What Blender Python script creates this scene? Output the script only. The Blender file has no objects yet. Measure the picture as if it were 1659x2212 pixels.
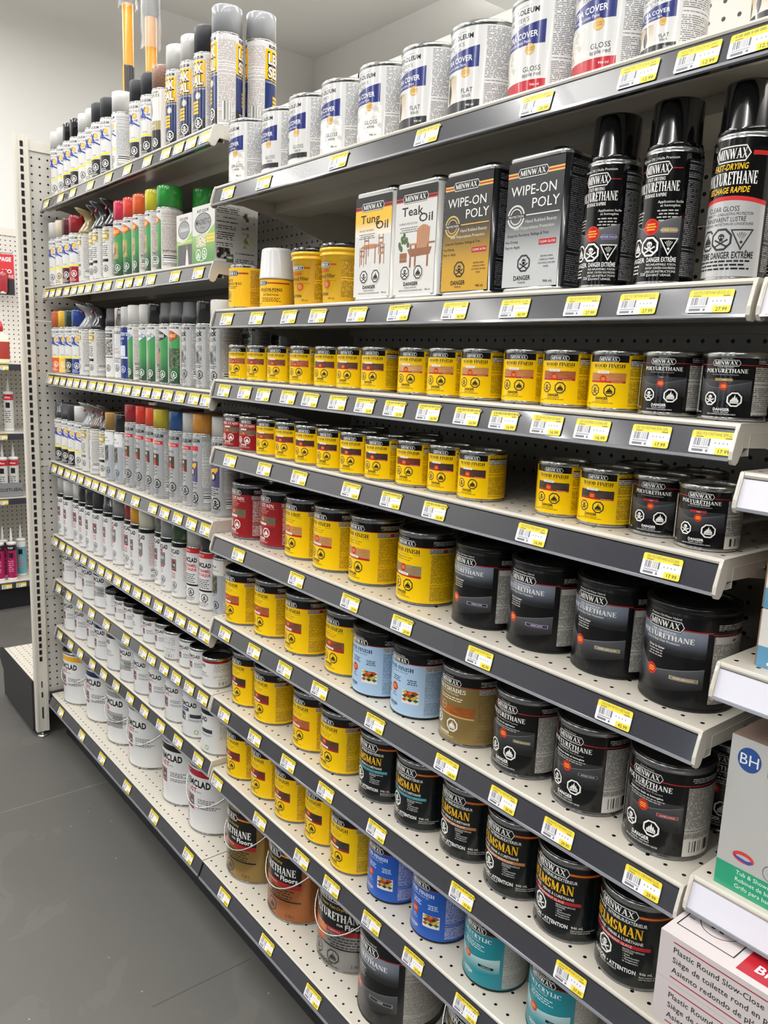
# Paint and wood-stain aisle of a hardware store.  Units: metres, floor at z = 0.
import bpy, math, random
from mathutils import Matrix, Vector
from mathutils.geometry import tessellate_polygon

random.seed(7)
SC = bpy.context.scene
COL = SC.collection
R = math.radians
H = 1.40                      # camera height above the floor

# ------------------------------------------------------------------ camera
F_PX, YAW, PITCH, ROLL = 1714.6, -0.8842, -0.1823, 0.0426
cy_, sy_ = math.cos(YAW), math.sin(YAW)
fw = Vector((sy_ * math.cos(PITCH), cy_ * math.cos(PITCH), math.sin(PITCH)))
rt = Vector((cy_, -sy_, 0.0))
up = rt.cross(fw)
c_, s_ = math.cos(ROLL), math.sin(ROLL)
rt2 = rt * c_ + up * s_
up2 = up * c_ - rt * s_
cam_data = bpy.data.cameras.new('camera')
cam = bpy.data.objects.new('camera', cam_data)
COL.objects.link(cam)
cam.matrix_world = Matrix(((rt2.x, up2.x, -fw.x, 0), (rt2.y, up2.y, -fw.y, 0), (rt2.z, up2.z, -fw.z, H), (0, 0, 0, 1)))
cam_data.sensor_fit = 'VERTICAL'
cam_data.sensor_height = 36.0
cam_data.lens = F_PX / 2212.0 * 36.0
cam_data.clip_start = 0.02
SC.camera = cam

# ------------------------------------------------------------------ view, world, lights
SC.view_settings.view_transform = 'Standard'
SC.view_settings.look = 'None'
SC.view_settings.gamma = 1.0
SC.view_settings.use_curve_mapping = False
SC.view_settings.exposure = -0.80
SC.cycles.max_bounces = 6
SC.cycles.diffuse_bounces = 4
SC.cycles.glossy_bounces = 3
SC.cycles.transmission_bounces = 3
SC.cycles.caustics_reflective = False
SC.cycles.caustics_refractive = False
SC.cycles.sample_clamp_indirect = 4.0
world = bpy.data.worlds.new('world')
SC.world = world
world.use_nodes = True
world.node_tree.nodes['Background'].inputs[0].default_value = (0.80, 0.88, 1.0, 1)
world.node_tree.nodes['Background'].inputs[1].default_value = 1.0

CEIL = 3.48
HANG = 0.30          # the strips hang this far below the ceiling, leaving room for added uplights
TUBE_W = 66.0      # watts per ceiling strip
WIN_W = 5.0       # watts per window bay of daylight
LIGHT_STRIPS = [(x, y) for x in (-4.1, -2.2, -0.3, 1.6) for y in (-2.7, -0.15)] + [(-3.0, 2.05), (-0.6, 2.05)]  # last two strips are added behind the gondola to brighten the back wall

def area(name, loc, rot, sx, sy, watts, col):
    l = bpy.data.lights.new(name, 'AREA')
    l.shape = 'RECTANGLE'; l.size = sx; l.size_y = sy; l.energy = watts; l.color = col
    o = bpy.data.objects.new(name, l); COL.objects.link(o)
    o.location = loc; o.rotation_euler = rot
    return o

for (lx, ly) in LIGHT_STRIPS:
    area('strip_light_lamp', (lx, ly, CEIL - HANG - 0.01), (0, 0, 0), 0.10, 2.3, TUBE_W, (1.0, 0.99, 0.97))
    area('added_uplight', (lx, ly, CEIL - HANG + 0.08), (math.pi, 0, 0), 0.10, 2.3, TUBE_W * 0.75, (1.0, 0.99, 0.97))  # added up-facing lamp per strip, brightens the ceiling and upper walls
WINDOWS = [-6.0, -3.6, -1.2, 1.2]        # storefront window bays in the wall behind the camera
for wx in WINDOWS:
    area('window_daylight', (wx, -6.85, 1.55), (R(90), 0, R(180)), 0.9, 2.5, WIN_W, (0.80, 0.90, 1.0))

# ------------------------------------------------------------------ colour and materials
def lin(c):
    if isinstance(c, str):
        c = [int(c[i:i + 2], 16) / 255 for i in (0, 2, 4)]
    return tuple((v / 12.92 if v <= 0.04045 else ((v + 0.055) / 1.055) ** 2.4) for v in c) + (1.0,)

MATS = {}
def mat(hexc, rough=0.4, metal=0.0, coat=0.0, name=None, alpha=None, trans=0.0, spec=0.5):
    key = ('m', hexc, rough, metal, coat, alpha, trans, spec)
    if key in MATS: return MATS[key]
    m = bpy.data.materials.new(name or 'paint_' + str(hexc)); m.use_nodes = True
    b = m.node_tree.nodes['Principled BSDF']
    b.inputs['Base Color'].default_value = lin(hexc)
    b.inputs['Roughness'].default_value = rough
    b.inputs['Metallic'].default_value = metal
    b.inputs['Specular IOR Level'].default_value = spec
    b.inputs['Coat Weight'].default_value = coat
    b.inputs['Coat Roughness'].default_value = 0.06
    if trans: b.inputs['Transmission Weight'].default_value = trans
    if alpha is not None: b.inputs['Alpha'].default_value = alpha
    m.diffuse_color = lin(hexc)
    MATS[key] = m
    return m

def nodes(m):
    m.use_nodes = True
    return m.node_tree.nodes, m.node_tree.links, m.node_tree.nodes['Principled BSDF']

def mth(nt, op, a, b=None, c=None):
    n = nt.nodes.new('ShaderNodeMath'); n.operation = op
    for i, v in enumerate((a, b, c)):
        if v is None: continue
        if isinstance(v, (int, float)): n.inputs[i].default_value = v
        else: nt.links.new(v, n.inputs[i])
    return n.outputs[0]

def mix(nt, f, a, b):
    n = nt.nodes.new('ShaderNodeMix'); n.data_type = 'RGBA'
    if isinstance(f, (int, float)): n.inputs[0].default_value = f
    else: nt.links.new(f, n.inputs[0])
    for i, v in ((6, a), (7, b)):
        if isinstance(v, tuple): n.inputs[i].default_value = v
        else: nt.links.new(v, n.inputs[i])
    return n.outputs[2]

def uvxy(nt):
    u = nt.nodes.new('ShaderNodeUVMap')
    s = nt.nodes.new('ShaderNodeSeparateXYZ'); nt.links.new(u.outputs[0], s.inputs[0])
    return s.outputs[0], s.outputs[1]

def fineprint(paper, ink, pitch=0.0019, rough=0.35, dens=0.5, metal=0.0, coat=0.0):
    """rows of illegibly small print: the row and word pattern of a label's instructions"""
    key = ('fp', paper, ink, pitch, rough, dens, metal)
    if key in MATS: return MATS[key]
    m = bpy.data.materials.new('small_print'); ns, ls, b = nodes(m); nt = m.node_tree
    u, v = uvxy(nt)
    row = mth(nt, 'DIVIDE', v, pitch)
    fr = mth(nt, 'FRACT', row); fl = mth(nt, 'FLOOR', row)
    inrow = mth(nt, 'MULTIPLY', mth(nt, 'GREATER_THAN', fr, 0.28), mth(nt, 'LESS_THAN', fr, 0.80))
    cb = ns.new('ShaderNodeCombineXYZ')
    ls.new(mth(nt, 'DIVIDE', u, pitch * 0.9), cb.inputs[0]); ls.new(mth(nt, 'MULTIPLY', fl, 7.31), cb.inputs[1])
    nz = ns.new('ShaderNodeTexNoise'); nz.inputs['Scale'].default_value = 1.0; nz.inputs['Detail'].default_value = 1.0
    ls.new(cb.outputs[0], nz.inputs['Vector'])
    words = mth(nt, 'GREATER_THAN', nz.outputs[0], 0.42)
    n2 = ns.new('ShaderNodeTexWhiteNoise'); n2.noise_dimensions = '1D'; ls.new(mth(nt, 'FLOOR', mth(nt, 'DIVIDE', row, 1.0)), n2.inputs['W'])
    notgap = mth(nt, 'GREATER_THAN', n2.outputs[0], 0.10)
    f = mth(nt, 'MULTIPLY', mth(nt, 'MULTIPLY', inrow, words), mth(nt, 'MULTIPLY', notgap, dens + 0.35))
    ls.new(mix(nt, f, lin(paper), lin(ink)), b.inputs['Base Color'])
    b.inputs['Roughness'].default_value = rough; b.inputs['Metallic'].default_value = metal
    b.inputs['Coat Weight'].default_value = coat
    MATS[key] = m
    return m

def barcode(paper='EDEBE6', ink='22201E', pitch=0.0011, vertical=True):
    key = ('bc', paper, ink, pitch, vertical)
    if key in MATS: return MATS[key]
    m = bpy.data.materials.new('bar_code'); ns, ls, b = nodes(m); nt = m.node_tree
    u, v = uvxy(nt)
    n = ns.new('ShaderNodeTexWhiteNoise'); n.noise_dimensions = '1D'
    ls.new(mth(nt, 'FLOOR', mth(nt, 'DIVIDE', u if vertical else v, pitch)), n.inputs['W'])
    ls.new(mix(nt, mth(nt, 'GREATER_THAN', n.outputs[0], 0.5), lin(paper), lin(ink)), b.inputs['Base Color'])
    b.inputs['Roughness'].default_value = 0.5
    MATS[key] = m
    return m

def fade(c_bot, c_top, z0, z1, rough=0.35, metal=0.0, coat=0.3):
    """printed two-tone gradient along the height of a label"""
    key = ('fd', c_bot, c_top, z0, z1, rough, metal)
    if key in MATS: return MATS[key]
    m = bpy.data.materials.new('printed_gradient'); ns, ls, b = nodes(m); nt = m.node_tree
    u, v = uvxy(nt)
    mr = ns.new('ShaderNodeMapRange'); ls.new(v, mr.inputs[0]); mr.inputs[1].default_value = z0; mr.inputs[2].default_value = z1
    mr.interpolation_type = 'SMOOTHSTEP'
    ls.new(mix(nt, mr.outputs[0], lin(c_bot), lin(c_top)), b.inputs['Base Color'])
    b.inputs['Roughness'].default_value = rough; b.inputs['Metallic'].default_value = metal; b.inputs['Coat Weight'].default_value = coat
    MATS[key] = m
    return m

def woodgrain(c1, c2, rough=0.35, sx=60, sz=900):
    key = ('wg', c1, c2, sx, sz)
    if key in MATS: return MATS[key]
    m = bpy.data.materials.new('wood_swatch'); ns, ls, b = nodes(m); nt = m.node_tree
    u = ns.new('ShaderNodeUVMap'); mp = ns.new('ShaderNodeMapping'); mp.inputs['Scale'].default_value = (sx, sz, 1); mp.inputs['Rotation'].default_value = (0, 0, 0.08)
    ls.new(u.outputs[0], mp.inputs[0])
    nz = ns.new('ShaderNodeTexNoise'); nz.inputs['Scale'].default_value = 1.0; nz.inputs['Detail'].default_value = 3; nz.inputs['Distortion'].default_value = 0.6
    ls.new(mp.outputs[0], nz.inputs['Vector'])
    mr = ns.new('ShaderNodeMapRange'); ls.new(nz.outputs[0], mr.inputs[0]); mr.inputs[1].default_value = 0.32; mr.inputs[2].default_value = 0.68
    ls.new(mix(nt, mr.outputs[0], lin(c1), lin(c2)), b.inputs['Base Color'])
    b.inputs['Roughness'].default_value = rough
    MATS[key] = m
    return m

def photo(c1, c2, c3, sc=90):
    """a small soft printed photograph: blotches of three colours"""
    key = ('ph', c1, c2, c3, sc)
    if key in MATS: return MATS[key]
    m = bpy.data.materials.new('printed_photo'); ns, ls, b = nodes(m); nt = m.node_tree
    u = ns.new('ShaderNodeUVMap')
    nz = ns.new('ShaderNodeTexNoise'); nz.inputs['Scale'].default_value = sc; nz.inputs['Detail'].default_value = 2
    ls.new(u.outputs[0], nz.inputs['Vector'])
    cr = ns.new('ShaderNodeValToRGB'); ls.new(nz.outputs[0], cr.inputs[0])
    e = cr.color_ramp.elements
    e[0].position = 0.38; e[0].color = lin(c1); e[1].position = 0.62; e[1].color = lin(c3)
    k = e.new(0.5); k.color = lin(c2)
    ls.new(cr.outputs[0], b.inputs['Base Color']); b.inputs['Roughness'].default_value = 0.35
    MATS[key] = m
    return m

def pegboard(c='C6C3BC', hole='060606', rough=0.42, px=0.0254, pz=0.0254, rad=0.0034, ox=0.0, oz=0.0, name='perforated_steel', rows=None):
    key = ('pg', c, px, pz, rad, ox, oz, rough, rows)
    if key in MATS: return MATS[key]
    m = bpy.data.materials.new(name); ns, ls, b = nodes(m); nt = m.node_tree
    u, v = uvxy(nt)
    du = mth(nt, 'MULTIPLY', mth(nt, 'SUBTRACT', mth(nt, 'FRACT', mth(nt, 'DIVIDE', mth(nt, 'ADD', u, ox), px)), 0.5), px)
    dv = mth(nt, 'MULTIPLY', mth(nt, 'SUBTRACT', mth(nt, 'FRACT', mth(nt, 'DIVIDE', mth(nt, 'ADD', v, oz), pz)), 0.5), pz)
    d = mth(nt, 'SQRT', mth(nt, 'ADD', mth(nt, 'MULTIPLY', du, du), mth(nt, 'MULTIPLY', dv, dv)))
    f = mth(nt, 'LESS_THAN', d, rad)
    if rows: f = mth(nt, 'MULTIPLY', f, mth(nt, 'MULTIPLY', mth(nt, 'GREATER_THAN', v, rows[0]), mth(nt, 'LESS_THAN', v, rows[1])))
    nz = ns.new('ShaderNodeTexNoise'); nz.inputs['Scale'].default_value = 6
    bc = mix(nt, mth(nt, 'MULTIPLY', nz.outputs[0], 0.12), lin(c), lin('B4AFA6'))
    ls.new(mix(nt, f, bc, lin(hole)), b.inputs['Base Color'])
    b.inputs['Roughness'].default_value = rough
    MATS[key] = m
    return m

# ------------------------------------------------------------------ object helpers
def link(name, mesh, parent=None, mats=None, loc=None, rot=None):
    o = bpy.data.objects.new(name, mesh); COL.objects.link(o)
    if parent is not None: o.parent = parent
    if loc is not None: o.location = loc
    if rot is not None: o.rotation_euler = rot
    return o

def tag(o, label=None, cat=None, group=None, kind=None):
    if label: o['label'] = label
    if cat: o['category'] = cat
    if group: o['group'] = group
    if kind: o['kind'] = kind
    return o

def root(name, loc, rz, label, cat, group=None):
    o = bpy.data.objects.new(name, None); COL.objects.link(o)
    o.empty_display_size = 0.02
    o.location = loc; o.rotation_euler = (0, 0, rz)
    return tag(o, label, cat, group)

class MB:
    """collects polygons with a material and metre-scaled UVs; build() makes ONE mesh"""
    def __init__(s): s.v = []; s.f = []; s.m = []; s.uv = []; s.mats = []; s.smooth = []
    def mi(s, m):
        if m not in s.mats: s.mats.append(m)
        return s.mats.index(m)
    def poly(s, pts, m, uvs=None, smooth=False):
        b = len(s.v); s.v.extend(pts); s.f.append(tuple(range(b, b + len(pts)))); s.m.append(s.mi(m))
        s.uv.extend(uvs if uvs else [(p[0], p[2]) for p in pts]); s.smooth.append(smooth)
    def box(s, x0, y0, z0, x1, y1, z1, m, mz=None):
        q = s.poly
        q([(x0, y0, z0), (x1, y0, z0), (x1, y0, z1), (x0, y0, z1)], m)
        q([(x1, y1, z0), (x0, y1, z0), (x0, y1, z1), (x1, y1, z1)], m)
        q([(x0, y1, z0), (x0, y0, z0), (x0, y0, z1), (x0, y1, z1)], m, [(y1, z0), (y0, z0), (y0, z1), (y1, z1)])
        q([(x1, y0, z0), (x1, y1, z0), (x1, y1, z1), (x1, y0, z1)], m, [(y0, z0), (y1, z0), (y1, z1), (y0, z1)])
        mz = mz or m
        q([(x0, y0, z1), (x1, y0, z1), (x1, y1, z1), (x0, y1, z1)], mz, [(x0, y0), (x1, y0), (x1, y1), (x0, y1)])
        q([(x0, y1, z0), (x1, y1, z0), (x1, y0, z0), (x0, y0, z0)], m, [(x0, y1), (x1, y1), (x1, y0), (x0, y0)])
    def prism_x(s, prof, x0, x1, m):
        """profile of (y, z), extruded along x; counter-clockwise seen from +x"""
        n = len(prof)
        for i in range(n):
            a, b = prof[i], prof[(i + 1) % n]
            s.poly([(x0, a[0], a[1]), (x0, b[0], b[1]), (x1, b[0], b[1]), (x1, a[0], a[1])], m,
                   [(x0, a[0] + a[1]), (x0, b[0] + b[1]), (x1, b[0] + b[1]), (x1, a[0] + a[1])])
        s.poly([(x1, p[0], p[1]) for p in prof], m, [(p[0], p[1]) for p in prof])
        s.poly([(x0, p[0], p[1]) for p in reversed(prof)], m, [(p[0], p[1]) for p in reversed(prof)])
    def lathe(s, prof, m, n=40, cx=0, cy=0, cap0=True, cap1=True, sx=1.0, sy=1.0):
        """profile of (r, z) or (r, z, material)"""
        for i in range(len(prof) - 1):
            a, b = prof[i], prof[i + 1]
            mm = b[2] if len(b) > 2 else m
            for k in range(n):
                t0, t1 = 2 * math.pi * k / n, 2 * math.pi * (k + 1) / n
                P = lambda r, z, t: (cx + sx * r * math.cos(t), cy + sy * r * math.sin(t), z)
                s.poly([P(a[0], a[1], t0), P(a[0], a[1], t1), P(b[0], b[1], t1), P(b[0], b[1], t0)], mm, smooth=True)
        for end, c in ((prof[0], cap0), (prof[-1], cap1)):
            if c and end[0] > 1e-6:
                pts = [(cx + sx * end[0] * math.cos(2 * math.pi * k / n), cy + sy * end[0] * math.sin(2 * math.pi * k / n), end[1]) for k in range(n)]
                if end is prof[0]: pts.reverse()
                s.poly(pts, end[2] if len(end) > 2 else m)
    def tube(s, path, r, m, n=8):
        rings = []
        for i, p in enumerate(path):
            p = Vector(p); a = Vector(path[max(i - 1, 0)]); b = Vector(path[min(i + 1, len(path) - 1)])
            d = (b - a).normalized(); h = Vector((0, 0, 1)) if abs(d.z) < 0.9 else Vector((1, 0, 0))
            u = d.cross(h).normalized(); w = d.cross(u)
            rings.append([tuple(p + (u * math.cos(2 * math.pi * k / n) + w * math.sin(2 * math.pi * k / n)) * r) for k in range(n)])
        for A, B in zip(rings, rings[1:]):
            for k in range(n):
                s.poly([A[k], A[(k + 1) % n], B[(k + 1) % n], B[k]], m, smooth=True)
        s.poly(list(reversed(rings[0])), m); s.poly(rings[-1], m)
    def loft(s, rings, m, cap=True):
        n = len(rings[0])
        for A, B in zip(rings, rings[1:]):
            for k in range(n):
                s.poly([A[k], A[(k + 1) % n], B[(k + 1) % n], B[k]], m, smooth=True)
        if cap: s.poly(list(reversed(rings[0])), m); s.poly(rings[-1], m)
    def mesh(s, name, weld=True):
        me = bpy.data.meshes.new(name)
        if weld:
            idx = {}; vv = []; mp = []
            for p in s.v:
                k = (round(p[0], 6), round(p[1], 6), round(p[2], 6))
                if k not in idx: idx[k] = len(vv); vv.append(p)
                mp.append(idx[k])
            ff = []; mm = []; sm = []; uv = []; pos = 0
            for f, m, q in zip(s.f, s.m, s.smooth):
                g = []; gu = []
                for t in f:
                    w = mp[t]
                    if w not in g: g.append(w); gu.append(s.uv[t])
                if len(g) >= 3: ff.append(g); mm.append(m); sm.append(q); uv.extend(gu)
        else:
            vv, ff, mm, sm, uv = s.v, s.f, s.m, s.smooth, s.uv
        me.from_pydata(vv, [], ff)
        for m in s.mats: me.materials.append(m)
        me.polygons.foreach_set('material_index', mm)
        me.polygons.foreach_set('use_smooth', sm)
        l = me.uv_layers.new(name='UVMap')
        l.data.foreach_set('uv', [c for q in uv for c in q])
        me.update()
        return me
    def build(s, name, parent=None, loc=None, rot=None):
        return link(name, s.mesh(name), parent, loc=loc, rot=rot)
# ------------------------------------------------------------------ lettering
TXT = {}
def sans(body, bold=0.0):
    """triangles of a line of the built-in sans type, cap height 1, starting at x = 0"""
    key = (body, bold)
    if key in TXT: return TXT[key]
    cu = bpy.data.curves.new('type', 'FONT'); cu.body = body; cu.size = 1.0; cu.resolution_u = 2; cu.offset = bold; cu.space_character = 1.0 + bold * 2.2
    cu.fill_mode = 'FRONT'
    o = bpy.data.objects.new('type', cu); COL.objects.link(o)
    bpy.context.view_layer.update()
    dg = bpy.context.evaluated_depsgraph_get()
    e = o.evaluated_get(dg); me = e.to_mesh(); me.calc_loop_triangles()
    vs = [(v.co.x, v.co.y) for v in me.vertices]
    tris = [[vs[i] for i in t.vertices] for t in me.loop_triangles]
    e.to_mesh_clear(); bpy.data.objects.remove(o); bpy.data.curves.remove(cu)
    if tris:
        x0 = min(p[0] for t in tris for p in t); x1 = max(p[0] for t in tris for p in t)
        k = 1 / 0.729
        tris = [[((p[0] - x0) * k, p[1] * k) for p in t] for t in tris]; w = (x1 - x0) * k
    else: w = 0
    TXT[key] = (tris, w)
    return TXT[key]

TH, TN = 0.225, 0.085
def _V(x1, y1, x2, y2, w): return [(x1 - w / 2, y1), (x1 + w / 2, y1), (x2 + w / 2, y2), (x2 - w / 2, y2)]
def _H(x1, x2, y, t=TN): return [(x1, y - t / 2), (x2, y - t / 2), (x2, y + t / 2), (x1, y + t / 2)]
def _S(x, y, l=0.30):
    return [(x - l / 2, 0), (x + l / 2, 0), (x + l / 2, 0.05), (x - l / 2, 0.05)] if y == 0 else [(x - l / 2, 0.95), (x + l / 2, 0.95), (x + l / 2, 1), (x - l / 2, 1)]
def _C(cx, cy, rx, ry, a0, a1):
    out = []; n = max(4, int(abs(a1 - a0) / 20))
    for i in range(n):
        q = []
        for a in (a0 + (a1 - a0) * i / n, a0 + (a1 - a0) * (i + 1) / n):
            c, s = math.cos(R(a)), math.sin(R(a)); t = TH * abs(c) ** 1.5 + TN * abs(s)
            q.append(((cx + rx * c, cy + ry * s), (cx + (rx - t) * c, cy + (ry - t * 0.75) * s)))
        out.append([q[0][0], q[1][0], q[1][1], q[0][1]])
    return out
GL = {
 'A': (0.86, [_V(.12, 0, .42, 1, TN), _V(.42, 1, .72, 0, TH), _H(.22, .6, .34), _S(.12, 0), _S(.72, 0)]),
 'B': (0.72, [_V(.2, 0, .2, 1, TH), _H(.1, .36, .97), _H(.1, .36, .52), _H(.1, .36, .03)] + _C(.34, .75, .26, .25, -90, 90) + _C(.34, .27, .32, .27, -90, 90)),
 'C': (0.80, _C(.45, .5, .40, .5, 45, 315) + [_V(.72, .68, .72, .95, TN)]),
 'D': (0.84, [_V(.2, 0, .2, 1, TH), _H(.08, .38, .97), _H(.08, .38, .03)] + _C(.36, .5, .43, .5, -90, 90)),
 'E': (0.68, [_V(.2, 0, .2, 1, TH), _H(.08, .6, .97), _H(.2, .5, .52), _H(.08, .63, .03), _V(.60, .78, .60, 1, TN), _V(.62, 0, .62, .24, TN), _V(.49, .42, .49, .62, TN)]),
 'F': (0.64, [_V(.2, 0, .2, 1, TH), _H(.08, .6, .97), _H(.2, .5, .5), _S(.2, 0, .32), _V(.60, .76, .60, 1, TN), _V(.49, .4, .49, .6, TN)]),
 'G': (0.86, _C(.45, .5, .40, .5, 45, 320) + [_V(.73, .68, .73, .95, TN), _V(.72, .1, .72, .42, TH * .8), _H(.56, .84, .42)]),
 'H': (0.90, [_V(.2, 0, .2, 1, TH), _V(.7, 0, .7, 1, TH), _H(.2, .7, .51), _S(.2, 0), _S(.7, 0), _S(.2, 1), _S(.7, 1)]),
 'I': (0.42, [_V(.21, 0, .21, 1, TH), _S(.21, 0, .34), _S(.21, 1, .34)]),
 'K': (0.84, [_V(.2, 0, .2, 1, TH), _V(.28, .42, .68, 1, TN), _V(.42, .58, .72, 0, TH), _S(.2, 0), _S(.2, 1), _S(.7, 0), _S(.68, 1)]),
 'L': (0.66, [_V(.2, 0, .2, 1, TH), _H(.08, .6, .03), _S(.2, 1), _V(.60, 0, .60, .26, TN)]),
 'M': (1.06, [_V(.16, 0, .16, 1, TN), _V(.2, 1, .52, .06, TH), _V(.52, .06, .84, 1, TN), _V(.88, 0, .88, 1, TH), _S(.16, 0), _S(.88, 0), _S(.16, 1, .24), _S(.88, 1, .24)]),
 'N': (0.92, [_V(.16, 0, .16, 1, TN), _V(.2, 1, .74, 0, TH), _V(.76, 0, .76, 1, TN), _S(.16, 0), _S(.14, 1), _S(.76, 1)]),
 'O': (0.92, _C(.46, .5, .43, .5, 0, 360)),
 'P': (0.70, [_V(.2, 0, .2, 1, TH), _H(.08, .36, .97), _H(.2, .36, .45), _S(.2, 0)] + _C(.34, .71, .30, .29, -90, 90)),
 'R': (0.80, [_V(.2, 0, .2, 1, TH), _H(.08, .36, .97), _H(.2, .36, .47), _S(.2, 0), _V(.38, .47, .66, 0, TH), _S(.70, 0, .22)] + _C(.34, .72, .29, .28, -90, 90)),
 'S': (0.64, _C(.32, .74, .26, .26, 30, 265) + _C(.32, .27, .28, .27, -150, 92) + [_V(.56, .72, .56, .96, TN), _V(.06, .04, .06, .28, TN)]),
 'T': (0.76, [_V(.38, 0, .38, 1, TH), _H(.04, .72, .97), _S(.38, 0), _V(.06, .76, .06, 1, TN), _V(.70, .76, .70, 1, TN)]),
 'U': (0.88, [_V(.2, .3, .2, 1, TH), _V(.7, .3, .7, 1, TN), _S(.2, 1), _S(.7, 1)] + _C(.44, .32, .34, .32, 180, 360)),
 'V': (0.84, [_V(.12, 1, .42, 0, TH), _V(.42, 0, .72, 1, TN), _S(.12, 1), _S(.72, 1)]),
 'W': (1.20, [_V(.12, 1, .36, 0, TH), _V(.36, 0, .58, 1, TN), _V(.56, 1, .82, 0, TH), _V(.82, 0, 1.06, 1, TN), _S(.12, 1, .26), _S(.58, 1, .26), _S(1.06, 1, .26)]),
 'X': (0.86, [_V(.14, 1, .7, 0, TH), _V(.12, 0, .7, 1, TN), _S(.12, 0), _S(.72, 0), _S(.14, 1), _S(.7, 1)]),
 'Y': (0.82, [_V(.12, 1, .4, .45, TH), _V(.4, .45, .7, 1, TN), _V(.4, 0, .4, .48, TH), _S(.4, 0), _S(.12, 1), _S(.7, 1)]),
 'Z': (0.72, [_H(.08, .62, .97), _H(.08, .64, .03), _V(.12, 0, .58, 1, TH)]),
 ' ': (0.36, []), '-': (0.42, [_H(.06, .36, .4, .09)]), '.': (0.3, [_V(.15, 0, .15, .14, .14)]), '&': (0.8, _C(.36, .3, .3, .3, 0, 360) + _C(.36, .78, .2, .22, 0, 360)),
}
def serif(body, bold=0.0):
    key = ('S', body)
    if key in TXT: return TXT[key]
    x = 0; out = []
    for ch in body:
        acc = None
        if ch in 'ÉÊ': acc = ch; ch = 'E'
        if ch == 'À': acc = ch; ch = 'A'
        w, polys = GL.get(ch, GL[' '])
        for p in polys: out.append([(q[0] + x, q[1]) for q in p])
        if acc: out.append([(x + .3, 1.06), (x + .4, 1.06), (x + .5, 1.26), (x + .38, 1.26)] if acc != 'À' else [(x + .45, 1.06), (x + .38, 1.06), (x + .25, 1.26), (x + .38, 1.26)])
        x += w
    TXT[key] = (out, x)
    return TXT[key]

# ------------------------------------------------------------------ flat printed art, wrapped on cylinders or laid on faces
def clipx(p, x0, x1):
    for s, lim in ((1, x0), (-1, x1)):
        o = []; n = len(p)
        for i in range(n):
            a, b = p[i], p[(i + 1) % n]
            ia, ib = (a[0] - lim) * s >= -1e-9, (b[0] - lim) * s >= -1e-9
            if ia: o.append(a)
            if ia != ib:
                t = (lim - a[0]) / (b[0] - a[0]); o.append((lim, a[1] + t * (b[1] - a[1])))
        p = o
        if len(p) < 3: return None
    return p

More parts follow.
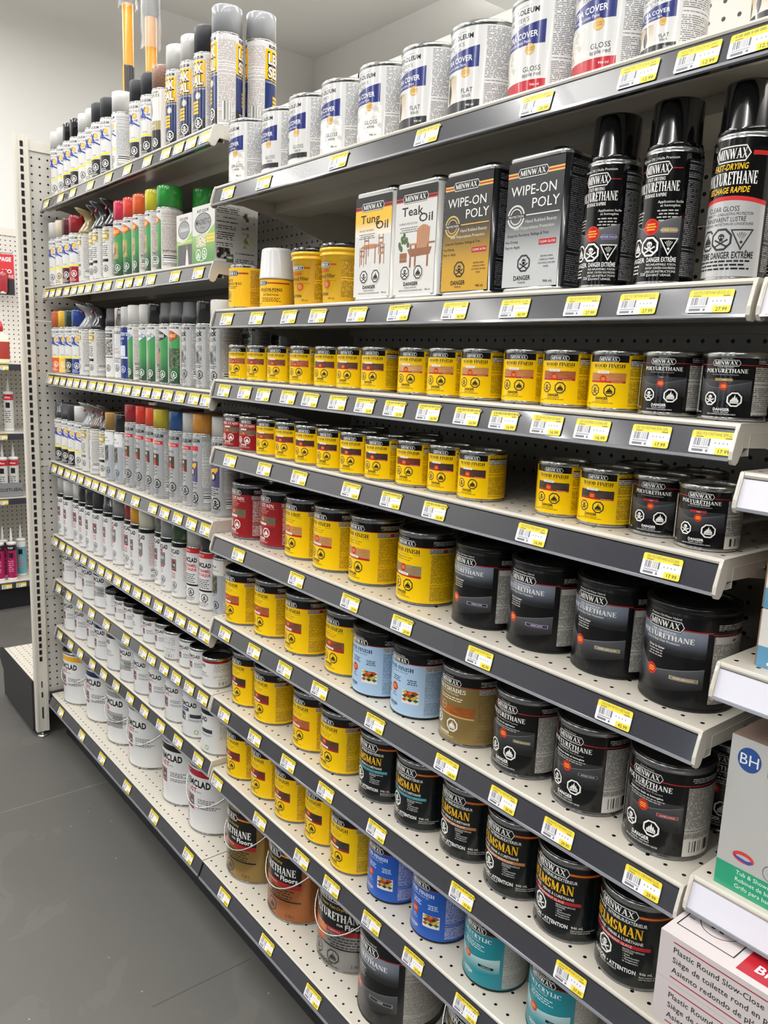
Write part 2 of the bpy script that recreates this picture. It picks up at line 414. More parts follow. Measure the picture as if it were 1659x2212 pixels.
class Art:
    def __init__(s): s.items = []; s.layer = 0
    def up(s): s.layer += 1
    def poly(s, pts, m, layer=None):
        s.items.append((pts, m, s.layer if layer is None else layer))
    def rect(s, x0, z0, x1, z1, m): s.up(); s.poly([(x0, z0), (x1, z0), (x1, z1), (x0, z1)], m)
    def shape(s, pts, m):
        s.up()
        tr = tessellate_polygon([[Vector((p[0], p[1], 0)) for p in pts]])
        for t in tr: s.poly([pts[i] for i in t], m)
    def disc(s, x, z, r, m, n=20, ry=None):
        s.up(); ry = ry or r
        s.poly([(x + r * math.cos(2 * math.pi * k / n), z + ry * math.sin(2 * math.pi * k / n)) for k in range(n)], m)
    def ring(s, x, z, r, t, m, n=24, ry=None, rot=0.0):
        s.up(); ry = ry or r
        for k in range(n):
            a, b = 2 * math.pi * (k + rot) / n, 2 * math.pi * (k + 1 + rot) / n
            s.poly([(x + r * math.cos(a), z + ry * math.sin(a)), (x + r * math.cos(b), z + ry * math.sin(b)),
                    (x + (r - t) * math.cos(b), z + (ry - t) * math.sin(b)), (x + (r - t) * math.cos(a), z + (ry - t) * math.sin(a))], m)
    def text(s, body, x, z, h, m, w=None, style='sans', al='c', bold=0.0, shear=0.0, rot=0.0, wmax=None):
        s.up()
        tris, tw = serif(body) if style == 'serif' else sans(body, bold)
        if tw == 0: return
        kx = w / tw if w else h
        if wmax and tw * kx > wmax: kx = wmax / tw
        ox = {'c': -tw * kx / 2, 'l': 0, 'r': -tw * kx}[al]
        c, sn = math.cos(rot), math.sin(rot)
        for t in tris:
            q = []
            for p in t:
                px, pz = ox + p[0] * kx + p[1] * h * shear, p[1] * h
                q.append((x + px * c - pz * sn, z + px * sn + pz * c))
            s.poly(q, m)
    def octo(s, x, z, r, ring, bg, sym='skull', aspect=1.0, ink=None):
        ink = ink or ring
        if bg: s.ring(x, z, r * 1.13, r * 0.2, bg, 8, rot=0.5); s.disc(x, z, r, bg, 8)
        s.ring(x, z, r, r * 0.2, ring, 8, rot=0.5)
        if sym == 'skull':
            s.up()
            n = 10
            s.poly([(x + r * .30 * math.cos(2 * math.pi * k / n), z + r * .22 + r * .27 * math.sin(2 * math.pi * k / n)) for k in range(n)], ink)
            s.poly([(x - r * .16, z - r * .16), (x + r * .16, z - r * .16), (x + r * .16, z + r * .1), (x - r * .16, z + r * .1)], ink)
            for sg in (1, -1):
                a = R(28) * sg; L, T = r * .58, r * .07
                ca, sa = math.cos(a), math.sin(a)
                s.poly([(x + u * ca - v * sa, z - r * .32 + u * sa + v * ca) for u, v in ((-L, -T), (L, -T), (L, T), (-L, T))], ink)
                for e in (1, -1):
                    s.poly([(x + e * L * ca + r * .11 * math.cos(k), z - r * .32 + e * L * sa + r * .11 * math.sin(k)) for k in (0, 1.57, 3.14, 4.71)], ink)
            s.up()
            for e in (1, -1):
                s.poly([(x + e * r * .12 + r * .075 * math.cos(k), z + r * .17 + r * .075 * math.sin(k)) for k in (0, 1.05, 2.1, 3.14, 4.2, 5.2)], bg or mat('C8C8C8'))
        elif sym == 'flame':
            s.up()
            for dx, hh, ww in ((0, .95, .2), (-.24, .62, .16), (.24, .66, .16), (-.42, .34, .12), (.42, .36, .12)):
                s.poly([(x + (dx - ww) * r, z - r * .32), (x + (dx + ww) * r, z - r * .32), (x + (dx + ww * .8) * r, z - r * .32 + hh * r * .45), (x + (dx + ww * .2) * r, z - r * .32 + hh * r), (x + (dx - ww * .7) * r, z - r * .32 + hh * r * .5)], ink)
            s.poly([(x - r * .5, z - r * .5), (x + r * .5, z - r * .5), (x + r * .5, z - r * .36), (x - r * .5, z - r * .36)], ink)
    def tri(s, x, z, r, ring, bg):
        if bg: s.up(); s.poly([(x - r, z + r * .85), (x, z - r), (x + r, z + r * .85)], ring)
        s.up(); s.poly([(x - r * .80, z + r * .72), (x, z - r * .74), (x + r * .80, z + r * .72)], bg or mat('C8C8C8'))
        s.up()
        for a in (60, 75, 90, 105, 120):
            c, sn = math.cos(R(a)), math.sin(R(a)); o = r * .1; b = r * .95 if a != 90 else r
            s.poly([(x + o * c, z - r * .2 + o * sn), (x + b * c * .8 + r * .03, z - r * .2 + b * sn * .8), (x + b * c * .8 - r * .05, z - r * .2 + b * sn * .8)], ring)
        s.poly([(x + r * .14 * math.cos(k), z - r * .28 + r * .14 * math.sin(k)) for k in (0, 1.05, 2.1, 3.14, 4.2, 5.2)], ring)
    def _emit(s, P, step):
        b = MB()
        for pts, m, lay in s.items:
            xs = [p[0] for p in pts]; a, c = min(xs), max(xs)
            if c - a < 1e-7: continue
            k0 = math.floor(a / step); k1 = math.ceil(c / step)
            # orientation: counter-clockwise in (x, z) faces the viewer
            ar = sum(pts[i][0] * pts[(i + 1) % len(pts)][1] - pts[(i + 1) % len(pts)][0] * pts[i][1] for i in range(len(pts)))
            if ar < 0: pts = list(reversed(pts))
            for k in range(k0, max(k1, k0 + 1)):
                q = clipx(pts, k * step, (k + 1) * step) if k1 - k0 > 1 else pts
                if q: b.poly([P(p[0], p[1], lay) for p in q], m, [(p[0], p[1]) for p in q])
        return b
    def cyl(s, r, name='printed_label', r_at=None, sub=9, y0=0.00022, dl=0.00001):
        step = r * R(sub)
        def P(x, z, lay):
            rr = (r_at(z) if r_at else r) + y0 + lay * dl
            k = math.floor(x / step + 1e-6); f = x / step - k      # stay on the facet, so layers never cross
            a, b = k * step / r, (k + 1) * step / r
            return (rr * ((1 - f) * math.sin(a) + f * math.sin(b)), -rr * ((1 - f) * math.cos(a) + f * math.cos(b)), z)
        mb = s._emit(P, step); mb.smooth = [True] * len(mb.smooth)
        me = mb.mesh(name, weld=False)
        ns_ = []
        for p in mb.v:
            n = math.hypot(p[0], p[1]); ns_.append((p[0] / n, p[1] / n, 0.0))
        me.normals_split_custom_set_from_vertices(ns_)
        return me
    def flat(s, name='printed_label', y=0.0, side=None, y0=0.00012, dl=0.00001):
        def P(x, z, lay):
            o = y0 + lay * dl
            if side: return side(x, z, o)
            return (x, y - o, z)
        return s._emit(P, 10.0).mesh(name, weld=False)
# ------------------------------------------------------------------ product labels
BLK, WHT, RED_, YEL = '08080A', 'F1EFEA', 'B21F1F', 'F7CB06'
def gm(h, rough=0.22, coat=0.5): return mat(h, rough, 0.0, coat * .45, spec=.3)

def cyl_base(a, r, z0, z1, m): a.rect(-math.pi * r, z0, math.pi * r, z1, m)

def brand_plate(a, x, z, w, h, plate='0D0D10', rim='EDEBE6', text='F4F2EE', stripe=None, x1=None, xl=None):
    """the long hexagonal MINWAX plate"""
    if stripe is not None and x1 is not None:
        for k, c in enumerate(stripe):
            hh = h * 0.30 / len(stripe); zz = z + h * (0.15 - 0.30 * k / len(stripe))
            a.rect(xl if xl is not None else x - w * .5, zz - hh, x1, zz, gm(c))
    for i, (dw, c) in enumerate(((0.0, plate), (0.05 * h, rim), (0.12 * h, plate))):
        ww, hh = w / 2 - dw, h / 2 - dw
        a.up(); a.poly([(x - ww, z), (x - ww + hh * .62, z - hh), (x + ww - hh * .62, z - hh), (x + ww, z), (x + ww - hh * .62, z + hh), (x - ww + hh * .62, z + hh)], gm(c))
    a.text('MINWAX', x - w * .01, z - h * .27, h * .56, gm(text), w=w * .80, style='serif')

def seal(a, x, z, r):
    a.disc(x, z, r, gm('C23A26')); a.disc(x, z, r * .86, gm('B81D1A'))
    for k in (1, 0, -1): a.rect(x - r * (.55 if k else .7), z + k * r * .32 - r * .09, x + r * (.55 if k else .7), z + k * r * .32 + r * .09, gm('E9A23A'))

def lines(a, x, z, w, n, pitch, m, al='c', fall=0.82):
    """n short rows of secondary copy set as thin strokes of words"""
    for i in range(n):
        ww = w * (1 if i % 2 == 0 else fall); x0 = {'c': x - ww / 2, 'l': x, 'r': x - ww}[al]
        a.up(); u = x0; k = 0
        while u < x0 + ww - pitch * .3:
            l = min(pitch * (0.9 + 0.9 * ((i * 5 + k * 3) % 4) / 3), x0 + ww - u)
            a.poly([(u, z - i * pitch), (u + l, z - i * pitch), (u + l, z - i * pitch + pitch * .42), (u, z - i * pitch + pitch * .42)], m)
            u += l + pitch * .35; k += 1

def D(r):
    return lambda deg: r * R(deg)

SWATCH_SLOT = woodgrain('B5723C', 'D08A4E')

def L_wood(kind, r, h, bg='F5C800', ink='1A1A14', title='WOOD FINISH', sub=True, fp='E0B400', titlecol=None):
    """wood stain: 'half' pint or 'quart'"""
    a = Art(); d = D(r); g = gm(bg, 0.28, 0.35); Z = lambda f: f * h
    ti = gm(titlecol or ink)
    if kind == 'half':
        cyl_base(a, r, Z(.045), Z(.955), g)
        a.rect(d(-50), Z(.80), d(40), Z(.955), gm(BLK))
        a.text('Premium Oil', 0, Z(.905), Z(.022), gm('C9C7C0'), wmax=d(26))
        brand_plate(a, 0, Z(.845), d(46), Z(.098))
        a.text(title, 0, Z(.71), Z(.060), ti, w=d(68), style='serif', wmax=d(68))
        a.rect(d(-32), Z(.695), d(-14), Z(.699), ti); a.rect(d(14), Z(.695), d(32), Z(.699), ti)
        a.text('Penetrating Stain', 0, Z(.684), Z(.020), gm('B88A00' if bg == 'F5C800' else 'E8B8A8'))
        a.rect(d(-38), Z(.49), d(37), Z(.625), SWATCH_SLOT)
        a.rect(d(-38), Z(.465), d(37), Z(.492), gm('B02020')); a.text('SEMI-TRANSPARENT', d(21), Z(.471), Z(.014), gm('F0D8C0'))
        a.disc(d(-10), Z(.635), Z(.030), gm('F3F1EC'), ry=Z(.022)); a.rect(d(-22), Z(.615), d(4), Z(.655), gm('F3F1EC')); a.text('STAIN COLOUR', d(-9), Z(.628), Z(.016), gm('3A3A36'), wmax=d(24))
        seal(a, d(-8), Z(.525), Z(.062))
        oc = mat('1B1A12') if bg == 'F5C800' else mat('F0EEE8')
        a.octo(d(-26), Z(.335), Z(.098), oc, g, 'skull'); a.octo(d(7), Z(.335), Z(.107), oc, g, 'flame')
        a.text('DANGER', d(-8), Z(.185), Z(.044), gm(ink) if bg == 'F5C800' else oc, w=d(27), bold=0.03)
        a.text('POISON  IRRITANT', d(-8), Z(.150), Z(.022), gm(ink) if bg == 'F5C800' else oc, wmax=d(30)); a.text('READ INSTRUCTIONS BEFORE USING', d(-8), Z(.120), Z(.022), gm(ink) if bg == 'F5C800' else oc, wmax=d(48))
        a.text('236 mL', d(-40), Z(.10), Z(.03), ti, wmax=d(12))
        a.rect(d(46), Z(.86), d(170), Z(.94), fineprint(bg, ink, .0021))
        a.rect(d(44), Z(.835), d(170), Z(.855), gm(BLK)); a.rect(d(44), Z(.735), d(170), Z(.832), fineprint('C9C6BC', '3A3833', .0024))
        a.rect(d(44), Z(.10), d(170), Z(.715), fineprint(fp, ink, .0021, dens=.35))
        a.rect(d(-172), Z(.10), d(-56), Z(.90), fineprint(fp, ink, .0021, dens=.35))
    else:
        cyl_base(a, r, Z(.035), Z(.925), g)
        cyl_base(a, r, Z(.80), Z(.925), gm(BLK)); cyl_base(a, r, Z(.795), Z(.806), gm('A81C20'))
        a.poly([(d(-50), Z(.78)), (d(44), Z(.78)), (d(44), Z(.796)), (d(-50), Z(.796))], g)
        a.text('Premium Oil', d(-6), Z(.893), Z(.020), gm('C9C7C0'))
        brand_plate(a, d(-6), Z(.835), d(52), Z(.098))
        a.text(title, d(-7), Z(.705), Z(.058), ti, w=d(70), style='serif')
        a.rect(d(-38), Z(.683), d(-28), Z(.687), ti); a.rect(d(14), Z(.683), d(30), Z(.687), ti)
        a.text('Penetrating Stain', d(-8), Z(.668), Z(.022), gm('B08600') if bg == 'F5C800' else gm('F0C8B0'))
        a.text('Penetrating for even colour', d(-8), Z(.630), Z(.021), gm(ink) if bg == 'F5C800' else gm('F0C8B0')); a.text('Rich colour in one coat', d(-10), Z(.595), Z(.021), gm(ink) if bg == 'F5C800' else gm('F0C8B0'))
        a.rect(d(-48), Z(.40), d(32), Z(.54), SWATCH_SLOT); a.rect(d(-48), Z(.372), d(32), Z(.402), gm('B02020'))
        seal(a, d(-8), Z(.49), Z(.055))
        a.rect(d(-25), Z(.392), d(6), Z(.425), gm('F3F1EC')); a.text('STAIN COLOUR', d(-9), Z(.400), Z(.016), gm('3A3A36'), wmax=d(26))
        oc = mat('1B1A12') if bg == 'F5C800' else mat('F0EEE8')
        a.octo(d(-23), Z(.265), Z(.082), oc, g, 'skull'); a.octo(d(6), Z(.260), Z(.088), oc, g, 'flame')
        a.text('DANGER', d(-11), Z(.135), Z(.036), oc, w=d(28), bold=0.03)
        a.text('POISON  IRRITANT', d(-11), Z(.110), Z(.018), oc, wmax=d(26)); a.text('READ INSTRUCTIONS BEFORE USING', d(-11), Z(.085), Z(.018), oc, wmax=d(44))
        a.rect(d(52), Z(.832), d(170), Z(.90), fineprint('0D0D10', 'C4C2BC', .0024))
        a.rect(d(46), Z(.725), d(172), Z(.792), fineprint('A9A69E', '35322E', .0026)); a.rect(d(72), Z(.735), d(80), Z(.782), gm('8E2A22')); a.disc(d(112), Z(.757), Z(.022), gm('A4453A'), ry=Z(.014))
        a.rect(d(49), Z(.06), d(172), Z(.712), fineprint(fp, ink, .0019, dens=.42))
        a.rect(d(-172), Z(.06), d(-60), Z(.78), fineprint(fp, ink, .0019, dens=.42))
    return a.cyl(r)

def sweep(a, d, Z, x0, x1, z0, zl, zr, m, edge):
    """the dark grey swoosh field under the poly title"""
    a.shape([(d(x0), Z(zl)), (d(x0 + 22), Z(z0 + .02)), (d(x0 + 38), Z(z0)), (d(x1), Z(zr)), (d(x1), Z(zr - .19)), (d(x0 + 38), Z(z0 - .20)), (d(x0), Z(z0 - .2))], m)
    for (p, q) in (((x0, zl), (x0 + 22, z0 + .02)), ((x0 + 22, z0 + .02), (x0 + 38, z0)), ((x0 + 38, z0), (x1, zr))):
        a.up(); a.poly([(d(p[0]), Z(p[1])), (d(q[0]), Z(q[1])), (d(q[0]), Z(q[1] + .006)), (d(p[0]), Z(p[1] + .006))], edge)

def L_poly(kind, r, h, chip='8A2A2A', chiptext='WARM GLOSS', french=False, bar=False):
    a = Art(); d = D(r); Z = lambda f: f * h; k = gm('08080B', .2, .6); W = gm('F2F0EC'); G = gm('B9B7B2')
    half = kind == 'half'
    cx = 0 if half else -8
    cyl_base(a, r, Z(.045), Z(.95 if half else .925), k)
    a.rect(d(-50), Z(.30), d(46), Z(.66), fade('0A0A0C', '2E2E32', h * .30, h * .62))
    a.rect(d(-50), Z(.60), d(46), Z(.68), k)
    cyl_base(a, r, Z(.805), Z(.815), gm('B3242A'))
    a.text('Huile Premium' if french else 'Premium Oil', d(cx), Z(.89), Z(.020), G)
    brand_plate(a, d(cx), Z(.835), d(50), Z(.10))
    if french:
        a.text('POLYURÉTHANE', d(cx), Z(.715), Z(.055), W, w=d(74), style='serif'); a.text('SÉCHAGE RAPIDE', d(cx), Z(.688), Z(.020), W, w=d(36), style='serif')
    else:
        a.text('FAST-DRYING', d(cx), Z(.765), Z(.018), G, w=d(28), style='serif'); a.text('POLYURETHANE', d(cx), Z(.695), Z(.058), W, w=d(74), style='serif')
    a.text('Our Most Durable Clear Protection', d(cx), Z(.660), Z(.019), G, wmax=d(56))
    sweep(a, d, Z, -50, 46, .47, .64, .57, fade('0B0B0D', '424246', h * .28, h * .60), gm('7A7A7E'))
    if not half:
        a.text('Application facile et homogène' if french else 'Easy, smooth application', d(cx), Z(.62), Z(.022), W, wmax=d(56), bold=.02); lines(a, d(cx), Z(.590), d(58), 2, Z(.024), G)
    seal(a, d(cx), Z(.50), Z(.058))
    if half:
        a.rect(d(-16), Z(.575), d(14), Z(.615), gm(chip)); a.text(chiptext, 0, Z(.586), Z(.016), W, wmax=d(26))
    else:
        a.rect(d(12), Z(.44), d(40), Z(.475), gm('9A9A96')); a.rect(d(12.6), Z(.443), d(39.4), Z(.472), gm(chip)); a.text(chiptext, d(26), Z(.450), Z(.015), W, wmax=d(24))
    o = mat('F0EEE9')
    if half: a.octo(d(-22), Z(.315), Z(.105), o, k, 'skull'); a.octo(d(20), Z(.315), Z(.112), o, k, 'flame')
    else: a.octo(d(-27), Z(.30), Z(.088), o, k, 'skull'); a.octo(d(7), Z(.285), Z(.090), o, k, 'flame')
    zz = .145
    a.text('DANGER', d(cx), Z(zz), Z(.040), W, w=d(28), bold=.03); a.text('POISON / IRRITANT', d(cx), Z(zz - .03), Z(.018), W, wmax=d(36)); a.text('READ INSTRUCTIONS BEFORE USING' if not french else 'LIRE LES INSTRUCTIONS AVANT USAGE', d(cx), Z(zz - .058), Z(.018), W, wmax=d(52))
    a.text('236 mL' if half else '946 mL', d(-46), Z(.10), Z(.026), W, wmax=d(10))
    a.rect(d(54), Z(.835), d(170), Z(.90), fineprint('121216', 'C4C2BC', .0024))
    a.rect(d(50), Z(.09), d(150), Z(.79), fineprint('B4B1AA', '302E2B', .0021))
    if bar or french: a.rect(d(50), Z(.05), d(150), Z(.24), gm('D8D5CE')); a.rect(d(58), Z(.09), d(102), Z(.21), barcode('D8D5CE'))
    a.rect(d(-150), Z(.09), d(-54), Z(.79), fineprint('B4B1AA', '302E2B', .0021))
    return a.cyl(r)

def L_hybrid(r, h, chip, chiptext, gallon=False):
    a = Art(); d = D(r); Z = lambda f: f * h; k = gm('09090B', .3, .4); W = gm('F2F0EC'); G = gm('B9B7B2')
    cyl_base(a, r, Z(.02), Z(.90), k)
    a.rect(d(-52), Z(.52), d(44), Z(.775), fade('111114', '7D8696', h * .54, h * .76))
    cyl_base(a, r, Z(.772), Z(.784), gm('A3262A'))
    a.text('Premium Oil-Water Hybrid', d(-10), Z(.865), Z(.022), W, wmax=d(54))
    brand_plate(a, d(-10), Z(.80), d(54), Z(.11))
    a.text('OIL-MODIFIED', d(-10), Z(.715), Z(.020), gm('D8DADE'), w=d(34), style='serif')
    a.text('POLYURETHANE', d(-10), Z(.655), Z(.052), W, w=d(78), style='serif')
    a.text('Quick & Easy Clear Protection', d(-12), Z(.622), Z(.022), W, wmax=d(60))
    a.text('Dries 2x faster', d(-18), Z(.55), Z(.022), W, bold=.02); lines(a, d(-18), Z(.522), d(24), 3, Z(.026), G)
    sweep(a, d, Z, -52, 44, .34, .50, .42, fade('0A0A0C', '4A4A50', h * .16, h * .42), gm('7E7E82'))
    seal(a, d(-22), Z(.33), Z(.056))
    a.rect(d(4), Z(.285), d(38), Z(.322), gm('A9A9A4')); a.rect(d(5), Z(.289), d(37), Z(.318), gm(chip)); a.text(chiptext, d(21), Z(.296), Z(.016), W, wmax=d(28))
    a.rect(d(56), Z(.805), d(150), Z(.865), fineprint('111114', 'C4C2BC', .0022)); a.rect(d(50), Z(.765), d(150), Z(.792), gm('111114')); a.rect(d(50), Z(.76), d(150), Z(.768), gm('A3262A'))
    a.rect(d(52), Z(.09), d(150), Z(.75), fineprint('B9B7B0', '302E2B', .0020)); a.rect(d(54), Z(.675), d(146), Z(.74), gm('C9C7C0')); a.disc(d(82), Z(.705), Z(.026), gm('9C4A34'), ry=Z(.012)); a.rect(d(96), Z(.69), d(128), Z(.725), fineprint('C9C7C0', '302E2B', .0020))
    return a.cyl(r)

def L_exterior(r, h, chip, chipt):
    """the spar urethane quart"""
    a = Art(); d = D(r); Z = lambda f: f * h; k = gm('0A1112', .22, .5); W = gm('F2F0EC')
    cyl_base(a, r, Z(.035), Z(.925), k)
    brand_plate(a, d(-8), Z(.845), d(70), Z(.125), plate='0A1112', stripe=('A8201E', 'D8A21C', '8E1A1A'), x1=d(150), xl=d(-60))
    a.text('EXTERIOR · INTÉRIEUR/EXTÉRIEUR', d(-8), Z(.735), Z(.040), W, w=d(92), bold=.01)
    a.text('HELMSMAN', d(-10), Z(.59), Z(.115), gm('F0B71C'), w=d(88), style='serif')
    a.text('URETHANE · VERNIS À L\'URÉTHANE', d(-8), Z(.525), Z(.036), W, w=d(86), bold=.01)
    a.rect(d(-58), Z(.465), d(46), Z(.505), gm(chip)); a.text(chipt, d(-6), Z(.471), Z(.028), gm('F4E6D8' if chip != '4E9AA6' else '10343A'), wmax=d(84))
    a.octo(d(-22), Z(.355), Z(.105), mat('F0EEE9'), k, 'skull')
    a.text('PROTECTION EFFICACE', d(8), Z(.43), Z(.020), W, al='l', wmax=d(30)); a.text('CONTRE:', d(8), Z(.405), Z(.020), W, al='l'); 
    for i, t in enumerate(('Soleil', 'Pluie/Humidité', 'Changements', 'de température')): a.text('• ' + t if i < 3 else t, d(9), Z(.375 - .028 * i), Z(.019), W, al='l')
    a.text('CAUTION • ATTENTION', d(-10), Z(.175), Z(.048), W, w=d(78), bold=.03); a.text('POISON · IRRITANT', d(-14), Z(.145), Z(.020), W, wmax=d(32))
    a.text('946 mL', d(34), Z(.185), Z(.034), W, al='l'); a.text('Read cautions on back panel', d(34), Z(.155), Z(.018), W, al='l'); a.text('Lire les mises en garde', d(34), Z(.13), Z(.018), W, al='l')
    a.rect(d(88), Z(.08), d(170), Z(.74), fineprint('11191A', '9EA09E', .0022)); a.rect(d(-170), Z(.08), d(-72), Z(.74), fineprint('11191A', '9EA09E', .0022))
    return a.cyl(r)

def mosaic(a, x0, z0, x1, z1):
    a.rect(x0, z0, x1, z1, gm('E4E2DC'))
    cs = ['B5382A', '3A4A34', 'C9A93A', '24302A', '8A3A24', 'D06A3A', '4A5A3A', 'A8B84A']
    w, h = (x1 - x0), (z1 - z0) * .82; zb = z0 + (z1 - z0) * .16
    a.up(); k = 0
    n = 3; s = w / n
    for j in range(3):
        for i in range(n):
            cx, cz = x0 + s * (i + .5), zb + h * (j + .5) / 3
            a.poly([(cx - s / 2, cz), (cx, cz - h / 6), (cx + s / 2, cz), (cx, cz + h / 6)], gm(cs[k % 8])); k += 3
            if i: a.poly([(cx - s, cz + h / 6), (cx - s / 2, cz), (cx, cz + h / 6), (cx - s / 2, cz + h / 3 if j < 2 else cz + h / 6)], gm(cs[(k + 1) % 8]))

def L_water(r, h, bg='A9C6E2', ink='1E2A3A', title='WOOD FINISH', fp='9DB9D4', teal=False):
    a = Art(); d = D(r); Z = lambda f: f * h; g = gm(bg, .3, .35); T = gm(ink)
    cyl_base(a, r, Z(.02), Z(.905), g)
    cyl_base(a, r, Z(.785), Z(.905), gm(BLK)); cyl_base(a, r, Z(.775), Z(.786), gm('A3262A'))
    a.text('Premium Water-Based', d(-8), Z(.865), Z(.020), gm('D8D6D0'), wmax=d(46))
    brand_plate(a, d(-8), Z(.805), d(54), Z(.105))
    a.text(title, d(-8), Z(.665), Z(.055), T, w=d(72), style='serif')
    a.text('Semi-Transparent Colour Stain' if not teal else 'Protective Finish', d(-8), Z(.630), Z(.022), T, wmax=d(56))
    if not teal:
        lines(a, d(-40), Z(.565), d(14), 2, Z(.028), T); lines(a, d(-10), Z(.555), d(22), 3, Z(.028), T); lines(a, d(26), Z(.545), d(20), 3, Z(.028), T)
        mosaic(a, d(6), Z(.21), d(40), Z(.40)); mosaic(a, d(-56), Z(.24), d(-30), Z(.40))
        seal(a, d(-14), Z(.40), Z(.062)); a.text('240+', d(-14), Z(.30), Z(.026), T); a.text('Colours', d(-14), Z(.268), Z(.024), T)
    else:
        lines(a, d(-8), Z(.585), d(48), 3, Z(.030), gm('DCEBEA'))
        sweep(a, d, Z, -52, 44, .38, .56, .46, fade(bg, 'B8D6D8', h * .20, h * .46), gm('D8EAEA'))
        seal(a, d(-20), Z(.38), Z(.060)); a.rect(d(6), Z(.30), d(34), Z(.335), gm('101820')); a.text('CLEAR SATIN', d(20), Z(.308), Z(.016), gm('E8E6E0'))
    a.text('CAUTION', d(-18), Z(.135), Z(.042), gm('101418') if bg == 'A9C6E2' else gm('F2F0EC'), w=d(24), bold=.03); a.text('IRRITANT', d(-18), Z(.110), Z(.018), T)
    a.rect(d(52), Z(.81), d(165), Z(.87), fineprint('0D0D10', 'B4B2AC', .0024))
    pap = fp if not teal else 'B9B9B4'; ik = ink if not teal else '2A2A2A'
    a.rect(d(50), Z(.70), d(160), Z(.77), fineprint('C4C2BC', '35322E', .0026)); a.disc(d(84), Z(.735), Z(.026), gm('9C4A34'), ry=Z(.012))
    a.rect(d(50), Z(.06), d(160), Z(.69), fineprint(pap, ik, .0018, dens=.3)); a.rect(d(-170), Z(.06), d(-62), Z(.69), fineprint(pap, ik, .0018, dens=.3))
    return a.cyl(r)

def L_shades(r, h):
    a = Art(); d = D(r); Z = lambda f: f * h; g = mat('8A7340', .35, .35, .3); T = gm('F0E6CC')
    cyl_base(a, r, Z(.035), Z(.925), g); cyl_base(a, r, Z(.80), Z(.925), gm(BLK)); cyl_base(a, r, Z(.792), Z(.803), gm('A3262A'))
    a.text('Premium Oil', d(-8), Z(.89), Z(.020), gm('C9C7C0')); brand_plate(a, d(-8), Z(.83), d(54), Z(.10))
    a.text('POLYSHADES', d(-8), Z(.70), Z(.058), gm('F2F0EC'), w=d(70), style='serif'); a.text('Stain + Poly In One Step', d(-8), Z(.665), Z(.024), T); lines(a, d(-4), Z(.62), d(56), 2, Z(.03), T)
    a.shape([(d(-56), Z(.58)), (d(-30), Z(.53)), (d(0), Z(.515)), (d(44), Z(.53)), (d(44), Z(.40)), (d(0), Z(.385)), (d(-56), Z(.42))], woodgrain('7A3E14', 'A85E24'))
    a.up(); a.poly([(d(-56), Z(.39)), (d(44), Z(.37)), (d(44), Z(.39)), (d(-56), Z(.41))], gm('C8A870'))
    a.ring(d(-18), Z(.495), Z(.055), Z(.008), gm('C9B27A')); a.disc(d(-18), Z(.495), Z(.046), g); a.text('ONE STEP', d(-18), Z(.487), Z(.016), T)
    o = mat('F0EEE9'); a.octo(d(-33), Z(.29), Z(.085), o, g); a.octo(d(4), Z(.255), Z(.092), o, g, 'flame')
    a.text('DANGER', d(-14), Z(.115), Z(.036), gm('F2F0EC'), w=d(26), bold=.03); a.text('READ INSTRUCTIONS BEFORE USING', d(-14), Z(.085), Z(.018), T, wmax=d(46))
    a.rect(d(52), Z(.82), d(160), Z(.89), fineprint('0D0D10', 'C4C2BC', .0024)); a.rect(d(50), Z(.72), d(160), Z(.785), fineprint('B4B1AA', '35322E', .0026)); a.rect(d(50), Z(.06), d(160), Z(.71), fineprint('8A7340', '2A2412', .0018, dens=.3))
    return a.cyl(r)

def L_floor(r, h, body, wood):
    """gallon of polyurethane for floors; body: base colour of the tin"""
    a = Art(); d = D(r); Z = lambda f: f * h; g = mat(body, .32, .55, .3); W = gm('F2F0EC')
    cyl_base(a, r, Z(.02), Z(.95), g)
    a.rect(d(-60), Z(.44), d(52), Z(.93), gm('0E0D0D')); a.rect(d(-60), Z(.44), d(52), Z(.50), gm('9C1A1C'))
    a.shape([(d(-60), Z(.50)), (d(-60), Z(.26)), (d(-20), Z(.26)), (d(-16), Z(.44)), (d(-22), Z(.50))], woodgrain(wood[0], wood[1], sx=20, sz=120))
    brand_plate(a, d(-12), Z(.845), d(60), Z(.10), stripe=('A8201E', 'D8A21C'), x1=d(52), xl=d(-60))
    a.text('Super Fast-Drying', d(-4), Z(.735), Z(.035), gm('D8B02C'), wmax=d(60), shear=.15)
    a.text('POLYURETHANE', d(-6), Z(.60), Z(.095), W, w=d(98), style='serif'); a.text('FOR', d(8), Z(.545), Z(.028), W, bold=.02); a.text('Floors', d(16), Z(.525), Z(.062), W, al='l', bold=.03)
    a.text('PROFESSIONAL FORMULA', d(-18), Z(.46), Z(.026), gm('E8D0B8'), wmax=d(60))
    lines(a, d(14), Z(.40), d(52), 4, Z(.034), gm('2A2016' if body != '8E8E8C' else '202020'))
    a.rect(d(-60), Z(.265), d(52), Z(.285), gm('151515'))
    k = mat('17140E'); a.octo(d(-34), Z(.165), Z(.085), k, g); a.octo(d(-2), Z(.155), Z(.088), k, g, 'flame')
    a.text('DANGER', d(-18), Z(.045), Z(.042), k, w=d(34), bold=.03); lines(a, d(-18), Z(.03), d(50), 1, Z(.02), k)
    a.text('3.78 L', d(34), Z(.07), Z(.036), k)
    a.rect(d(66), Z(.10), d(160), Z(.85), fineprint(body, '2A2010', .0022, dens=.25, metal=.4))
    return a.cyl(r)

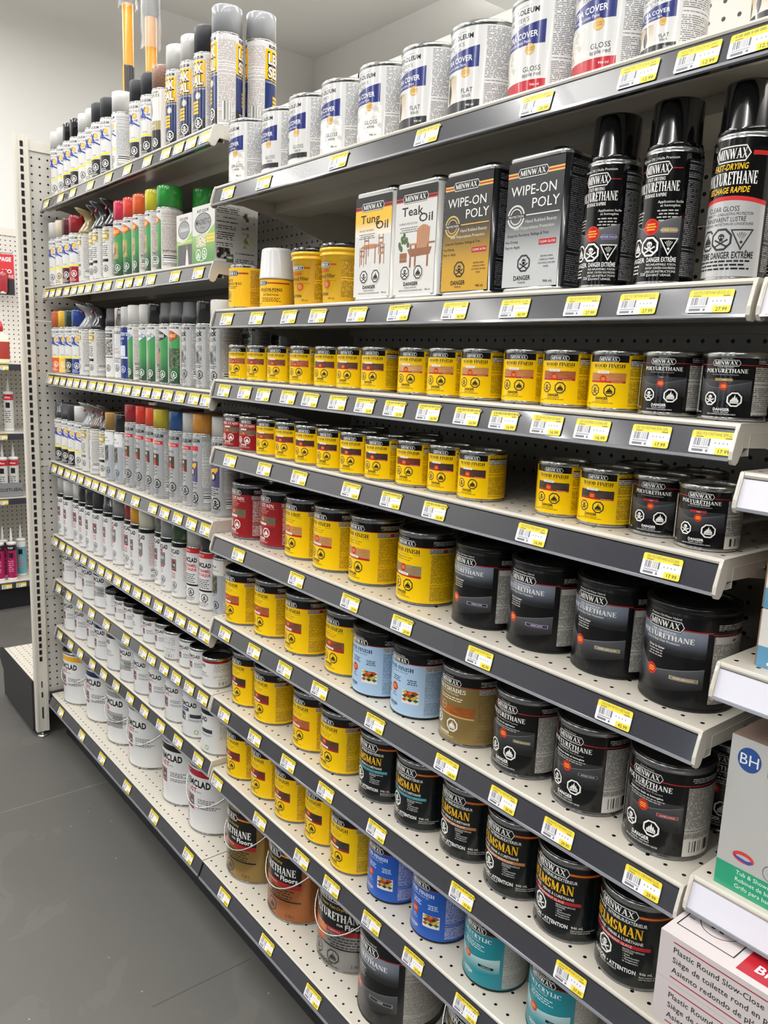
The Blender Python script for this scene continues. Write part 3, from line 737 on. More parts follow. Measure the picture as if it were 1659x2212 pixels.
def L_ultra(r, h, tone, word, shade, half=False):
    """white latex quart with the blue wedge; tone: bottom band colour"""
    a = Art(); d = D(r); Z = lambda f: f * h; W = gm('D6D5D3', .2, .6); B = gm('1F2A6B'); K = gm('2A2A2E')
    cyl_base(a, r, Z(.035), Z(.94), W)
    a.rect(d(-52), Z(.035), d(38), Z(.46), photo('E2DFDA', 'F0EEEA', 'C6C2BA', 60) if tone in ('w', 'sw') else W)
    a.text('TRUSTED QUALITY SINCE 1921', d(-4), Z(.885), Z(.012), K, wmax=d(40))
    a.text('RUST-OLEUM', d(-8), Z(.815), Z(.052), gm('151518'), w=d(62), bold=.04)
    a.text('PAINTER\'S', d(-14), Z(.74), Z(.045), K, w=d(44)); a.text('Touch', d(-10), Z(.69), Z(.045), K, shear=.35)
    a.up(); a.poly([(d(-62), Z(.50)), (d(34), Z(.50)), (d(34), Z(.73)), (d(-62), Z(.63))], B)
    a.text('ULTRA COVER', d(-12), Z(.575), Z(.062), gm('F2F0EC'), w=d(70), bold=.015); a.text('Premium Latex Paint', d(-12), Z(.525), Z(.032), gm('E8E8F2'), wmax=d(60))
    if tone in ('k', 'r'):
        c = {'k': '2B2B2F', 'r': 'A81F2C'}[tone]
        a.rect(d(-62), Z(.035), d(38), Z(.15), gm(c))
        if tone == 'k':
            a.rect(d(-54), Z(.15), d(-6), Z(.45), fade('D8D2C6', 'BFA98C', h * .15, h * .45))
            pts = [(-2, -.13), (2, -.13), (5.5, -.05), (6, .0), (4, .05), (1.6, .08), (1.6, .14), (3, .15), (-3, .15), (-1.6, .14), (-1.6, .08), (-4, .05), (-6, .0), (-5.5, -.05)]
            a.shape([(d(-24 + p[0]), Z(.29 + p[1])) for p in pts], gm('161618')); a.shape([(d(-46 + p[0] * .6), Z(.28 + p[1])) for p in pts], gm('161618'))
            for k in range(5): a.up(); a.poly([(d(-24), Z(.43)), (d(-34 + 5 * k), Z(.46 - .01 * abs(k - 2))), (d(-32 + 5 * k), Z(.48 - .01 * abs(k - 2)))], gm('5E7A4E'))
        else:
            a.rect(d(-54), Z(.15), d(-10), Z(.45), photo('D8D2C6', 'E6E2DA', 'BFB8AC', 70))
            for x, zz in ((-52, .42), (-50, .34), (-48, .24), (-44, .2), (-40, .3)): a.ring(d(x), Z(zz - .04), d(7), d(1.3), gm('B5202C'), 4, ry=Z(.05), rot=.5)
    elif tone in ('w',):
        for k in range(9): a.rect(d(-50), Z(.17 + k * .028), d(-26), Z(.19 + k * .028), gm('D6D3CC'))
    elif tone == 'g':
        a.rect(d(-60), Z(.10), d(38), Z(.17), gm('2B2B2F')); a.rect(d(-54), Z(.17), d(-16), Z(.42), photo('2E2E32', '55555A', 'BDBBB6', 90))
    a.disc(d(12), Z(.455), Z(.058), gm('C89B4A')); a.disc(d(12), Z(.455), Z(.048), gm('D9B268')); a.text('DOUBLE', d(12), Z(.462), Z(.018), gm('5A3E14')); a.text('COVER', d(12), Z(.438), Z(.018), gm('5A3E14'))
    a.text(word, d(16), Z(.235), Z(.052), gm('2A2A2C'), wmax=d(34)); a.text(shade, d(16), Z(.185), Z(.042), gm('2A2A2C'), wmax=d(36))
    a.text('236 ml' if half else '946 ml', d(22), Z(.085), Z(.028), gm('F0EEEA') if tone in ('k', 'r') else K)
    a.rect(d(44), Z(.06), d(150), Z(.92), fineprint('DAD8D5', '4A4C58', .0022)); a.rect(d(-170), Z(.06), d(-72), Z(.92), fineprint('DAD8D5', '4A4C58', .0022))
    return a.cyl(r)

def car(a, x0, z0, x1, z1, body='7A2A30', bg='6E6C6C'):
    w, h = x1 - x0, z1 - z0
    a.rect(x0, z0, x1, z1, gm(bg)); a.shape([(x0, z0 + h * .5), (x0 + w * .15, z0 + h * .8), (x0 + w * .5, z0 + h * .95), (x0 + w * .85, z0 + h * .8), (x0 + w * .95, z0 + h * .55), (x0 + w * .5, z0 + h * .5)], gm(body))
    a.rect(x0 + w * .1, z0 + h * .12, x0 + w * .8, z0 + h * .42, gm('3C3C40')); a.disc(x0 + w * .78, z0 + h * .42, h * .11, gm('C9C9CC')); a.disc(x0 + w * .22, z0 + h * .42, h * .11, gm('C9C9CC'))

def L_rust(r, h, band=None, variant='rust', turned=False):
    """white rust-paint can: quart, gallon and half pint share it"""
    a = Art(); d = D(r); Z = lambda f: f * h; W = gm('DBDBDB', .25, .5); K = gm('101012'); RD = gm('A32A34')
    cyl_base(a, r, Z(.03), Z(.955), W)
    if band: cyl_base(a, r, Z(.835), Z(.93), gm(band)); a.text('Colour', d(-30), Z(.87), Z(.028), gm('F2F0EC'))
    a.rect(d(-44), Z(.84), d(-28), Z(.875), K); a.text('TREMCLAD', d(-10), Z(.685), Z(.100), K, w=d(74), bold=.045)
    if variant == 'rust': a.text('RUST', d(-20), Z(.59), Z(.070), RD, w=d(34), bold=.03); a.text('PAINT', d(2), Z(.595), Z(.024), K); car(a, d(-46), Z(.36), d(-10), Z(.54)); a.rect(d(-46), Z(.325), d(-10), Z(.355), RD)
    elif variant == 'primer': a.rect(d(-46), Z(.58), d(-14), Z(.645), RD); a.text('RUST PAINT', d(-30), Z(.598), Z(.028), gm('F2F0EC'), wmax=d(26)); a.rect(d(-46), Z(.30), d(26), Z(.565), gm('9A9C9A')); a.text('PRIMING', d(-20), Z(.42), Z(.07), gm('E4E4E2'), w=d(46)); a.rect(d(-46), Z(.27), d(-16), Z(.30), RD)
    else: a.rect(d(-46), Z(.575), d(2), Z(.655), gm('2E3A66')); a.text('RUST PAINT', d(-22), Z(.598), Z(.036), gm('F2F0EC')); car(a, d(-46), Z(.35), d(-10), Z(.555), '30343C', '8A8C8E'); a.rect(d(6), Z(.45), d(44), Z(.53), gm('30343C')); a.ring(d(26), Z(.14), Z(.05), Z(.016), gm('6E9A3A'))
    lines(a, d(0), Z(.50), d(34), 3, Z(.026), gm('3A3A3C'), 'l'); lines(a, d(0), Z(.40), d(44), 2, Z(.026), gm('3A3A3C'), 'l')
    if variant != 'water': a.octo(d(-38), Z(.235), Z(.062), mat('202022'), W)
    lines(a, d(-38), Z(.15), d(22), 4, Z(.022), gm('3A3A3C'))
    a.rect(d(64), Z(.34), d(128), Z(.83), fineprint('E4E4E4', '505050', .0019)); a.text('RUST-OLEUM', d(96), Z(.27), Z(.028), K); a.rect(d(80), Z(.10), d(122), Z(.22), barcode('DBDBDB'))
    return a.cyl(r)

def spray_print(a, r, h, paper='DAD9D6', ink='565A66', x0=52, x1=135, coat=0):
    d = D(r); a.rect(d(x0), h * .08, d(x1), h * .92, fineprint(paper, ink, .0019)); a.rect(d(x0 + 8), h * .10, d(x1 - 18), h * .26, barcode('E6E4E0', '3A3A3E', .0010, False))

def L_2x(r, h, bot, scene='C8C6C0'):
    a = Art(); d = D(r); Z = lambda f: f * h; W = gm('D9D8D6', .2, .6); B = gm('24388C')
    light = bot in ('D8D7D4', 'E6DCC2')
    cyl_base(a, r, Z(.03), Z(.97), W); a.rect(d(-70), Z(.03), d(46), Z(.34), gm(bot))
    a.text('RUST-OLEUM', 0, Z(.885), Z(.042), gm('202024'), w=d(84), bold=.03); a.text("PAINTER'S Touch", 0, Z(.825), Z(.036), gm('3A3A40'))
    a.text('2X', d(-8), Z(.655), Z(.135), B, w=d(60), bold=.10, shear=.1)
    a.up(); a.poly([(d(-50), Z(.665)), (d(20), Z(.625)), (d(50), Z(.575)), (d(50), Z(.60)), (d(20), Z(.655)), (d(-50), Z(.70))], B)
    a.disc(d(24), Z(.755), Z(.048), gm('D9A32A')); a.disc(d(24), Z(.755), Z(.034), gm('E9C260')); a.text('1-HR', d(28), Z(.665), Z(.036), B, bold=.03)
    a.text('ULTRA COVER', d(-14), Z(.605), Z(.028), gm('3A3A40')); a.disc(d(-26), Z(.49), Z(.075), gm(scene), ry=Z(.085)); a.text('GLOSS', d(12), Z(.40), Z(.026), gm('3A3A40'))
    a.up(); a.poly([(d(-70), Z(.335)), (d(46), Z(.36)), (d(46), Z(.39)), (d(-70), Z(.365))], gm('F2DC1E'))
    c = mat('202022') if light else mat('F0EEE9'); g = gm(bot)
    a.tri(d(-26), Z(.185), Z(.052), c, g); a.octo(d(20), Z(.20), Z(.070), c, g); a.text('DANGER', d(4), Z(.095), Z(.028), c); lines(a, d(4), Z(.075), d(60), 2, Z(.018), c)
    spray_print(a, r, h); a.rect(d(-135), Z(.08), d(-74), Z(.92), fineprint('DAD9D6', '565A66', .0019))
    return a.cyl(r)

def L_leak(r, h, turned=False):
    a = Art(); d = D(r); Z = lambda f: f * h; W = gm('D9D8D6', .2, .6); N = gm('22305E'); Y = gm('F2B91A')
    cyl_base(a, r, Z(.03), Z(.97), W)
    for off in (0, 180):
        D2 = lambda x: d(x + off)
        a.rect(D2(-58), Z(.03), D2(52), Z(.58), N); a.rect(D2(-58), Z(.03), D2(52), Z(.20), gm('1E1E22')); a.rect(D2(-58), Z(.58), D2(52), Z(.90), Y)
        a.text('RUST-OLEUM', D2(0), Z(.915), Z(.034), gm('17171B'), w=d(88), bold=.05)
        for body, zz in (('LEAK', .745), ('SEAL', .605)):
            a.text(body, D2(-2), Z(zz), Z(.125), gm('17171B'), w=d(94), bold=.09); a.text(body, D2(-2), Z(zz + .006), Z(.112), gm('F6F4F0'), w=d(88), bold=.03)
        a.text('CLEAR RUBBER COATING', D2(0), Z(.545), Z(.022), gm('E8E6E0')); a.disc(D2(18), Z(.475), Z(.045), gm('D9D4C4')); a.ring(D2(18), Z(.475), Z(.042), Z(.006), gm('6A6A66'))
        for k in range(4): a.rect(D2(-24), Z(.385 - .042 * k), D2(22), Z(.415 - .042 * k), Y)
        o = mat('F0EEE9'); a.tri(D2(-26), Z(.13), Z(.048), o, gm('1E1E22')); a.octo(D2(20), Z(.15), Z(.068), o, gm('1E1E22')); a.text('DANGER', D2(0), Z(.055), Z(.028), o)
    for x in (56, -124): a.rect(d(x), Z(.06), d(x + 64), Z(.92), fineprint('E4E2DE', '6A4A4A', .0019))
    a.rect(d(72), Z(.08), d(104), Z(.28), barcode())
    return a.cyl(r)

def L_oval(r, h, oval, word, scene, turned=False, oink='E9D27A', mid='2E7A3C'):
    """green specialty aerosol with a pointed oval title"""
    a = Art(); d = D(r); Z = lambda f: f * h; W = gm('D8D7D4', .2, .6)
    cyl_base(a, r, Z(.03), Z(.97), W)
    a.shape([(d(-70), Z(.03)), (d(48), Z(.03)), (d(48), Z(.80)), (d(20), Z(.745)), (d(-20), Z(.70)), (d(-70), Z(.68))], fade('1B3A22', '3A8A48', h * .08, h * .55))
    a.text('RUST-OLEUM', 0, Z(.915), Z(.034), gm('17171B'), w=d(84), bold=.04)
    n = 9; top = [(-62 + 104 * i / n, .80 + .085 * math.sin(math.pi * i / n)) for i in range(n + 1)]; bot = [(-62 + 104 * i / n, .80 - .085 * math.sin(math.pi * i / n)) for i in range(n, -1, -1)]
    for gx, c in ((1.06, '17171B'), (1.0, oval)):
        a.shape([(d(-10 + (p[0] + 10) * gx), Z(.80 + (p[1] - .80) * gx)) for p in top[1:] + bot[1:-1]], gm(c))
    a.text(word, d(-8), Z(.775), Z(.055), gm(oink), w=d(74), bold=.03)
    if scene == 'fridge': a.rect(d(-44), Z(.36), d(-6), Z(.60), gm('E2E0D8')); a.rect(d(-44), Z(.525), d(-6), Z(.529), gm('8A8A84')); a.rect(d(-44), Z(.35), d(-6), Z(.36), gm('3A3A3A'))
    elif scene == 'pot': a.shape([(d(-46), Z(.33)), (d(-2), Z(.36)), (d(6), Z(.55)), (d(-50), Z(.55))], woodgrain('8A4A1C', 'D07A2C', sx=400, sz=60)); a.disc(d(-22), Z(.56), d(26), gm('1B1B1B'), ry=Z(.045))
    elif scene == 'grill': a.rect(d(-60), Z(.28), d(48), Z(.60), photo('2A3A2A', '3E5A34', '6A7A5A', 120)); a.rect(d(-28), Z(.30), d(0), Z(.58), gm('17171A')); a.disc(d(-14), Z(.56), d(16), gm('2A2A2E'), ry=Z(.05))
    else:
        a.rect(d(-60), Z(.33), d(24), Z(.62), photo('8A8A4A', 'B89A62', '4A7A3A', 120)); a.up(); a.poly([(d(-48), Z(.46)), (d(-10), Z(.43)), (d(-10), Z(.59)), (d(-48), Z(.63))], gm('EDE9E4')); a.text('FOR', d(-30), Z(.545), Z(.035), gm('B83A4A')); a.text('SALE', d(-30), Z(.49), Z(.035), gm('B83A4A')); a.disc(d(2), Z(.48), Z(.03), gm('A3505A'), ry=Z(.05)); a.rect(d(-6), Z(.39), d(4), Z(.43), gm('3A2A22'))
    o = mat('DDE8DA'); g = gm('1F4A2A'); a.tri(d(-30), Z(.155), Z(.045), o, g); a.octo(d(18), Z(.17), Z(.066), o, g); a.text('DANGER', d(2), Z(.075), Z(.026), o)
    spray_print(a, r, h, 'DAD4CE', '7A6A62'); a.text('RUST-OLEUM', d(92), Z(.30), Z(.03), gm('1B1B1E'), bold=.03)
    return a.cyl(r)

def L_universal(r, h, chip='1B1B1E', c1='C9BE9A'):
    a = Art(); d = D(r); Z = lambda f: f * h; W = gm('CFCECA', .2, .6); Gd = mat('B79A5A', .25, .6, .3)
    cyl_base(a, r, Z(.03), Z(.97), W); a.rect(d(-62), Z(.74), d(40), Z(.97), fade('D8C88E', 'F2EBCB', h * .74, h * .97, .2, .5))
    a.text('RUST-OLEUM', 0, Z(.905), Z(.036), gm('2A2418'), w=d(80), bold=.03)
    a.up(); a.poly([(d(-56), Z(.77)), (d(30), Z(.77)), (d(40), Z(.80)), (d(40), Z(.86)), (d(30), Z(.88)), (d(-56), Z(.88))], gm('8E7636')); a.rect(d(-54), Z(.785), d(32), Z(.865), gm('C4AC62'))
    a.text('UNIVERSAL', d(-10), Z(.80), Z(.05), gm('F6F0DA'), w=d(74), bold=.04)
    a.text('METALLIC', d(-14), Z(.69), Z(.045), gm('2A2A2C'), bold=.02); lines(a, d(30), Z(.63), d(56), 6, Z(.038), gm('3E3E42'), 'r', .7)
    a.rect(d(-40), Z(.33), d(34), Z(.385), gm(chip))
    k = mat('1B1B1E'); a.tri(d(-28), Z(.205), Z(.052), k, W); a.octo(d(16), Z(.20), Z(.070), k, W); a.shape([(d(-62), Z(.03)), (d(-2), Z(.03)), (d(-26), Z(.10)), (d(-62), Z(.14))], Gd)
    spray_print(a, r, h, 'D6D4D0', '4A4640')
    return a.cyl(r)

def L_grey(r, h, kind='mark'):
    a = Art(); d = D(r); Z = lambda f: f * h
    base = {'mark': 'B4B5B6', 'quick': 'BDBDBB', 'hammer': 'B9BEC4'}[kind]; W = mat(base, .25, .35, .5); K = gm('141417')
    cyl_base(a, r, Z(.03), Z(.97), W)
    if kind == 'mark':
        a.text('RUST-OLEUM', 0, Z(.875), Z(.046), K, w=d(96), bold=.05); a.rect(d(-40), Z(.775), d(46), Z(.825), gm('C42232')); a.shape([(d(-44), Z(.80)), (d(-22), Z(.85)), (d(-2), Z(.80)), (d(-22), Z(.75))], gm('EBD23A')); a.text('PROFESSIONAL', d(4), Z(.787), Z(.026), gm('F2F0EC'), wmax=d(60))
        a.text('MARKING', d(-12), Z(.69), Z(.036), gm('2A2A2C')); a.rect(d(-34), Z(.47), d(26), Z(.64), photo('1E2A1E', '2E3A2A', '5A2A22', 60)); a.up(); a.poly([(d(-12), Z(.47)), (d(12), Z(.47)), (d(2), Z(.54)), (d(-6), Z(.56))], gm('C43A2A')); a.disc(d(0), Z(.60), Z(.022), gm('D8B8A0'))
        lines(a, d(-34), Z(.44), d(50), 6, Z(.024), K, 'l', .7)
    elif kind == 'stripe':
        pass
    elif kind == 'quick':
        a.text('RUST-OLEUM', 0, Z(.915), Z(.034), K, w=d(84), bold=.04); a.text('Quick', d(-8), Z(.80), Z(.085), K, bold=.05, shear=.2, rot=.12, wmax=d(70)); a.text('COLOR', d(-8), Z(.715), Z(.06), K, bold=.01, rot=.12, wmax=d(70))
        a.rect(d(-34), Z(.38), d(26), Z(.66), photo('4A4A4A', '8A8A88', 'B4B4B0', 70)); a.rect(d(-6), Z(.42), d(6), Z(.56), gm('3A3A3C')); lines(a, d(-20), Z(.345), d(50), 2, Z(.024), K, 'l')
    else:
        a.rect(d(-64), Z(.72), d(52), Z(.97), gm('E2E2E0')); a.text('TREMCLAD', d(-6), Z(.84), Z(.032), K, w=d(46), bold=.05); a.text('hammered', d(-6), Z(.775), Z(.05), gm('8A8A8C'), wmax=d(72)); a.rect(d(-56), Z(.40), d(22), Z(.70), photo('1E2A1C', '3A4434', '7A6A5A', 90)); lines(a, d(-48), Z(.37), d(60), 2, Z(.026), K, 'l')
    a.tri(d(-30), Z(.225), Z(.055), K, W); a.octo(d(14), Z(.21), Z(.072), K, W); a.text('DANGER', d(-2), Z(.10), Z(.032), gm('4A4A4E')); lines(a, d(-2), Z(.08), d(60), 2, Z(.018), gm('4A4A4E'))
    spray_print(a, r, h, 'C6C6C4' if kind != 'hammer' else 'D6D6D4', '4A4A4E')
    return a.cyl(r)

def L_stripe(r, h):
    a = Art(); d = D(r); Z = lambda f: f * h; W = mat('B4B5B6', .25, .35, .5); K = gm('141417')
    cyl_base(a, r, Z(.03), Z(.97), W); a.text('RUST-OLEUM', 0, Z(.885), Z(.046), K, w=d(96), bold=.05)
    a.rect(d(-40), Z(.775), d(40), Z(.835), gm('C42232')); a.disc(d(-24), Z(.80), Z(.05), gm('EBD23A')); a.text('STRIPING PAINT', d(-8), Z(.68), Z(.055), K, w=d(86)); a.rect(d(-52), Z(.37), d(38), Z(.64), gm('4A4668'))
    a.shape([(d(-52), Z(.40)), (d(-10), Z(.46)), (d(30), Z(.58)), (d(30), Z(.62)), (d(-30), Z(.58)), (d(-52), Z(.62))], gm('E0A63A')); a.disc(d(4), Z(.50), Z(.05), gm('17171A'), ry=Z(.06)); a.disc(d(4), Z(.50), Z(.026), gm('D8D7D4'), ry=Z(.034))
    lines(a, d(-48), Z(.34), d(80), 4, Z(.026), K, 'l', .8); a.tri(d(-28), Z(.17), Z(.060), K, W); a.octo(d(18), Z(.165), Z(.078), K, W); a.text('DANGER EXTRÊME', d(0), Z(.075), Z(.034), gm('3A3A3E'), wmax=d(84)); lines(a, 0, Z(.055), d(70), 2, Z(.018), gm('4A4A4E'))
    a.rect(d(58), Z(.30), d(130), Z(.90), fineprint('D0D0CE', '4A4A4E', .0019)); a.rect(d(66), Z(.10), d(116), Z(.26), barcode('D0D0CE', '3A3A3E', .001, False))
    return a.cyl(r)

def L_tspray(r, h, variant='rust', band='101012', chip='7A2A30'):
    a = Art(); d = D(r); Z = lambda f: f * h; W = gm('D9D9D9', .22, .5); K = gm('101012'); RD = gm('A32A34')
    cyl_base(a, r, Z(.03), Z(.97), W)
    if variant == 'heat':
        cyl_base(a, r, Z(.90), Z(.985), gm('C42A2E')); a.text('LUSTRÉ', d(-2), Z(.925), Z(.034), gm('F2D8D0')); a.disc(d(-34), Z(.86), Z(.04), gm('B49A5A')); a.text('TREMCLAD', 0, Z(.745), Z(.075), K, w=d(104), bold=.05); a.text('HEAT ENAMEL', 0, Z(.66), Z(.05), gm('B8262E'), w=d(100), bold=.04); a.text('HAUTE CHALEUR', 0, Z(.59), Z(.05), gm('B8262E'), w=d(100), bold=.04)
        lines(a, 0, Z(.52), d(84), 5, Z(.034), gm('2E2E32')); cyl_base(a, r, Z(.325), Z(.355), K); a.tri(d(-24), Z(.225), Z(.062), K, W); a.octo(d(20), Z(.215), Z(.075), K, W); a.text('DANGER EXTRÊME', 0, Z(.105), Z(.034), gm('3A3A3E'), wmax=d(80)); lines(a, 0, Z(.085), d(70), 2, Z(.02), gm('4A4A4E'))
    else:
        cyl_base(a, r, Z(.915), Z(.985), K); a.text('Colour', d(-26), Z(.935), Z(.028), gm('D8D8D6')); a.text('TREMCLAD', d(-4), Z(.80), Z(.075), K, w=d(84), bold=.05)
        if variant == 'rust': a.text('RUST', d(-16), Z(.725), Z(.05), RD, w=d(38), bold=.03); a.text('PAINT', d(12), Z(.73), Z(.02), K); car(a, d(-46), Z(.51), d(22), Z(.70), chip); a.rect(d(-46), Z(.485), d(22), Z(.51), RD); a.rect(d(-20), Z(.35), d(14), Z(.46), RD); a.rect(d(-17), Z(.357), d(11), Z(.453), W); lines(a, d(-3), Z(.425), d(22), 3, Z(.028), K)
        else: a.rect(d(-30), Z(.735), d(8), Z(.785), RD); a.rect(d(-46), Z(.49), d(24), Z(.73), gm('6E6E70')); a.text({'primer': 'PRIMER', 'clear': 'CLEAR'}[variant], d(-10), Z(.60), Z(.065), gm('E4E4E2'), w=d(58)); a.rect(d(-46), Z(.46), d(18), Z(.485), RD); a.ring(d(-4), Z(.40), Z(.045), Z(.012), gm('8A8A8C'))
        k = mat('1B1B1E'); a.tri(d(-36), Z(.26), Z(.045), k, W); a.octo(d(8), Z(.235), Z(.066), k, W); a.text('DANGER', d(-6), Z(.135), Z(.028), gm('4A4A4E')); lines(a, d(-2), Z(.11), d(56), 2, Z(.018), gm('4A4A4E'))
    a.rect(d(56), Z(.30), d(124), Z(.90), fineprint('E0DEDC', '8A5A5A', .0019)); a.rect(d(66), Z(.08), d(112), Z(.24), barcode('E6E6E4', '3A3A3E', .001, False))
    return a.cyl(r)

def L_misc(r, h, kind):
    a = Art(); d = D(r); Z = lambda f: f * h; K = gm('151518')
    if kind == 'blue': g = gm('1E2F6E'); cyl_base(a, r, Z(.03), Z(.97), g); a.text("PAINTER'S", 0, Z(.82), Z(.06), gm('E8ECF4'), w=d(86), bold=.02); a.text('Touch', 0, Z(.75), Z(.05), gm('E8ECF4'), shear=.3); a.rect(d(-40), Z(.44), d(30), Z(.64), gm('D6DAE2')); a.disc(d(0), Z(.68), Z(.03), gm('4A9AD6')); a.rect(d(-60), Z(.40), d(48), Z(.43), gm('E8ECF4')); o = mat('C8D2F0'); a.octo(d(14), Z(.20), Z(.07), o, g)
    elif kind == 'chrome': g = gm('D6D5D4', .2, .6); cyl_base(a, r, Z(.03), Z(.97), g); a.text('RUST-OLEUM', 0, Z(.86), Z(.05), K, w=d(100), bold=.04); a.ring(d(0), Z(.70), Z(.07), Z(.008), gm('9A9A9C')); a.text('BRIGHT', 0, Z(.55), Z(.045), gm('4A4A4E')); a.text('METALLIC', 0, Z(.49), Z(.045), gm('4A4A4E')); a.rect(d(-60), Z(.40), d(50), Z(.41), gm('B84A4A')); a.octo(d(14), Z(.21), Z(.07), K, g); lines(a, 0, Z(.38), d(70), 3, Z(.03), gm('4A4A4E'))
    elif kind == 'texture': g = gm('D6D5D3', .2, .6); cyl_base(a, r, Z(.03), Z(.97), g); a.text('RUST-OLEUM', 0, Z(.90), Z(.036), K, w=d(86), bold=.04); a.rect(d(-60), Z(.79), d(46), Z(.87), gm('3A3A3C')); a.text('TEXTURED', 0, Z(.81), Z(.04), gm('E0E0DE')); a.rect(d(-60), Z(.45), d(46), Z(.76), photo('3A3A38', '8A8882', 'B8B4AC', 120)); a.rect(d(-60), Z(.40), d(46), Z(.42), gm('5A3A3A')); a.octo(d(16), Z(.20), Z(.07), K, g)
    elif kind == 'stone': g = gm('E6E1DA', .2, .6); cyl_base(a, r, Z(.03), Z(.97), g); a.rect(d(-70), Z(.03), d(46), Z(.36), gm('26262A')); a.rect(d(-70), Z(.36), d(46), Z(.50), gm('A89E72')); a.text('RUST-OLEUM', 0, Z(.92), Z(.03), K, bold=.03); a.text('ACCENTS', 0, Z(.86), Z(.045), K, w=d(80), style='serif'); a.disc(d(-14), Z(.66), d(13), gm('3A3230'), ry=Z(.11)); a.rect(d(-19), Z(.74), d(-9), Z(.82), gm('3A3230')); a.text('stone', d(-4), Z(.41), Z(.05), gm('F2EEE0')); a.octo(d(14), Z(.17), Z(.07), mat('F0EEE9'), gm('26262A'))
    elif kind == 'polyspray':
        g = gm('08080A', .16, .8); W = gm('F2F0EC'); cyl_base(a, r, Z(.03), Z(.965), g); a.text('Premium Oil | Huile Premium', 0, Z(.915), Z(.020), W)
        a.rect(d(-60), Z(.845), d(52), Z(.852), gm('A3262A')); brand_plate(a, 0, Z(.85), d(66), Z(.11)); a.text('FAST-DRYING', 0, Z(.765), Z(.026), W, w=d(40), style='serif'); a.text('POLYURETHANE', 0, Z(.685), Z(.072), W, w=d(96), style='serif'); a.text('SÉCHAGE RAPIDE', 0, Z(.648), Z(.026), W, w=d(50), style='serif')
        a.text('Application facile', d(34), Z(.60), Z(.020), W, al='c'); a.text('et homogène', d(34), Z(.573), Z(.020), W); lines(a, d(32), Z(.54), d(44), 4, Z(.024), gm('B8B6B0')); lines(a, d(-36), Z(.54), d(30), 4, Z(.024), gm('B8B6B0'))
        sweep(a, d, Z, -60, 58, .42, .52, .50, fade('0C0C0E', '5A5A5E', h * .25, h * .50), gm('8A8A8E')); seal(a, d(0), Z(.43), Z(.062)); a.rect(d(22), Z(.385), d(52), Z(.42), gm('B0A88A')); a.rect(d(22.6), Z(.388), d(51.4), Z(.417), SWATCH_SLOT); a.text('SATINÉ CHAUD', d(37), Z(.396), Z(.014), W)
        o = mat('F0EEE9'); a.octo(d(-34), Z(.285), Z(.072), o, g, 'flame'); a.octo(d(0), Z(.285), Z(.078), o, g); a.tri(d(38), Z(.285), Z(.070), o, g)
        a.text('DANGER', d(-34), Z(.17), Z(.036), W, bold=.02); a.text('DANGER EXTRÊME', d(26), Z(.17), Z(.036), W, w=d(58), bold=.02); 
        for i, t in enumerate(('TRÈS INFLAMMABLE. POISON.', 'IRRITANT. CONTENU SOUS PRESSION.', 'LIRE LES INSTRUCTIONS', 'AVANT USAGE.')): a.text(t, d(26), Z(.142 - .026 * i), Z(.018), W, wmax=d(60))
        a.text('326 g', d(-6), Z(.07), Z(.024), W); lines(a, d(-36), Z(.14), d(28), 3, Z(.026), W)
        a.rect(d(64), Z(.06), d(150), Z(.92), fineprint('1C1C1F', 'A0A0A0', .0021))
    elif kind == 'polygloss':
        g = gm('08080A', .16, .8); W = gm('F2F0EC'); S = mat('C2C2C2', .25, .3, .5); cyl_base(a, r, Z(.03), Z(.965), g)
        n = 12; a.shape([(d(-75 + 150 * i / n), Z(.545 + .035 * math.cos(math.pi * (i / n - .5)))) for i in range(n + 1)] + [(d(75), Z(.03)), (d(-75), Z(.03))], S)
        for i in range(n):
            f = lambda k: Z(.545 + .035 * math.cos(math.pi * (k / n - .5)))
            a.poly([(d(-75 + 150 * i / n), f(i) - Z(.03)), (d(-75 + 150 * (i + 1) / n), f(i + 1) - Z(.03)), (d(-75 + 150 * (i + 1) / n), f(i + 1)), (d(-75 + 150 * i / n), f(i))], gm('C23232'), a.layer + 1)
        a.up(); brand_plate(a, d(2), Z(.86), d(72), Z(.12)); a.rect(d(40), Z(.845), d(75), Z(.875), gm('B22A28')); a.text('FAST-DRYING', d(0), Z(.755), Z(.042), gm('F0C020'), w=d(66), shear=.15, bold=.02); a.text('POLYURETHANE', 0, Z(.655), Z(.085), W, w=d(104), style='serif'); a.text('SÉCHAGE RAPIDE', 0, Z(.60), Z(.040), gm('F0C020'), w=d(80), shear=.15, bold=.02)
        a.text('CLEAR GLOSS', d(-4), Z(.475), Z(.036), K, w=d(62)); a.text('DURABILITY • LONG-LASTING PROTECTION', d(4), Z(.447), Z(.020), K, wmax=d(96)); a.text('TRANSPARENT LUSTRÉ', d(-2), Z(.405), Z(.034), K, w=d(84)); a.text('RÉSISTANCE • PROTECTION DE LONGUE DURÉE', d(4), Z(.38), Z(.018), K, wmax=d(100))
        a.octo(d(-32), Z(.285), Z(.078), mat('17171A'), S, 'flame'); a.octo(d(0), Z(.285), Z(.082), mat('17171A'), S); a.tri(d(36), Z(.285), Z(.078), mat('17171A'), S)
        a.text('EXTREME DANGER EXTRÊME', 0, Z(.155), Z(.046), gm('2A2A2E'), w=d(120), bold=.02); lines(a, 0, Z(.13), d(110), 3, Z(.026), K); a.rect(d(80), Z(.06), d(150), Z(.92), fineprint('1C1C1F', 'A0A0A0', .0021))
    elif kind == 'wax':
        g = gm('F0B81C', .3, .35); cyl_base(a, r, Z(.05), Z(.93), g); brand_plate(a, d(-8), Z(.80), d(52), Z(.13), stripe=('B22A28', '7A4A1A', 'B22A28'), x1=d(46), xl=d(-8))
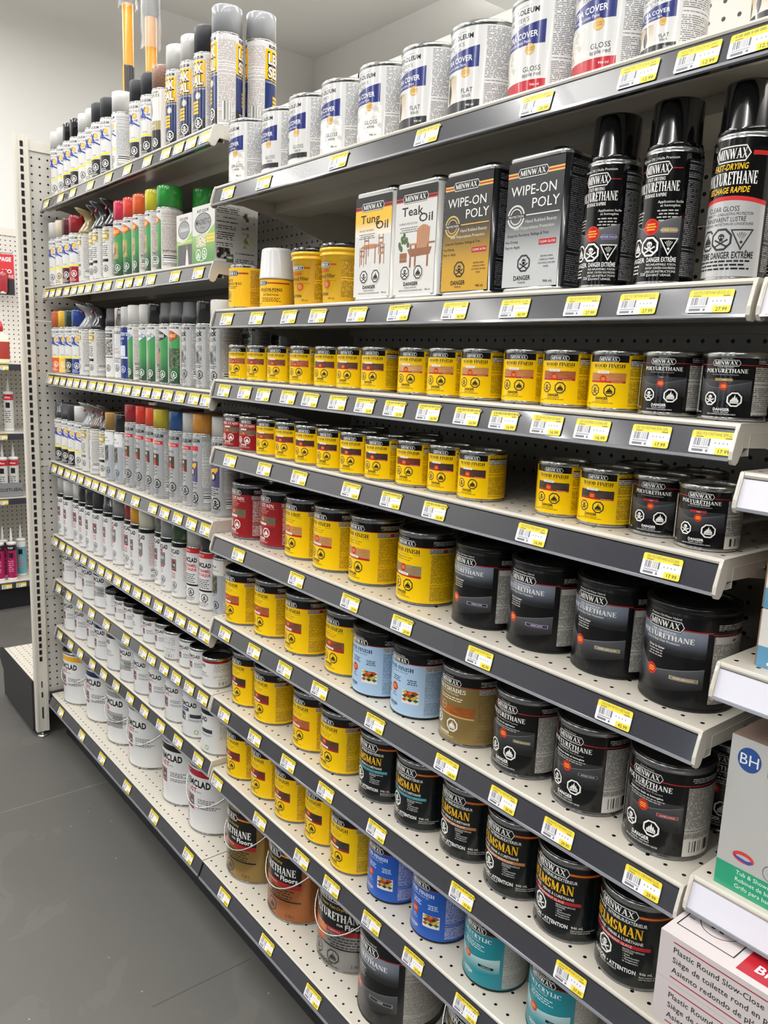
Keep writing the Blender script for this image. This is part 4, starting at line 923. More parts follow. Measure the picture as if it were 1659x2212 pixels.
        a.text('PASTE', d(-18), Z(.62), Z(.055), K, style='serif', w=d(30)); a.text('FINISHING WAX', d(-8), Z(.54), Z(.06), K, style='serif', w=d(70)); lines(a, d(-8), Z(.50), d(40), 2, Z(.035), K); a.octo(d(-24), Z(.32), Z(.10), mat('1B1A12'), g); a.text('DANGER', d(-24), Z(.16), Z(.04), K); a.rect(d(52), Z(.08), d(150), Z(.88), fineprint('E0A818', '2A2210', .0021, dens=.4))
    elif kind == 'pore':
        g = gm('F0B81C', .3, .35); cyl_base(a, r, Z(.05), Z(.97), g); brand_plate(a, d(-14), Z(.86), d(58), Z(.17), stripe=('B22A28', '7A4A1A', 'B22A28'), x1=d(90), xl=d(-14)); a.text('PORE FILLER', d(-40), Z(.62), Z(.08), K, al='r'); a.text('BOUCHE-PORES', d(24), Z(.58), Z(.10), K, w=d(80), bold=.03); lines(a, d(24), Z(.54), d(60), 1, Z(.04), K); a.text('ATTENTION', d(24), Z(.40), Z(.08), K, bold=.02); lines(a, d(24), Z(.31), d(72), 3, Z(.055), K); a.text('200 mL', d(-18), Z(.10), Z(.06), K)
    return a.cyl(r)
# shelf rows, measured in metres: (row, x, y, kind, description, turn)
ROWZ = {'A1': 1.8902, 'A2': 1.6101, 'A3': 1.3283, 'A4': 1.0276, 'A5': 0.7659, 'A6': 0.6011, 'A7': 0.4271, 'AB': 0.1685, 'B1': 1.7625, 'B2': 1.5067, 'B3': 1.3548, 'B4': 1.2041, 'B5': 1.0002, 'B6': 0.8004, 'B7': 0.6005, 'B8': 0.4125, 'BB': 0.1685}
ROWNAME = {'A1': "left bay's top shelf", 'A2': "left bay's second shelf", 'A3': "left bay's third shelf", 'A4': "left bay's fourth shelf", 'A5': "left bay's fifth shelf", 'A6': "left bay's sixth shelf", 'A7': "left bay's seventh shelf", 'AB': "left bay's bottom deck", 'B1': "right bay's top shelf", 'B2': "right bay's second shelf", 'B3': "right bay's third shelf", 'B4': "right bay's fourth shelf", 'B5': "right bay's fifth shelf", 'B6': "right bay's sixth shelf", 'B7': "right bay's seventh shelf", 'B8': "right bay's eighth shelf", 'BB': "right bay's bottom deck"}
ITEMS = [
    ('A1', -2.8214, 0.8890, '2x|D8D7D4|D8D7D4', 'white aerosol can with white cap', None),
    ('A1', -2.7533, 0.8887, '2x|D8D7D4|DBDAD7', 'white aerosol can with tall white cap', None),
    ('A1', -2.6853, 0.8863, '2x|2A2A2E|101114g', 'black-based aerosol can with glossy black cap', None),
    ('A1', -2.6172, 0.8858, '2x|2A2A2E|101114g', 'black-based aerosol can with slotted glossy cap', None),
    ('A1', -2.5492, 0.8871, '2x|D8D7D4|DBDAD7', 'plain white aerosol can with white cap', None),
    ('A1', -2.4811, 0.8861, '2x|D8D7D4|DBDAD7', 'narrow-looking white aerosol can with white cap', None),
    ('A1', -2.4130, 0.8802, '2x|2A2A2E|2B2C31', 'black-based aerosol can with matte black cap', None),
    ('A1', -2.3450, 0.8812, '2x|2A2A2E|2B2C31', 'black-based aerosol can with flat black cap', None),
    ('A1', -2.2696, 0.8860, '2x|D8D7D4|DCDBD8', 'white aerosol can turned to its printed back', -22),
    ('A1', -2.1442, 0.8860, '2x|2A2A2E|2B2C31', 'semi-gloss black-based aerosol can with dark cap', None),
    ('A1', -2.0705, 0.8860, '2x|2A2A2E|2B2C31', 'black-based aerosol can before the yellow pole', None),
    ('A1', -2.0007, 0.8860, 'stone', 'beige-banded aerosol can with speckled brown stone cap', None),
    ('A1', -1.9185, 0.8860, 'leak|DBDAD7', 'rubber sealant aerosol can with white cap', None),
    ('A1', -1.8387, 0.8860, 'leak|DBDAD7', 'sealant aerosol can, second with white cap', None),
    ('A1', -1.7686, 0.8860, 'leak|2B2C31', 'sealant aerosol can with black cap', None),
    ('A1', -1.6845, 0.8870, 'leakbig|A9ABAF', 'large sealant aerosol with grey cap, back turned', -25),
    ('A2', -2.8214, 0.8745, '2x|D8D7D4|DBDAD7', 'white aerosol paint can with white cap', None),
    ('A2', -2.7533, 0.8745, '2x|E6DCC2|E2D6BC', 'white and cream aerosol can with cream cap', None),
    ('A2', -2.6853, 0.8745, '2x|4A1622|5A1E28', 'burgundy-based aerosol can with dark red cap', None),
    ('A2', -2.6172, 0.8745, '2x|8E1A28|9A1E2A', 'red-based aerosol can with glossy red cap', None),
    ('A2', -2.5492, 0.8799, 'uni|6E6A44|9A8A5C', 'aerosol with curved gold spray grip', -14),
    ('A2', -2.4811, 0.8891, 'uni|1B1B1E|3A3C42', 'gold-labelled aerosol with dark grey spray grip', None),
    ('A2', -2.4130, 0.8771, 'uni|1B1B1E|2A2B30', 'gold-labelled aerosol with charcoal spray grip', None),
    ('A2', -2.3450, 0.8813, 'uni|1B1B1E|141417', 'gold-labelled aerosol with glossy black spray grip', None),
    ('A2', -2.2731, 0.8860, 'oval|D9662A|E23A5A', 'green aerosol can with bright pink cap', None),
    ('A2', -2.2027, 0.8860, 'oval|D9662A|F0503A', 'green aerosol can with red-orange cap', None),
    ('A2', -2.1347, 0.8860, 'oval|D9662A|F06A30', 'green aerosol can with orange cap', -10),
    ('A2', -2.0531, 0.8860, 'oval|D9662A|DCD42E', 'green aerosol can with yellow cap', -14),
    ('A2', -1.9798, 0.8860, 'oval|D9662A|2E9A3C', 'green aerosol can with wide bright green cap', -22),
    ('A3', -2.8214, 0.8745, '2x|D9561E|C9662A', 'orange-based aerosol can with orange cap', None),
    ('A3', -2.7533, 0.8752, '2x|F0BE2A|F2BE3A', 'yellow-based aerosol can with yellow cap', None),
    ('A3', -2.6853, 0.8745, '2x|1A2A26|16382E', 'dark green-based aerosol can with green cap', None),
    ('A3', -2.6172, 0.8745, '2x|22357E|24408E', 'blue-based aerosol can with blue cap', None),
    ('A3', -2.5492, 0.8745, 'uni|8A8C8E|8E9092', 'aerosol with curved silver-grey spray grip', -20),
    ('A3', -2.4811, 0.8825, 'uni|1B1B1E|26272B', 'aerosol with broad black spray grip', None),
    ('A3', -2.3857, 0.8985, 'texture', 'textured-finish aerosol can with black cap', None),
    ('A3', -2.3177, 0.8997, 'chrome', 'white aerosol can with mirror chrome cap', None),
    ('A3', -2.2496, 0.8923, 'bluepaint', 'dark blue aerosol can with white cap', None),
    ('A3', -2.1816, 0.8860, 'oval|A9C0E8|E4E3DE|fridge', 'green and white aerosol with off-white cap', -14),
    ('A3', -2.1135, 0.8903, 'oval|DDDDE4|DBDAD7|fridge', 'green appliance-enamel aerosol with white cap', None),
    ('A3', -2.0455, 0.8861, 'oval|DDDDE4|131316|fridge', 'green appliance-enamel aerosol with black cap', None),
    ('A3', -1.9774, 0.8892, 'oval|2A2A2E|2B2C2F|pot', 'green chalkboard aerosol with dark stepped cap', None),
    ('A3', -1.9094, 0.8864, 'oval|B8401E|2B2C2F|grill', 'green high-heat aerosol with matte black cap', None),
    ('A3', -1.8413, 0.8880, 'quick|2E3032', 'grey quick-colour aerosol with matte dark cap', None),
    ('A3', -1.7696, 0.8910, 'quick|1A1A1D', 'grey quick-colour aerosol with glossy black cap', None),
    ('A3', -1.6979, 0.8910, 'quick|ECEBE6', 'grey quick-colour aerosol with white cap', None),
    ('A4', -2.8214, 0.8745, '2x|1E1E22|3A3C3E', 'black-based aerosol can with stepped grey cap', None),
    ('A4', -2.7533, 0.8745, '2x|1E1E22|2A2B2E', 'black-based aerosol can with ribbed cap', None),
    ('A4', -2.6853, 0.8745, '2x|1E1E22|343437', 'black-based aerosol can with plain matte cap', None),
    ('A4', -2.6172, 0.8745, '2x|D8D7D4|DBDAD7', 'white aerosol can with large white cap', None),
    ('A4', -2.5492, 0.8745, 'uni|6A6C6E|8A8C8E', 'aerosol with curved silver spray grip', None),
    ('A4', -2.4811, 0.8764, 'uni|1B1B1E|5A4A44', 'aerosol with dark bronze spray grip', -35),
    ('A4', -2.4130, 0.8821, 'uni|1B1B1E|3A3636', 'aerosol with black-brown spray grip', None),
    ('A4', -2.3450, 0.8761, 'hammer|9A7434', 'hammered-finish aerosol with gold cap', None),
    ('A4', -2.2769, 0.8787, 'hammer|141518', 'hammered-finish aerosol with black cap', None),
    ('A4', -2.2089, 0.8843, 'mark|9E1E2A', 'tall silver marking aerosol with crimson cap', None),
    ('A4', -2.1408, 0.8885, 'mark|E2381C', 'tall silver marking aerosol with red-orange cap', None),
    ('A4', -2.0728, 0.8888, 'mark|E84A20', 'tall silver marking aerosol with bright orange cap', None),
    ('A4', -2.0047, 0.8825, 'mark|BFB02A', 'tall silver marking aerosol with mustard-yellow cap', None),
    ('A4', -1.9367, 0.8955, 'mark|1E4E8A', 'tall silver marking aerosol with blue cap', None),
    ('A4', -1.8686, 0.9016, 'mark|D6D5D0', 'tall silver marking aerosol with white cap', None),
    ('A4', -1.8001, 0.8970, 'stripe|D9922E', 'tall striping aerosol with amber cap', -12),
    ('A4', -1.7075, 0.9015, 'stripe|D6D5D0', 'tall striping aerosol with white cap', None),
    ('A5', -2.8214, 0.8761, 'trem|rust|DCDCDA', 'white rust-paint aerosol with frosted cap', None),
    ('A5', -2.7533, 0.8745, 'trem|rust|D8D7D4', 'white rust-paint aerosol with white cap', None),
    ('A5', -2.6853, 0.8847, 'trem|rust|DBDAD7', 'white rust-paint aerosol with bright white cap', None),
    ('A5', -2.6172, 0.8808, 'trem|rust|131417', 'white rust-paint aerosol with glossy black cap', None),
    ('A5', -2.5492, 0.8802, 'trem|rust|1E2024', 'white rust-paint aerosol with slotted black cap', None),
    ('A5', -2.4811, 0.8803, 'trem|rust|26282C', 'white rust-paint aerosol with flat black cap', None),
    ('A5', -2.4130, 0.8884, 'trem|rust|2E3134', 'white rust-paint aerosol with charcoal cap', None),
    ('A5', -2.3450, 0.8926, 'trem|primer|7E8082', 'white primer aerosol with grey cap', None),
    ('A5', -2.2769, 0.9032, 'trem|rust|8E1622', 'white rust-paint aerosol with dark red cap', None),
    ('A5', -2.2089, 0.8950, 'trem|rust|E0A020', 'white rust-paint aerosol with golden yellow cap', None),
    ('A5', -2.1408, 0.8928, 'trem|primer|D6D4BE', 'white primer aerosol with cream cap', None),
    ('A5', -2.0728, 0.9112, 'trem|rust|8A8C8C', 'white rust-paint aerosol with smoky clear cap', None),
    ('A5', -2.0047, 0.8995, 'trem|clear|B4B6B4', 'white clear-coat aerosol with translucent cap', None),
    ('A5', -1.9367, 0.9010, 'trem|rust|1C4422', 'white rust-paint aerosol with forest green cap', None),
    ('A5', -1.8686, 0.9116, 'heat|C2C2BE', 'heat enamel aerosol with pale grey cap', None),
    ('A5', -1.8006, 0.9147, 'heat|1A1A1D', 'heat enamel aerosol with black cap', None),
    ('A5', -1.7323, 0.9180, 'hammer|17171A', 'hammered-finish aerosol with black cap', None),
    ('A6', -2.8005, 0.9017, 'rustq|3A3A3C', 'white quart paint can with dark band', None),
    ('A6', -2.6907, 0.9079, 'rustq|', 'plain white quart paint can', None),
    ('A6', -2.5808, 0.8964, 'rustq|202124', 'white quart paint can with black band', None),
    ('A6', -2.4710, 0.8966, 'rustq|3A3A40|primer', 'white quart primer can with grey panel', None),
    ('A6', -2.3785, 0.8824, 'rusth|k', 'white half-pint can with black lid', -25),
    ('A6', -2.3033, 0.8836, 'rusth|k', 'small white half-pint can with black lid', None),
    ('A6', -2.2281, 0.8832, 'rusth|k', 'white half-pint can under glossy black lid', None),
    ('A6', -2.1529, 0.8808, 'rusth|k', 'white half-pint can with raised black lid', -20),
    ('A6', -2.0777, 0.8807, 'rusth|k', 'white half-pint can with shiny black lid', None),
    ('A6', -2.0025, 0.8845, 'rusth|g', 'white half-pint can with grey band', None),
    ('A6', -1.9274, 0.8780, 'rusth|', 'half-pint can turned to its fine print', -75),
    ('A6', -1.8522, 0.8868, 'rusth|', 'white half-pint can with scuffed lettering', None),
    ('A6', -1.7770, 0.8813, 'rusth|', 'white half-pint can with open-looking metal lid', None),
    ('A6', -1.7018, 0.8788, 'rusth|r', 'half-pint can with dark red band', -14),
    ('A7', -2.8005, 0.9012, 'rustq|', 'white quart rust-paint can', None),
    ('A7', -2.6907, 0.9030, 'rustq|D8A81E', 'white quart rust-paint can, yellow band', None),
    ('A7', -2.5808, 0.9072, 'rustq|', 'plain white quart rust-paint can', None),
    ('A7', -2.4710, 0.8950, 'rustq|1C2450', 'white quart rust-paint can, navy band', None),
    ('A7', -2.3612, 0.8950, 'rustq|26282C', 'white quart rust-paint can, charcoal band', -12),
    ('A7', -2.2513, 0.8950, 'rustq|9A9C9A|primer', 'white quart primer can with grey label block', None),
    ('A7', -2.1415, 0.8950, 'rustq|', 'white quart rust-paint can with drip stain', None),
    ('A7', -2.0317, 0.8950, 'rustq|', 'white quart can with red car picture', None),
    ('A7', -1.9218, 0.8950, 'rustq|', 'white quart can with red truck picture', None),
    ('A7', -1.8120, 0.8950, 'rustq||water', 'white quart can with blue title block', None),
    ('A7', -1.7022, 0.8950, 'rustq|17181B|water', 'white quart can with black band, blue block', -10),
    ('AB', -2.7709, 0.9135, 'gal|E0A51E||1', 'white gallon paint can with yellow band', None),
    ('AB', -2.5879, 0.9325, 'gal|1C2450||1', 'white gallon paint can with navy band', None),
    ('AB', -2.3916, 0.9325, 'gal|8E908E|primer|1', 'white gallon primer can with grey band', None),
    ('AB', -2.2062, 0.9325, 'gal|||1', 'white gallon paint can with plain rim', None),
    ('AB', -1.9564, 0.9325, 'gal|17181B||0', 'white gallon paint can with black band', None),
    ('AB', -1.7868, 0.9325, 'gal|9A1622||1', 'white gallon paint can with red band', None),
    ('B1', -1.5815, 0.8996, 'ultra|w|SEMI-GLOSS|white', 'white latex quart, semi-gloss white', None),
    ('B1', -1.4659, 0.9103, 'ultra|g|GLOSS|black', 'white latex quart, gloss black', None),
    ('B1', -1.3561, 0.9049, 'ultra|g|GLOSS|black', 'white latex quart, gloss black, taller-looking', None),
    ('B1', -1.2462, 0.9043, 'ultra|w|GLOSS|white', 'white latex quart, gloss white', None),
    ('B1', -1.1364, 0.9059, 'ultra|w|GLOSS|white', 'white latex quart, second gloss white', None),
    ('B1', -1.0250, 0.9065, 'ultra|k|FLAT|black', 'white latex quart, flat black, vase picture', None),
    ('B1', -0.9115, 0.9065, 'ultra|k|FLAT|black', 'larger-looking flat black latex quart', None),
    ('B1', -0.7906, 0.9068, 'ultra|r|GLOSS|apple red', 'white latex quart, apple red chair picture', None),
    ('B1', -0.6808, 0.9062, 'ultra|r|GLOSS|apple red', 'latex quart, apple red, nearer camera', None),
    ('B1', -0.5875, 0.8895, 'ultrah|k|FLAT|black', 'half-pint latex can, flat black vase picture', None),
    ('B1', -0.4539, 0.8895, 'ultrah|k|FLAT|black', 'half-pint latex can cut by frame edge', None),
    ('B2', -1.5927, 0.8945, 'wax', 'yellow paste wax tin', 14),
    ('B2', -1.4624, 0.8890, 'pore', 'yellow pore filler jar with white cap', 10),
    ('B2', -1.3412, 0.8965, 'filler', 'yellow wood filler tub with black lid', 24),
    ('B2', -1.2434, 0.8965, 'filler', 'taller-looking yellow wood filler tub, black lid', 14),
    ('B2', -1.1018, 0.8860, 'tin|tung', 'white and yellow tung oil tin', None),
    ('B2', -0.9933, 0.8860, 'tin|teak', 'white teak oil tin with chair picture', None),
    ('B2', -0.8780, 0.8860, 'tin|gold', 'black and gold wipe-on finish tin', None),
    ('B2', -0.7520, 0.8860, 'tin|grey', 'black and silver wipe-on finish tin', None),
    ('B2', -0.6519, 0.8865, 'polyspray|4A3A8A', 'black varnish aerosol with purple chip', None),
    ('B2', -0.5683, 0.8865, 'polyspray|A08A5A', 'black varnish aerosol with tan chip', None),
    ('B2', -0.4793, 0.8865, 'polygloss', 'black and silver gloss varnish aerosol', None),
    ('B3', -1.5977, 0.8915, 'yh|red', 'yellow half-pint stain can, reddish swatch', None),
    ('B3', -1.5164, 0.8915, 'yh|chestnut', 'yellow half-pint stain can, chestnut swatch', None),
    ('B3', -1.4313, 0.8915, 'yh|chestnut', 'yellow half-pint stain can, brown knotty swatch', None),
    ('B3', -1.3454, 0.8915, 'yh|red', 'yellow half-pint stain can, red-brown swatch', None),
    ('B3', -1.2596, 0.8926, 'yh|walnut', 'yellow half-pint stain can, walnut swatch', None),
    ('B3', -1.1845, 0.8911, 'yh|walnut', 'yellow half-pint stain can, darker walnut swatch', None),
    ('B3', -1.1093, 0.8907, 'yh|walnut', 'yellow half-pint stain can, deep brown swatch', None),
    ('B3', -1.0102, 0.8925, 'yh|pine', 'yellow half-pint stain can, pale pine swatch', None),
    ('B3', -0.9350, 0.8908, 'yh|oak', 'yellow half-pint stain can, golden oak swatch', None),
    ('B3', -0.8598, 0.8911, 'yh|oak', 'yellow half-pint stain can, light oak swatch', None),
    ('B3', -0.7737, 0.8927, 'yh|honey', 'yellow half-pint stain can, thin muted swatch', None),
    ('B3', -0.6985, 0.8901, 'yh|cherry', 'yellow half-pint stain can, rosy wood swatch', None),
    ('B3', -0.6207, 0.8915, 'yh|honey', 'yellow half-pint stain can, maple swatch', None),
    ('B3', -0.5437, 0.8915, 'ph|3A3A3E', 'black half-pint varnish can, dark chip', None),
    ('B3', -0.4643, 0.8915, 'ph|A08A5A', 'black half-pint varnish can, tan chip', None),
    ('B4', -1.5988, 0.8792, 'rh|grey', 'red half-pint pre-stain can', None),
    ('B4', -1.5236, 0.8780, 'rh|grey', 'second red half-pint pre-stain can', None),
    ('B4', -1.4484, 0.8780, 'yh|chestnut', 'yellow half-pint stain can beside red cans', None),
    ('B4', -1.3732, 0.8780, 'yh|mahog', 'yellow half-pint stain can, mahogany swatch', None),
    ('B4', -1.2981, 0.8780, 'yh|dark', 'yellow half-pint stain can, dark swatch', None),
    ('B4', -1.2229, 0.8780, 'yh|dark', 'yellow half-pint stain can, dark walnut swatch', None),
    ('B4', -1.1477, 0.8780, 'yh|dark', 'yellow half-pint stain can, espresso swatch', None),
    ('B4', -1.0725, 0.8780, 'yh|dark', 'yellow half-pint stain can, coffee swatch', None),
    ('B4', -0.9973, 0.8865, 'yh|mahog', 'yellow half-pint stain can, rosewood swatch', None),
    ('B4', -0.9221, 0.8907, 'yh|dark', 'yellow half-pint stain can, dark brown swatch', None),
    ('B4', -0.8469, 0.8860, 'yh|dark', 'yellow half-pint stain can left of gap', None),
    ('B4', -0.7008, 0.8996, 'yh|ebony', 'yellow half-pint stain can right of gap', None),
    ('B4', -0.6257, 0.8973, 'yh|ebony', 'yellow half-pint stain can, ebony swatch', None),
    ('B4', -0.5501, 0.9075, 'ph|9A2A2A', 'black half-pint varnish can, red chip', None),
    ('B4', -0.4749, 0.8885, 'ph|9A2A2A|fr', 'black half-pint varnish can, French label', None),
    ('B5', -1.5815, 0.9129, 'rq|grey', 'red quart pre-stain can', None),
    ('B5', -1.4711, 0.9231, 'rq|grey', 'red quart pre-stain can, second', None),
    ('B5', -1.3613, 0.9189, 'yq|oak|fr', 'yellow quart stain can, French title', None),
    ('B5', -1.2514, 0.9160, 'yq|oak', 'yellow quart stain can, light oak swatch', None),
    ('B5', -1.1360, 0.9195, 'yq|oak', 'yellow quart stain can, tan swatch', None),
    ('B5', -0.9946, 0.9195, 'yq|greyoak', 'yellow quart stain can, grey oak swatch', None),
    ('B5', -0.8502, 0.9230, 'hyb|2A2A48|WARM SATIN', 'black hybrid varnish can, dark chip', None),
    ('B5', -0.7301, 0.9230, 'hyb|3A2A5A|WARM SATIN', 'black hybrid varnish can, purple chip', None),
    ('B5', -0.6120, 0.9274, 'hyb|8A7A4A|WARM SEMI-GLOSS', 'black hybrid varnish can, gold chip', None),
    ('B5', -0.4951, 0.9179, 'hyb|8A7A4A|WARM SEMI-GLOSS', 'black hybrid varnish can, scuffed base', None),
    ('B6', -1.5815, 0.8976, 'yq|cherry', 'yellow quart stain can, cherry swatch', None),
    ('B6', -1.4717, 0.9112, 'yq|cherry', 'yellow quart stain can, reddish swatch', None),
    ('B6', -1.3431, 0.9115, 'yq|chestnut', 'yellow quart stain can, knotty swatch', None),
    ('B6', -1.2046, 0.9196, 'yq|chestnut', 'yellow quart stain can, chestnut swatch', None),
    ('B6', -1.0942, 0.9058, 'wq|light', 'pale blue quart stain can', None),
    ('B6', -0.9834, 0.9093, 'wq|light', 'pale blue quart stain can, fuller view', None),
    ('B6', -0.8586, 0.9115, 'shades', 'bronze quart stain-varnish can', None),
    ('B6', -0.7376, 0.9115, 'pq|8A7A4A', 'black quart varnish can, gold chip', None),
    ('B6', -0.6182, 0.9115, 'pq|3A3A3E|fr', 'black quart varnish can, French label', None),
    ('B6', -0.4971, 0.9115, 'pq|9A2A2A|fr', 'black quart varnish can, French, red chip', None),
    ('B7', -1.5709, 0.9110, 'yq|dark', 'yellow quart stain can, dark swatch', None),
    ('B7', -1.4611, 0.9079, 'yq|mahog', 'yellow quart stain can, mahogany swatch', None),
    ('B7', -1.3046, 0.9117, 'yq|red', 'yellow quart stain can, red-brown swatch', None),
    ('B7', -1.1948, 0.9071, 'yq|walnut', 'yellow quart stain can, black-brown swatch', None),
    ('B7', -1.0682, 0.9103, 'spar|4E9AA6|TRANSPARENT SATINÉ', 'dark green varnish can, teal stripe', None),
    ('B7', -0.9584, 0.9087, 'spar|4E9AA6|TRANSPARENT SATINÉ', 'dark green varnish can, teal stripe, nearer', None),
    ('B7', -0.8453, 0.9161, 'spar|B5764A|TRANSPARENT SEMI-GLACÉ', 'dark green varnish can, copper stripe', None),
    ('B7', -0.7354, 0.9102, 'spar|B5764A|TRANSPARENT SEMI-GLACÉ', 'dark green varnish can, copper stripe, nearer', None),
    ('B7', -0.6256, 0.9035, 'spar|B0282E|TRANSPARENT GLACÉ', 'dark green varnish can, red stripe', None),
    ('B7', -0.5158, 0.9059, 'spar|B0282E|TRANSPARENT GLACÉ', 'dark green varnish can, red stripe, nearest', None),
    ('B8', -1.5815, 0.9038, 'yq|mahog', 'yellow quart stain can, mahogany swatch', None),
    ('B8', -1.4717, 0.9080, 'yq|mahog', 'yellow quart stain can, red grain swatch', None),
    ('B8', -1.3618, 0.9053, 'yq|walnut', 'yellow quart stain can, walnut swatch', None),
    ('B8', -1.2520, 0.9131, 'yq|dark', 'yellow quart stain can, dark brown swatch', None),
    ('B8', -1.1422, 0.9022, 'yq|ebony', 'yellow quart stain can, near-black swatch', None),
    ('B8', -1.0318, 0.9131, 'wq|blue', 'bright blue quart stain can', None),
    ('B8', -0.9052, 0.9140, 'wq|blue', 'bright blue quart stain can, fuller view', None),
    ('B8', -0.7701, 0.9140, 'wq|teal', 'teal quart finish can', None),
    ('B8', -0.6303, 0.9140, 'wq|teal', 'teal quart finish can at frame bottom', None),
    ('BB', -1.5519, 0.9225, 'floor|8A7038|8A3A1A', 'gold gallon floor-varnish can with handle', None),
    ('BB', -1.3718, 0.9325, 'floor|9A5A28|A04A1A', 'copper gallon floor-varnish can with handle', None),
    ('BB', -1.1839, 0.9415, 'floor|8E8E8C|B8401A', 'silver gallon floor-varnish can with handle', 20),
    ('BB', -1.0124, 0.9250, 'hybgal', 'black gallon hybrid varnish tub', None),
    ('BB', -0.7780, 0.9325, 'floor|2A2A2C|8A3A1A', 'gallon varnish can cut by frame bottom', None),
]
BEHIND = [
    ('B3', -0.4278, 0.9735, 'ph|24388C', 'black half-pint varnish can at frame edge'),
    ('A2', -1.9348, 0.9610, 'oval|D9662A|2E9A3C', 'green-capped aerosol behind the boxes'),
    ('A1', -1.6625, 0.9580, 'leakbig|A9ABAF', 'sealant aerosol with grey cap, behind its twin'),
    ('A3', -1.6829, 0.9660, 'quick|ECEBE6', 'grey aerosol glimpsed behind the last can'),
    ('A3', -1.6779, 1.0410, 'quick|ECEBE6', 'second grey aerosol glimpsed further back'),
    ('A4', -2.0047, 0.9575, 'mark|9E1E2A', 'crimson-capped aerosol hidden in second row'),
    ('A4', -1.8686, 0.9766, 'mark|9E1E2A', 'second crimson-capped aerosol in second row'),
    ('A4', -1.7661, 0.9790, 'stripe|D6D5D0', 'white-capped aerosol in second row'),
    ('A6', -1.7570, 0.9763, 'rusth|k', 'half-pint can with dark lid in second row'),
    ('A6', -1.6718, 0.9688, 'rusth|k', 'half-pint can behind the red-banded can'),
    ('B2', -0.5233, 0.9645, 'polyspray|A08A5A', 'black varnish aerosol standing in second row'),
    ('B2', -0.4593, 0.9715, 'polyspray|4A3A8A', 'black varnish aerosol at back by frame edge'),
    ('B4', -1.0725, 0.9630, 'ph|9A2A2A', 'half-pint can with dark rim in second row'),
    ('B4', -0.6307, 0.9823, 'ph|9A2A2A', 'half-pint can behind the ebony stain'),
    ('B4', -0.5501, 0.9925, 'ph|3A3A3E', 'half-pint can behind the red-chip varnish'),
    ('B4', -1.2229, 0.9580, 'yh|dark', 'yellow half-pint can in second row'),
    ('B5', -1.0760, 1.0445, 'yq|oak', 'quart can with black lid in second row'),
    ('B5', -0.9296, 1.0445, 'hyb|2A2A48|WARM SATIN', 'black quart can in second row'),
    ('B5', -1.3413, 1.0389, 'yq|oak', 'yellow quart can in second row'),
    ('B6', -0.4771, 1.0295, 'pq|3A3A3E|fr', 'black quart varnish can behind the last one'),
    ('B6', -0.6182, 1.0295, 'pq|3A3A3E|fr', 'black quart varnish can in second row'),
    ('B6', -0.8586, 1.0295, 'pq|3A3A3E', 'black quart can behind the bronze can'),
]
TAGX = {
    'A1': [-2.8036, -2.6573, -2.544, -2.3921, -2.2508, -2.1162, -1.9881, -1.8795, -1.8088, -1.7444, -1.6746],
    'A2': [-2.8362, -2.7714, -2.7043, -2.6263, -2.5561, -2.493, -2.4264, -2.3437, -2.2707, -2.1844, -2.1189, -2.0504, -1.9736, -1.8325, -1.7105],
    'A3': [-2.8247, -2.7577, -2.6904, -2.6211, -2.5589, -2.4907, -2.4132, -2.3452, -2.2745, -2.2019, -2.1427, -2.0744, -2.0084, -1.9437, -1.8766, -1.8077, -1.7326, -1.6698],
    'A4': [-2.8118, -2.7445, -2.6722, -2.6118, -2.5448, -2.4719, -2.4103, -2.3431, -2.2714, -2.1994, -2.0958, -1.9768, -1.9024, -1.8244, -1.7472, -1.6726],
    'A5': [-2.8274, -2.7509, -2.6799, -2.6002, -2.5351, -2.4575, -2.3794, -2.3126, -2.2412, -2.1694, -2.0929, -2.0268, -1.9485, -1.8781, -1.8098, -1.741, -1.6769],
    'A6': [-2.8083, -2.6996, -2.5843, -2.4736, -2.3418, -2.1839, -2.057, -1.9972, -1.9139, -1.8389, -1.7626, -1.6866],
    'A7': [-2.812, -2.696, -2.5954, -2.4792, -2.3766, -2.27, -2.1594, -2.0529, -1.9411, -1.8307, -1.7122],
    'AB': [-2.7397, -2.5212, -2.3327, -2.1244, -1.9295, -1.714],
    'B1': [-1.5728, -1.4266, -1.1785, -0.9523, -0.7416, -0.5911, -0.518, -0.4568],
    'B2': [-1.5745, -1.448, -1.3258, -1.2288, -1.1102, -0.9999, -0.8715, -0.7544, -0.6429, -0.5624, -0.4722],
    'B3': [-1.5846, -1.4943, -1.417, -1.3234, -1.2464, -1.1593, -1.0797, -1.0001, -0.9176, -0.8334, -0.7605, -0.6834, -0.611, -0.5279, -0.4506],
    'B4': [-1.555, -1.4093, -1.2778, -1.1099, -0.9985, -0.892, -0.6949, -0.4955],
    'B5': [-1.514, -1.2795, -1.101, -0.9558, -0.776, -0.5391],
    'B6': [-1.5739, -1.4414, -1.316, -1.189, -1.0159, -0.8317, -0.7104, -0.6079, -0.4752],
    'B7': [-1.5762, -1.4334, -1.2954, -1.1587, -0.9984, -0.7801, -0.5664],
    'B8': [-1.6097, -1.4062, -1.2365, -1.1291, -1.0014, -0.8841, -0.7546],
    'BB': [-1.5191, -1.3228, -1.1436],
}
# ------------------------------------------------------------------ product bodies
TIN = lambda: mat('B9B9B5', .20, 1.0, 0, 'tinplate')
DARKTIN = lambda: mat('5C5D60', .22, .95, 0, 'dark_tinplate')
GLOSSBLK = lambda: mat('08080A', .2, 0.0, .3, spec=.35)

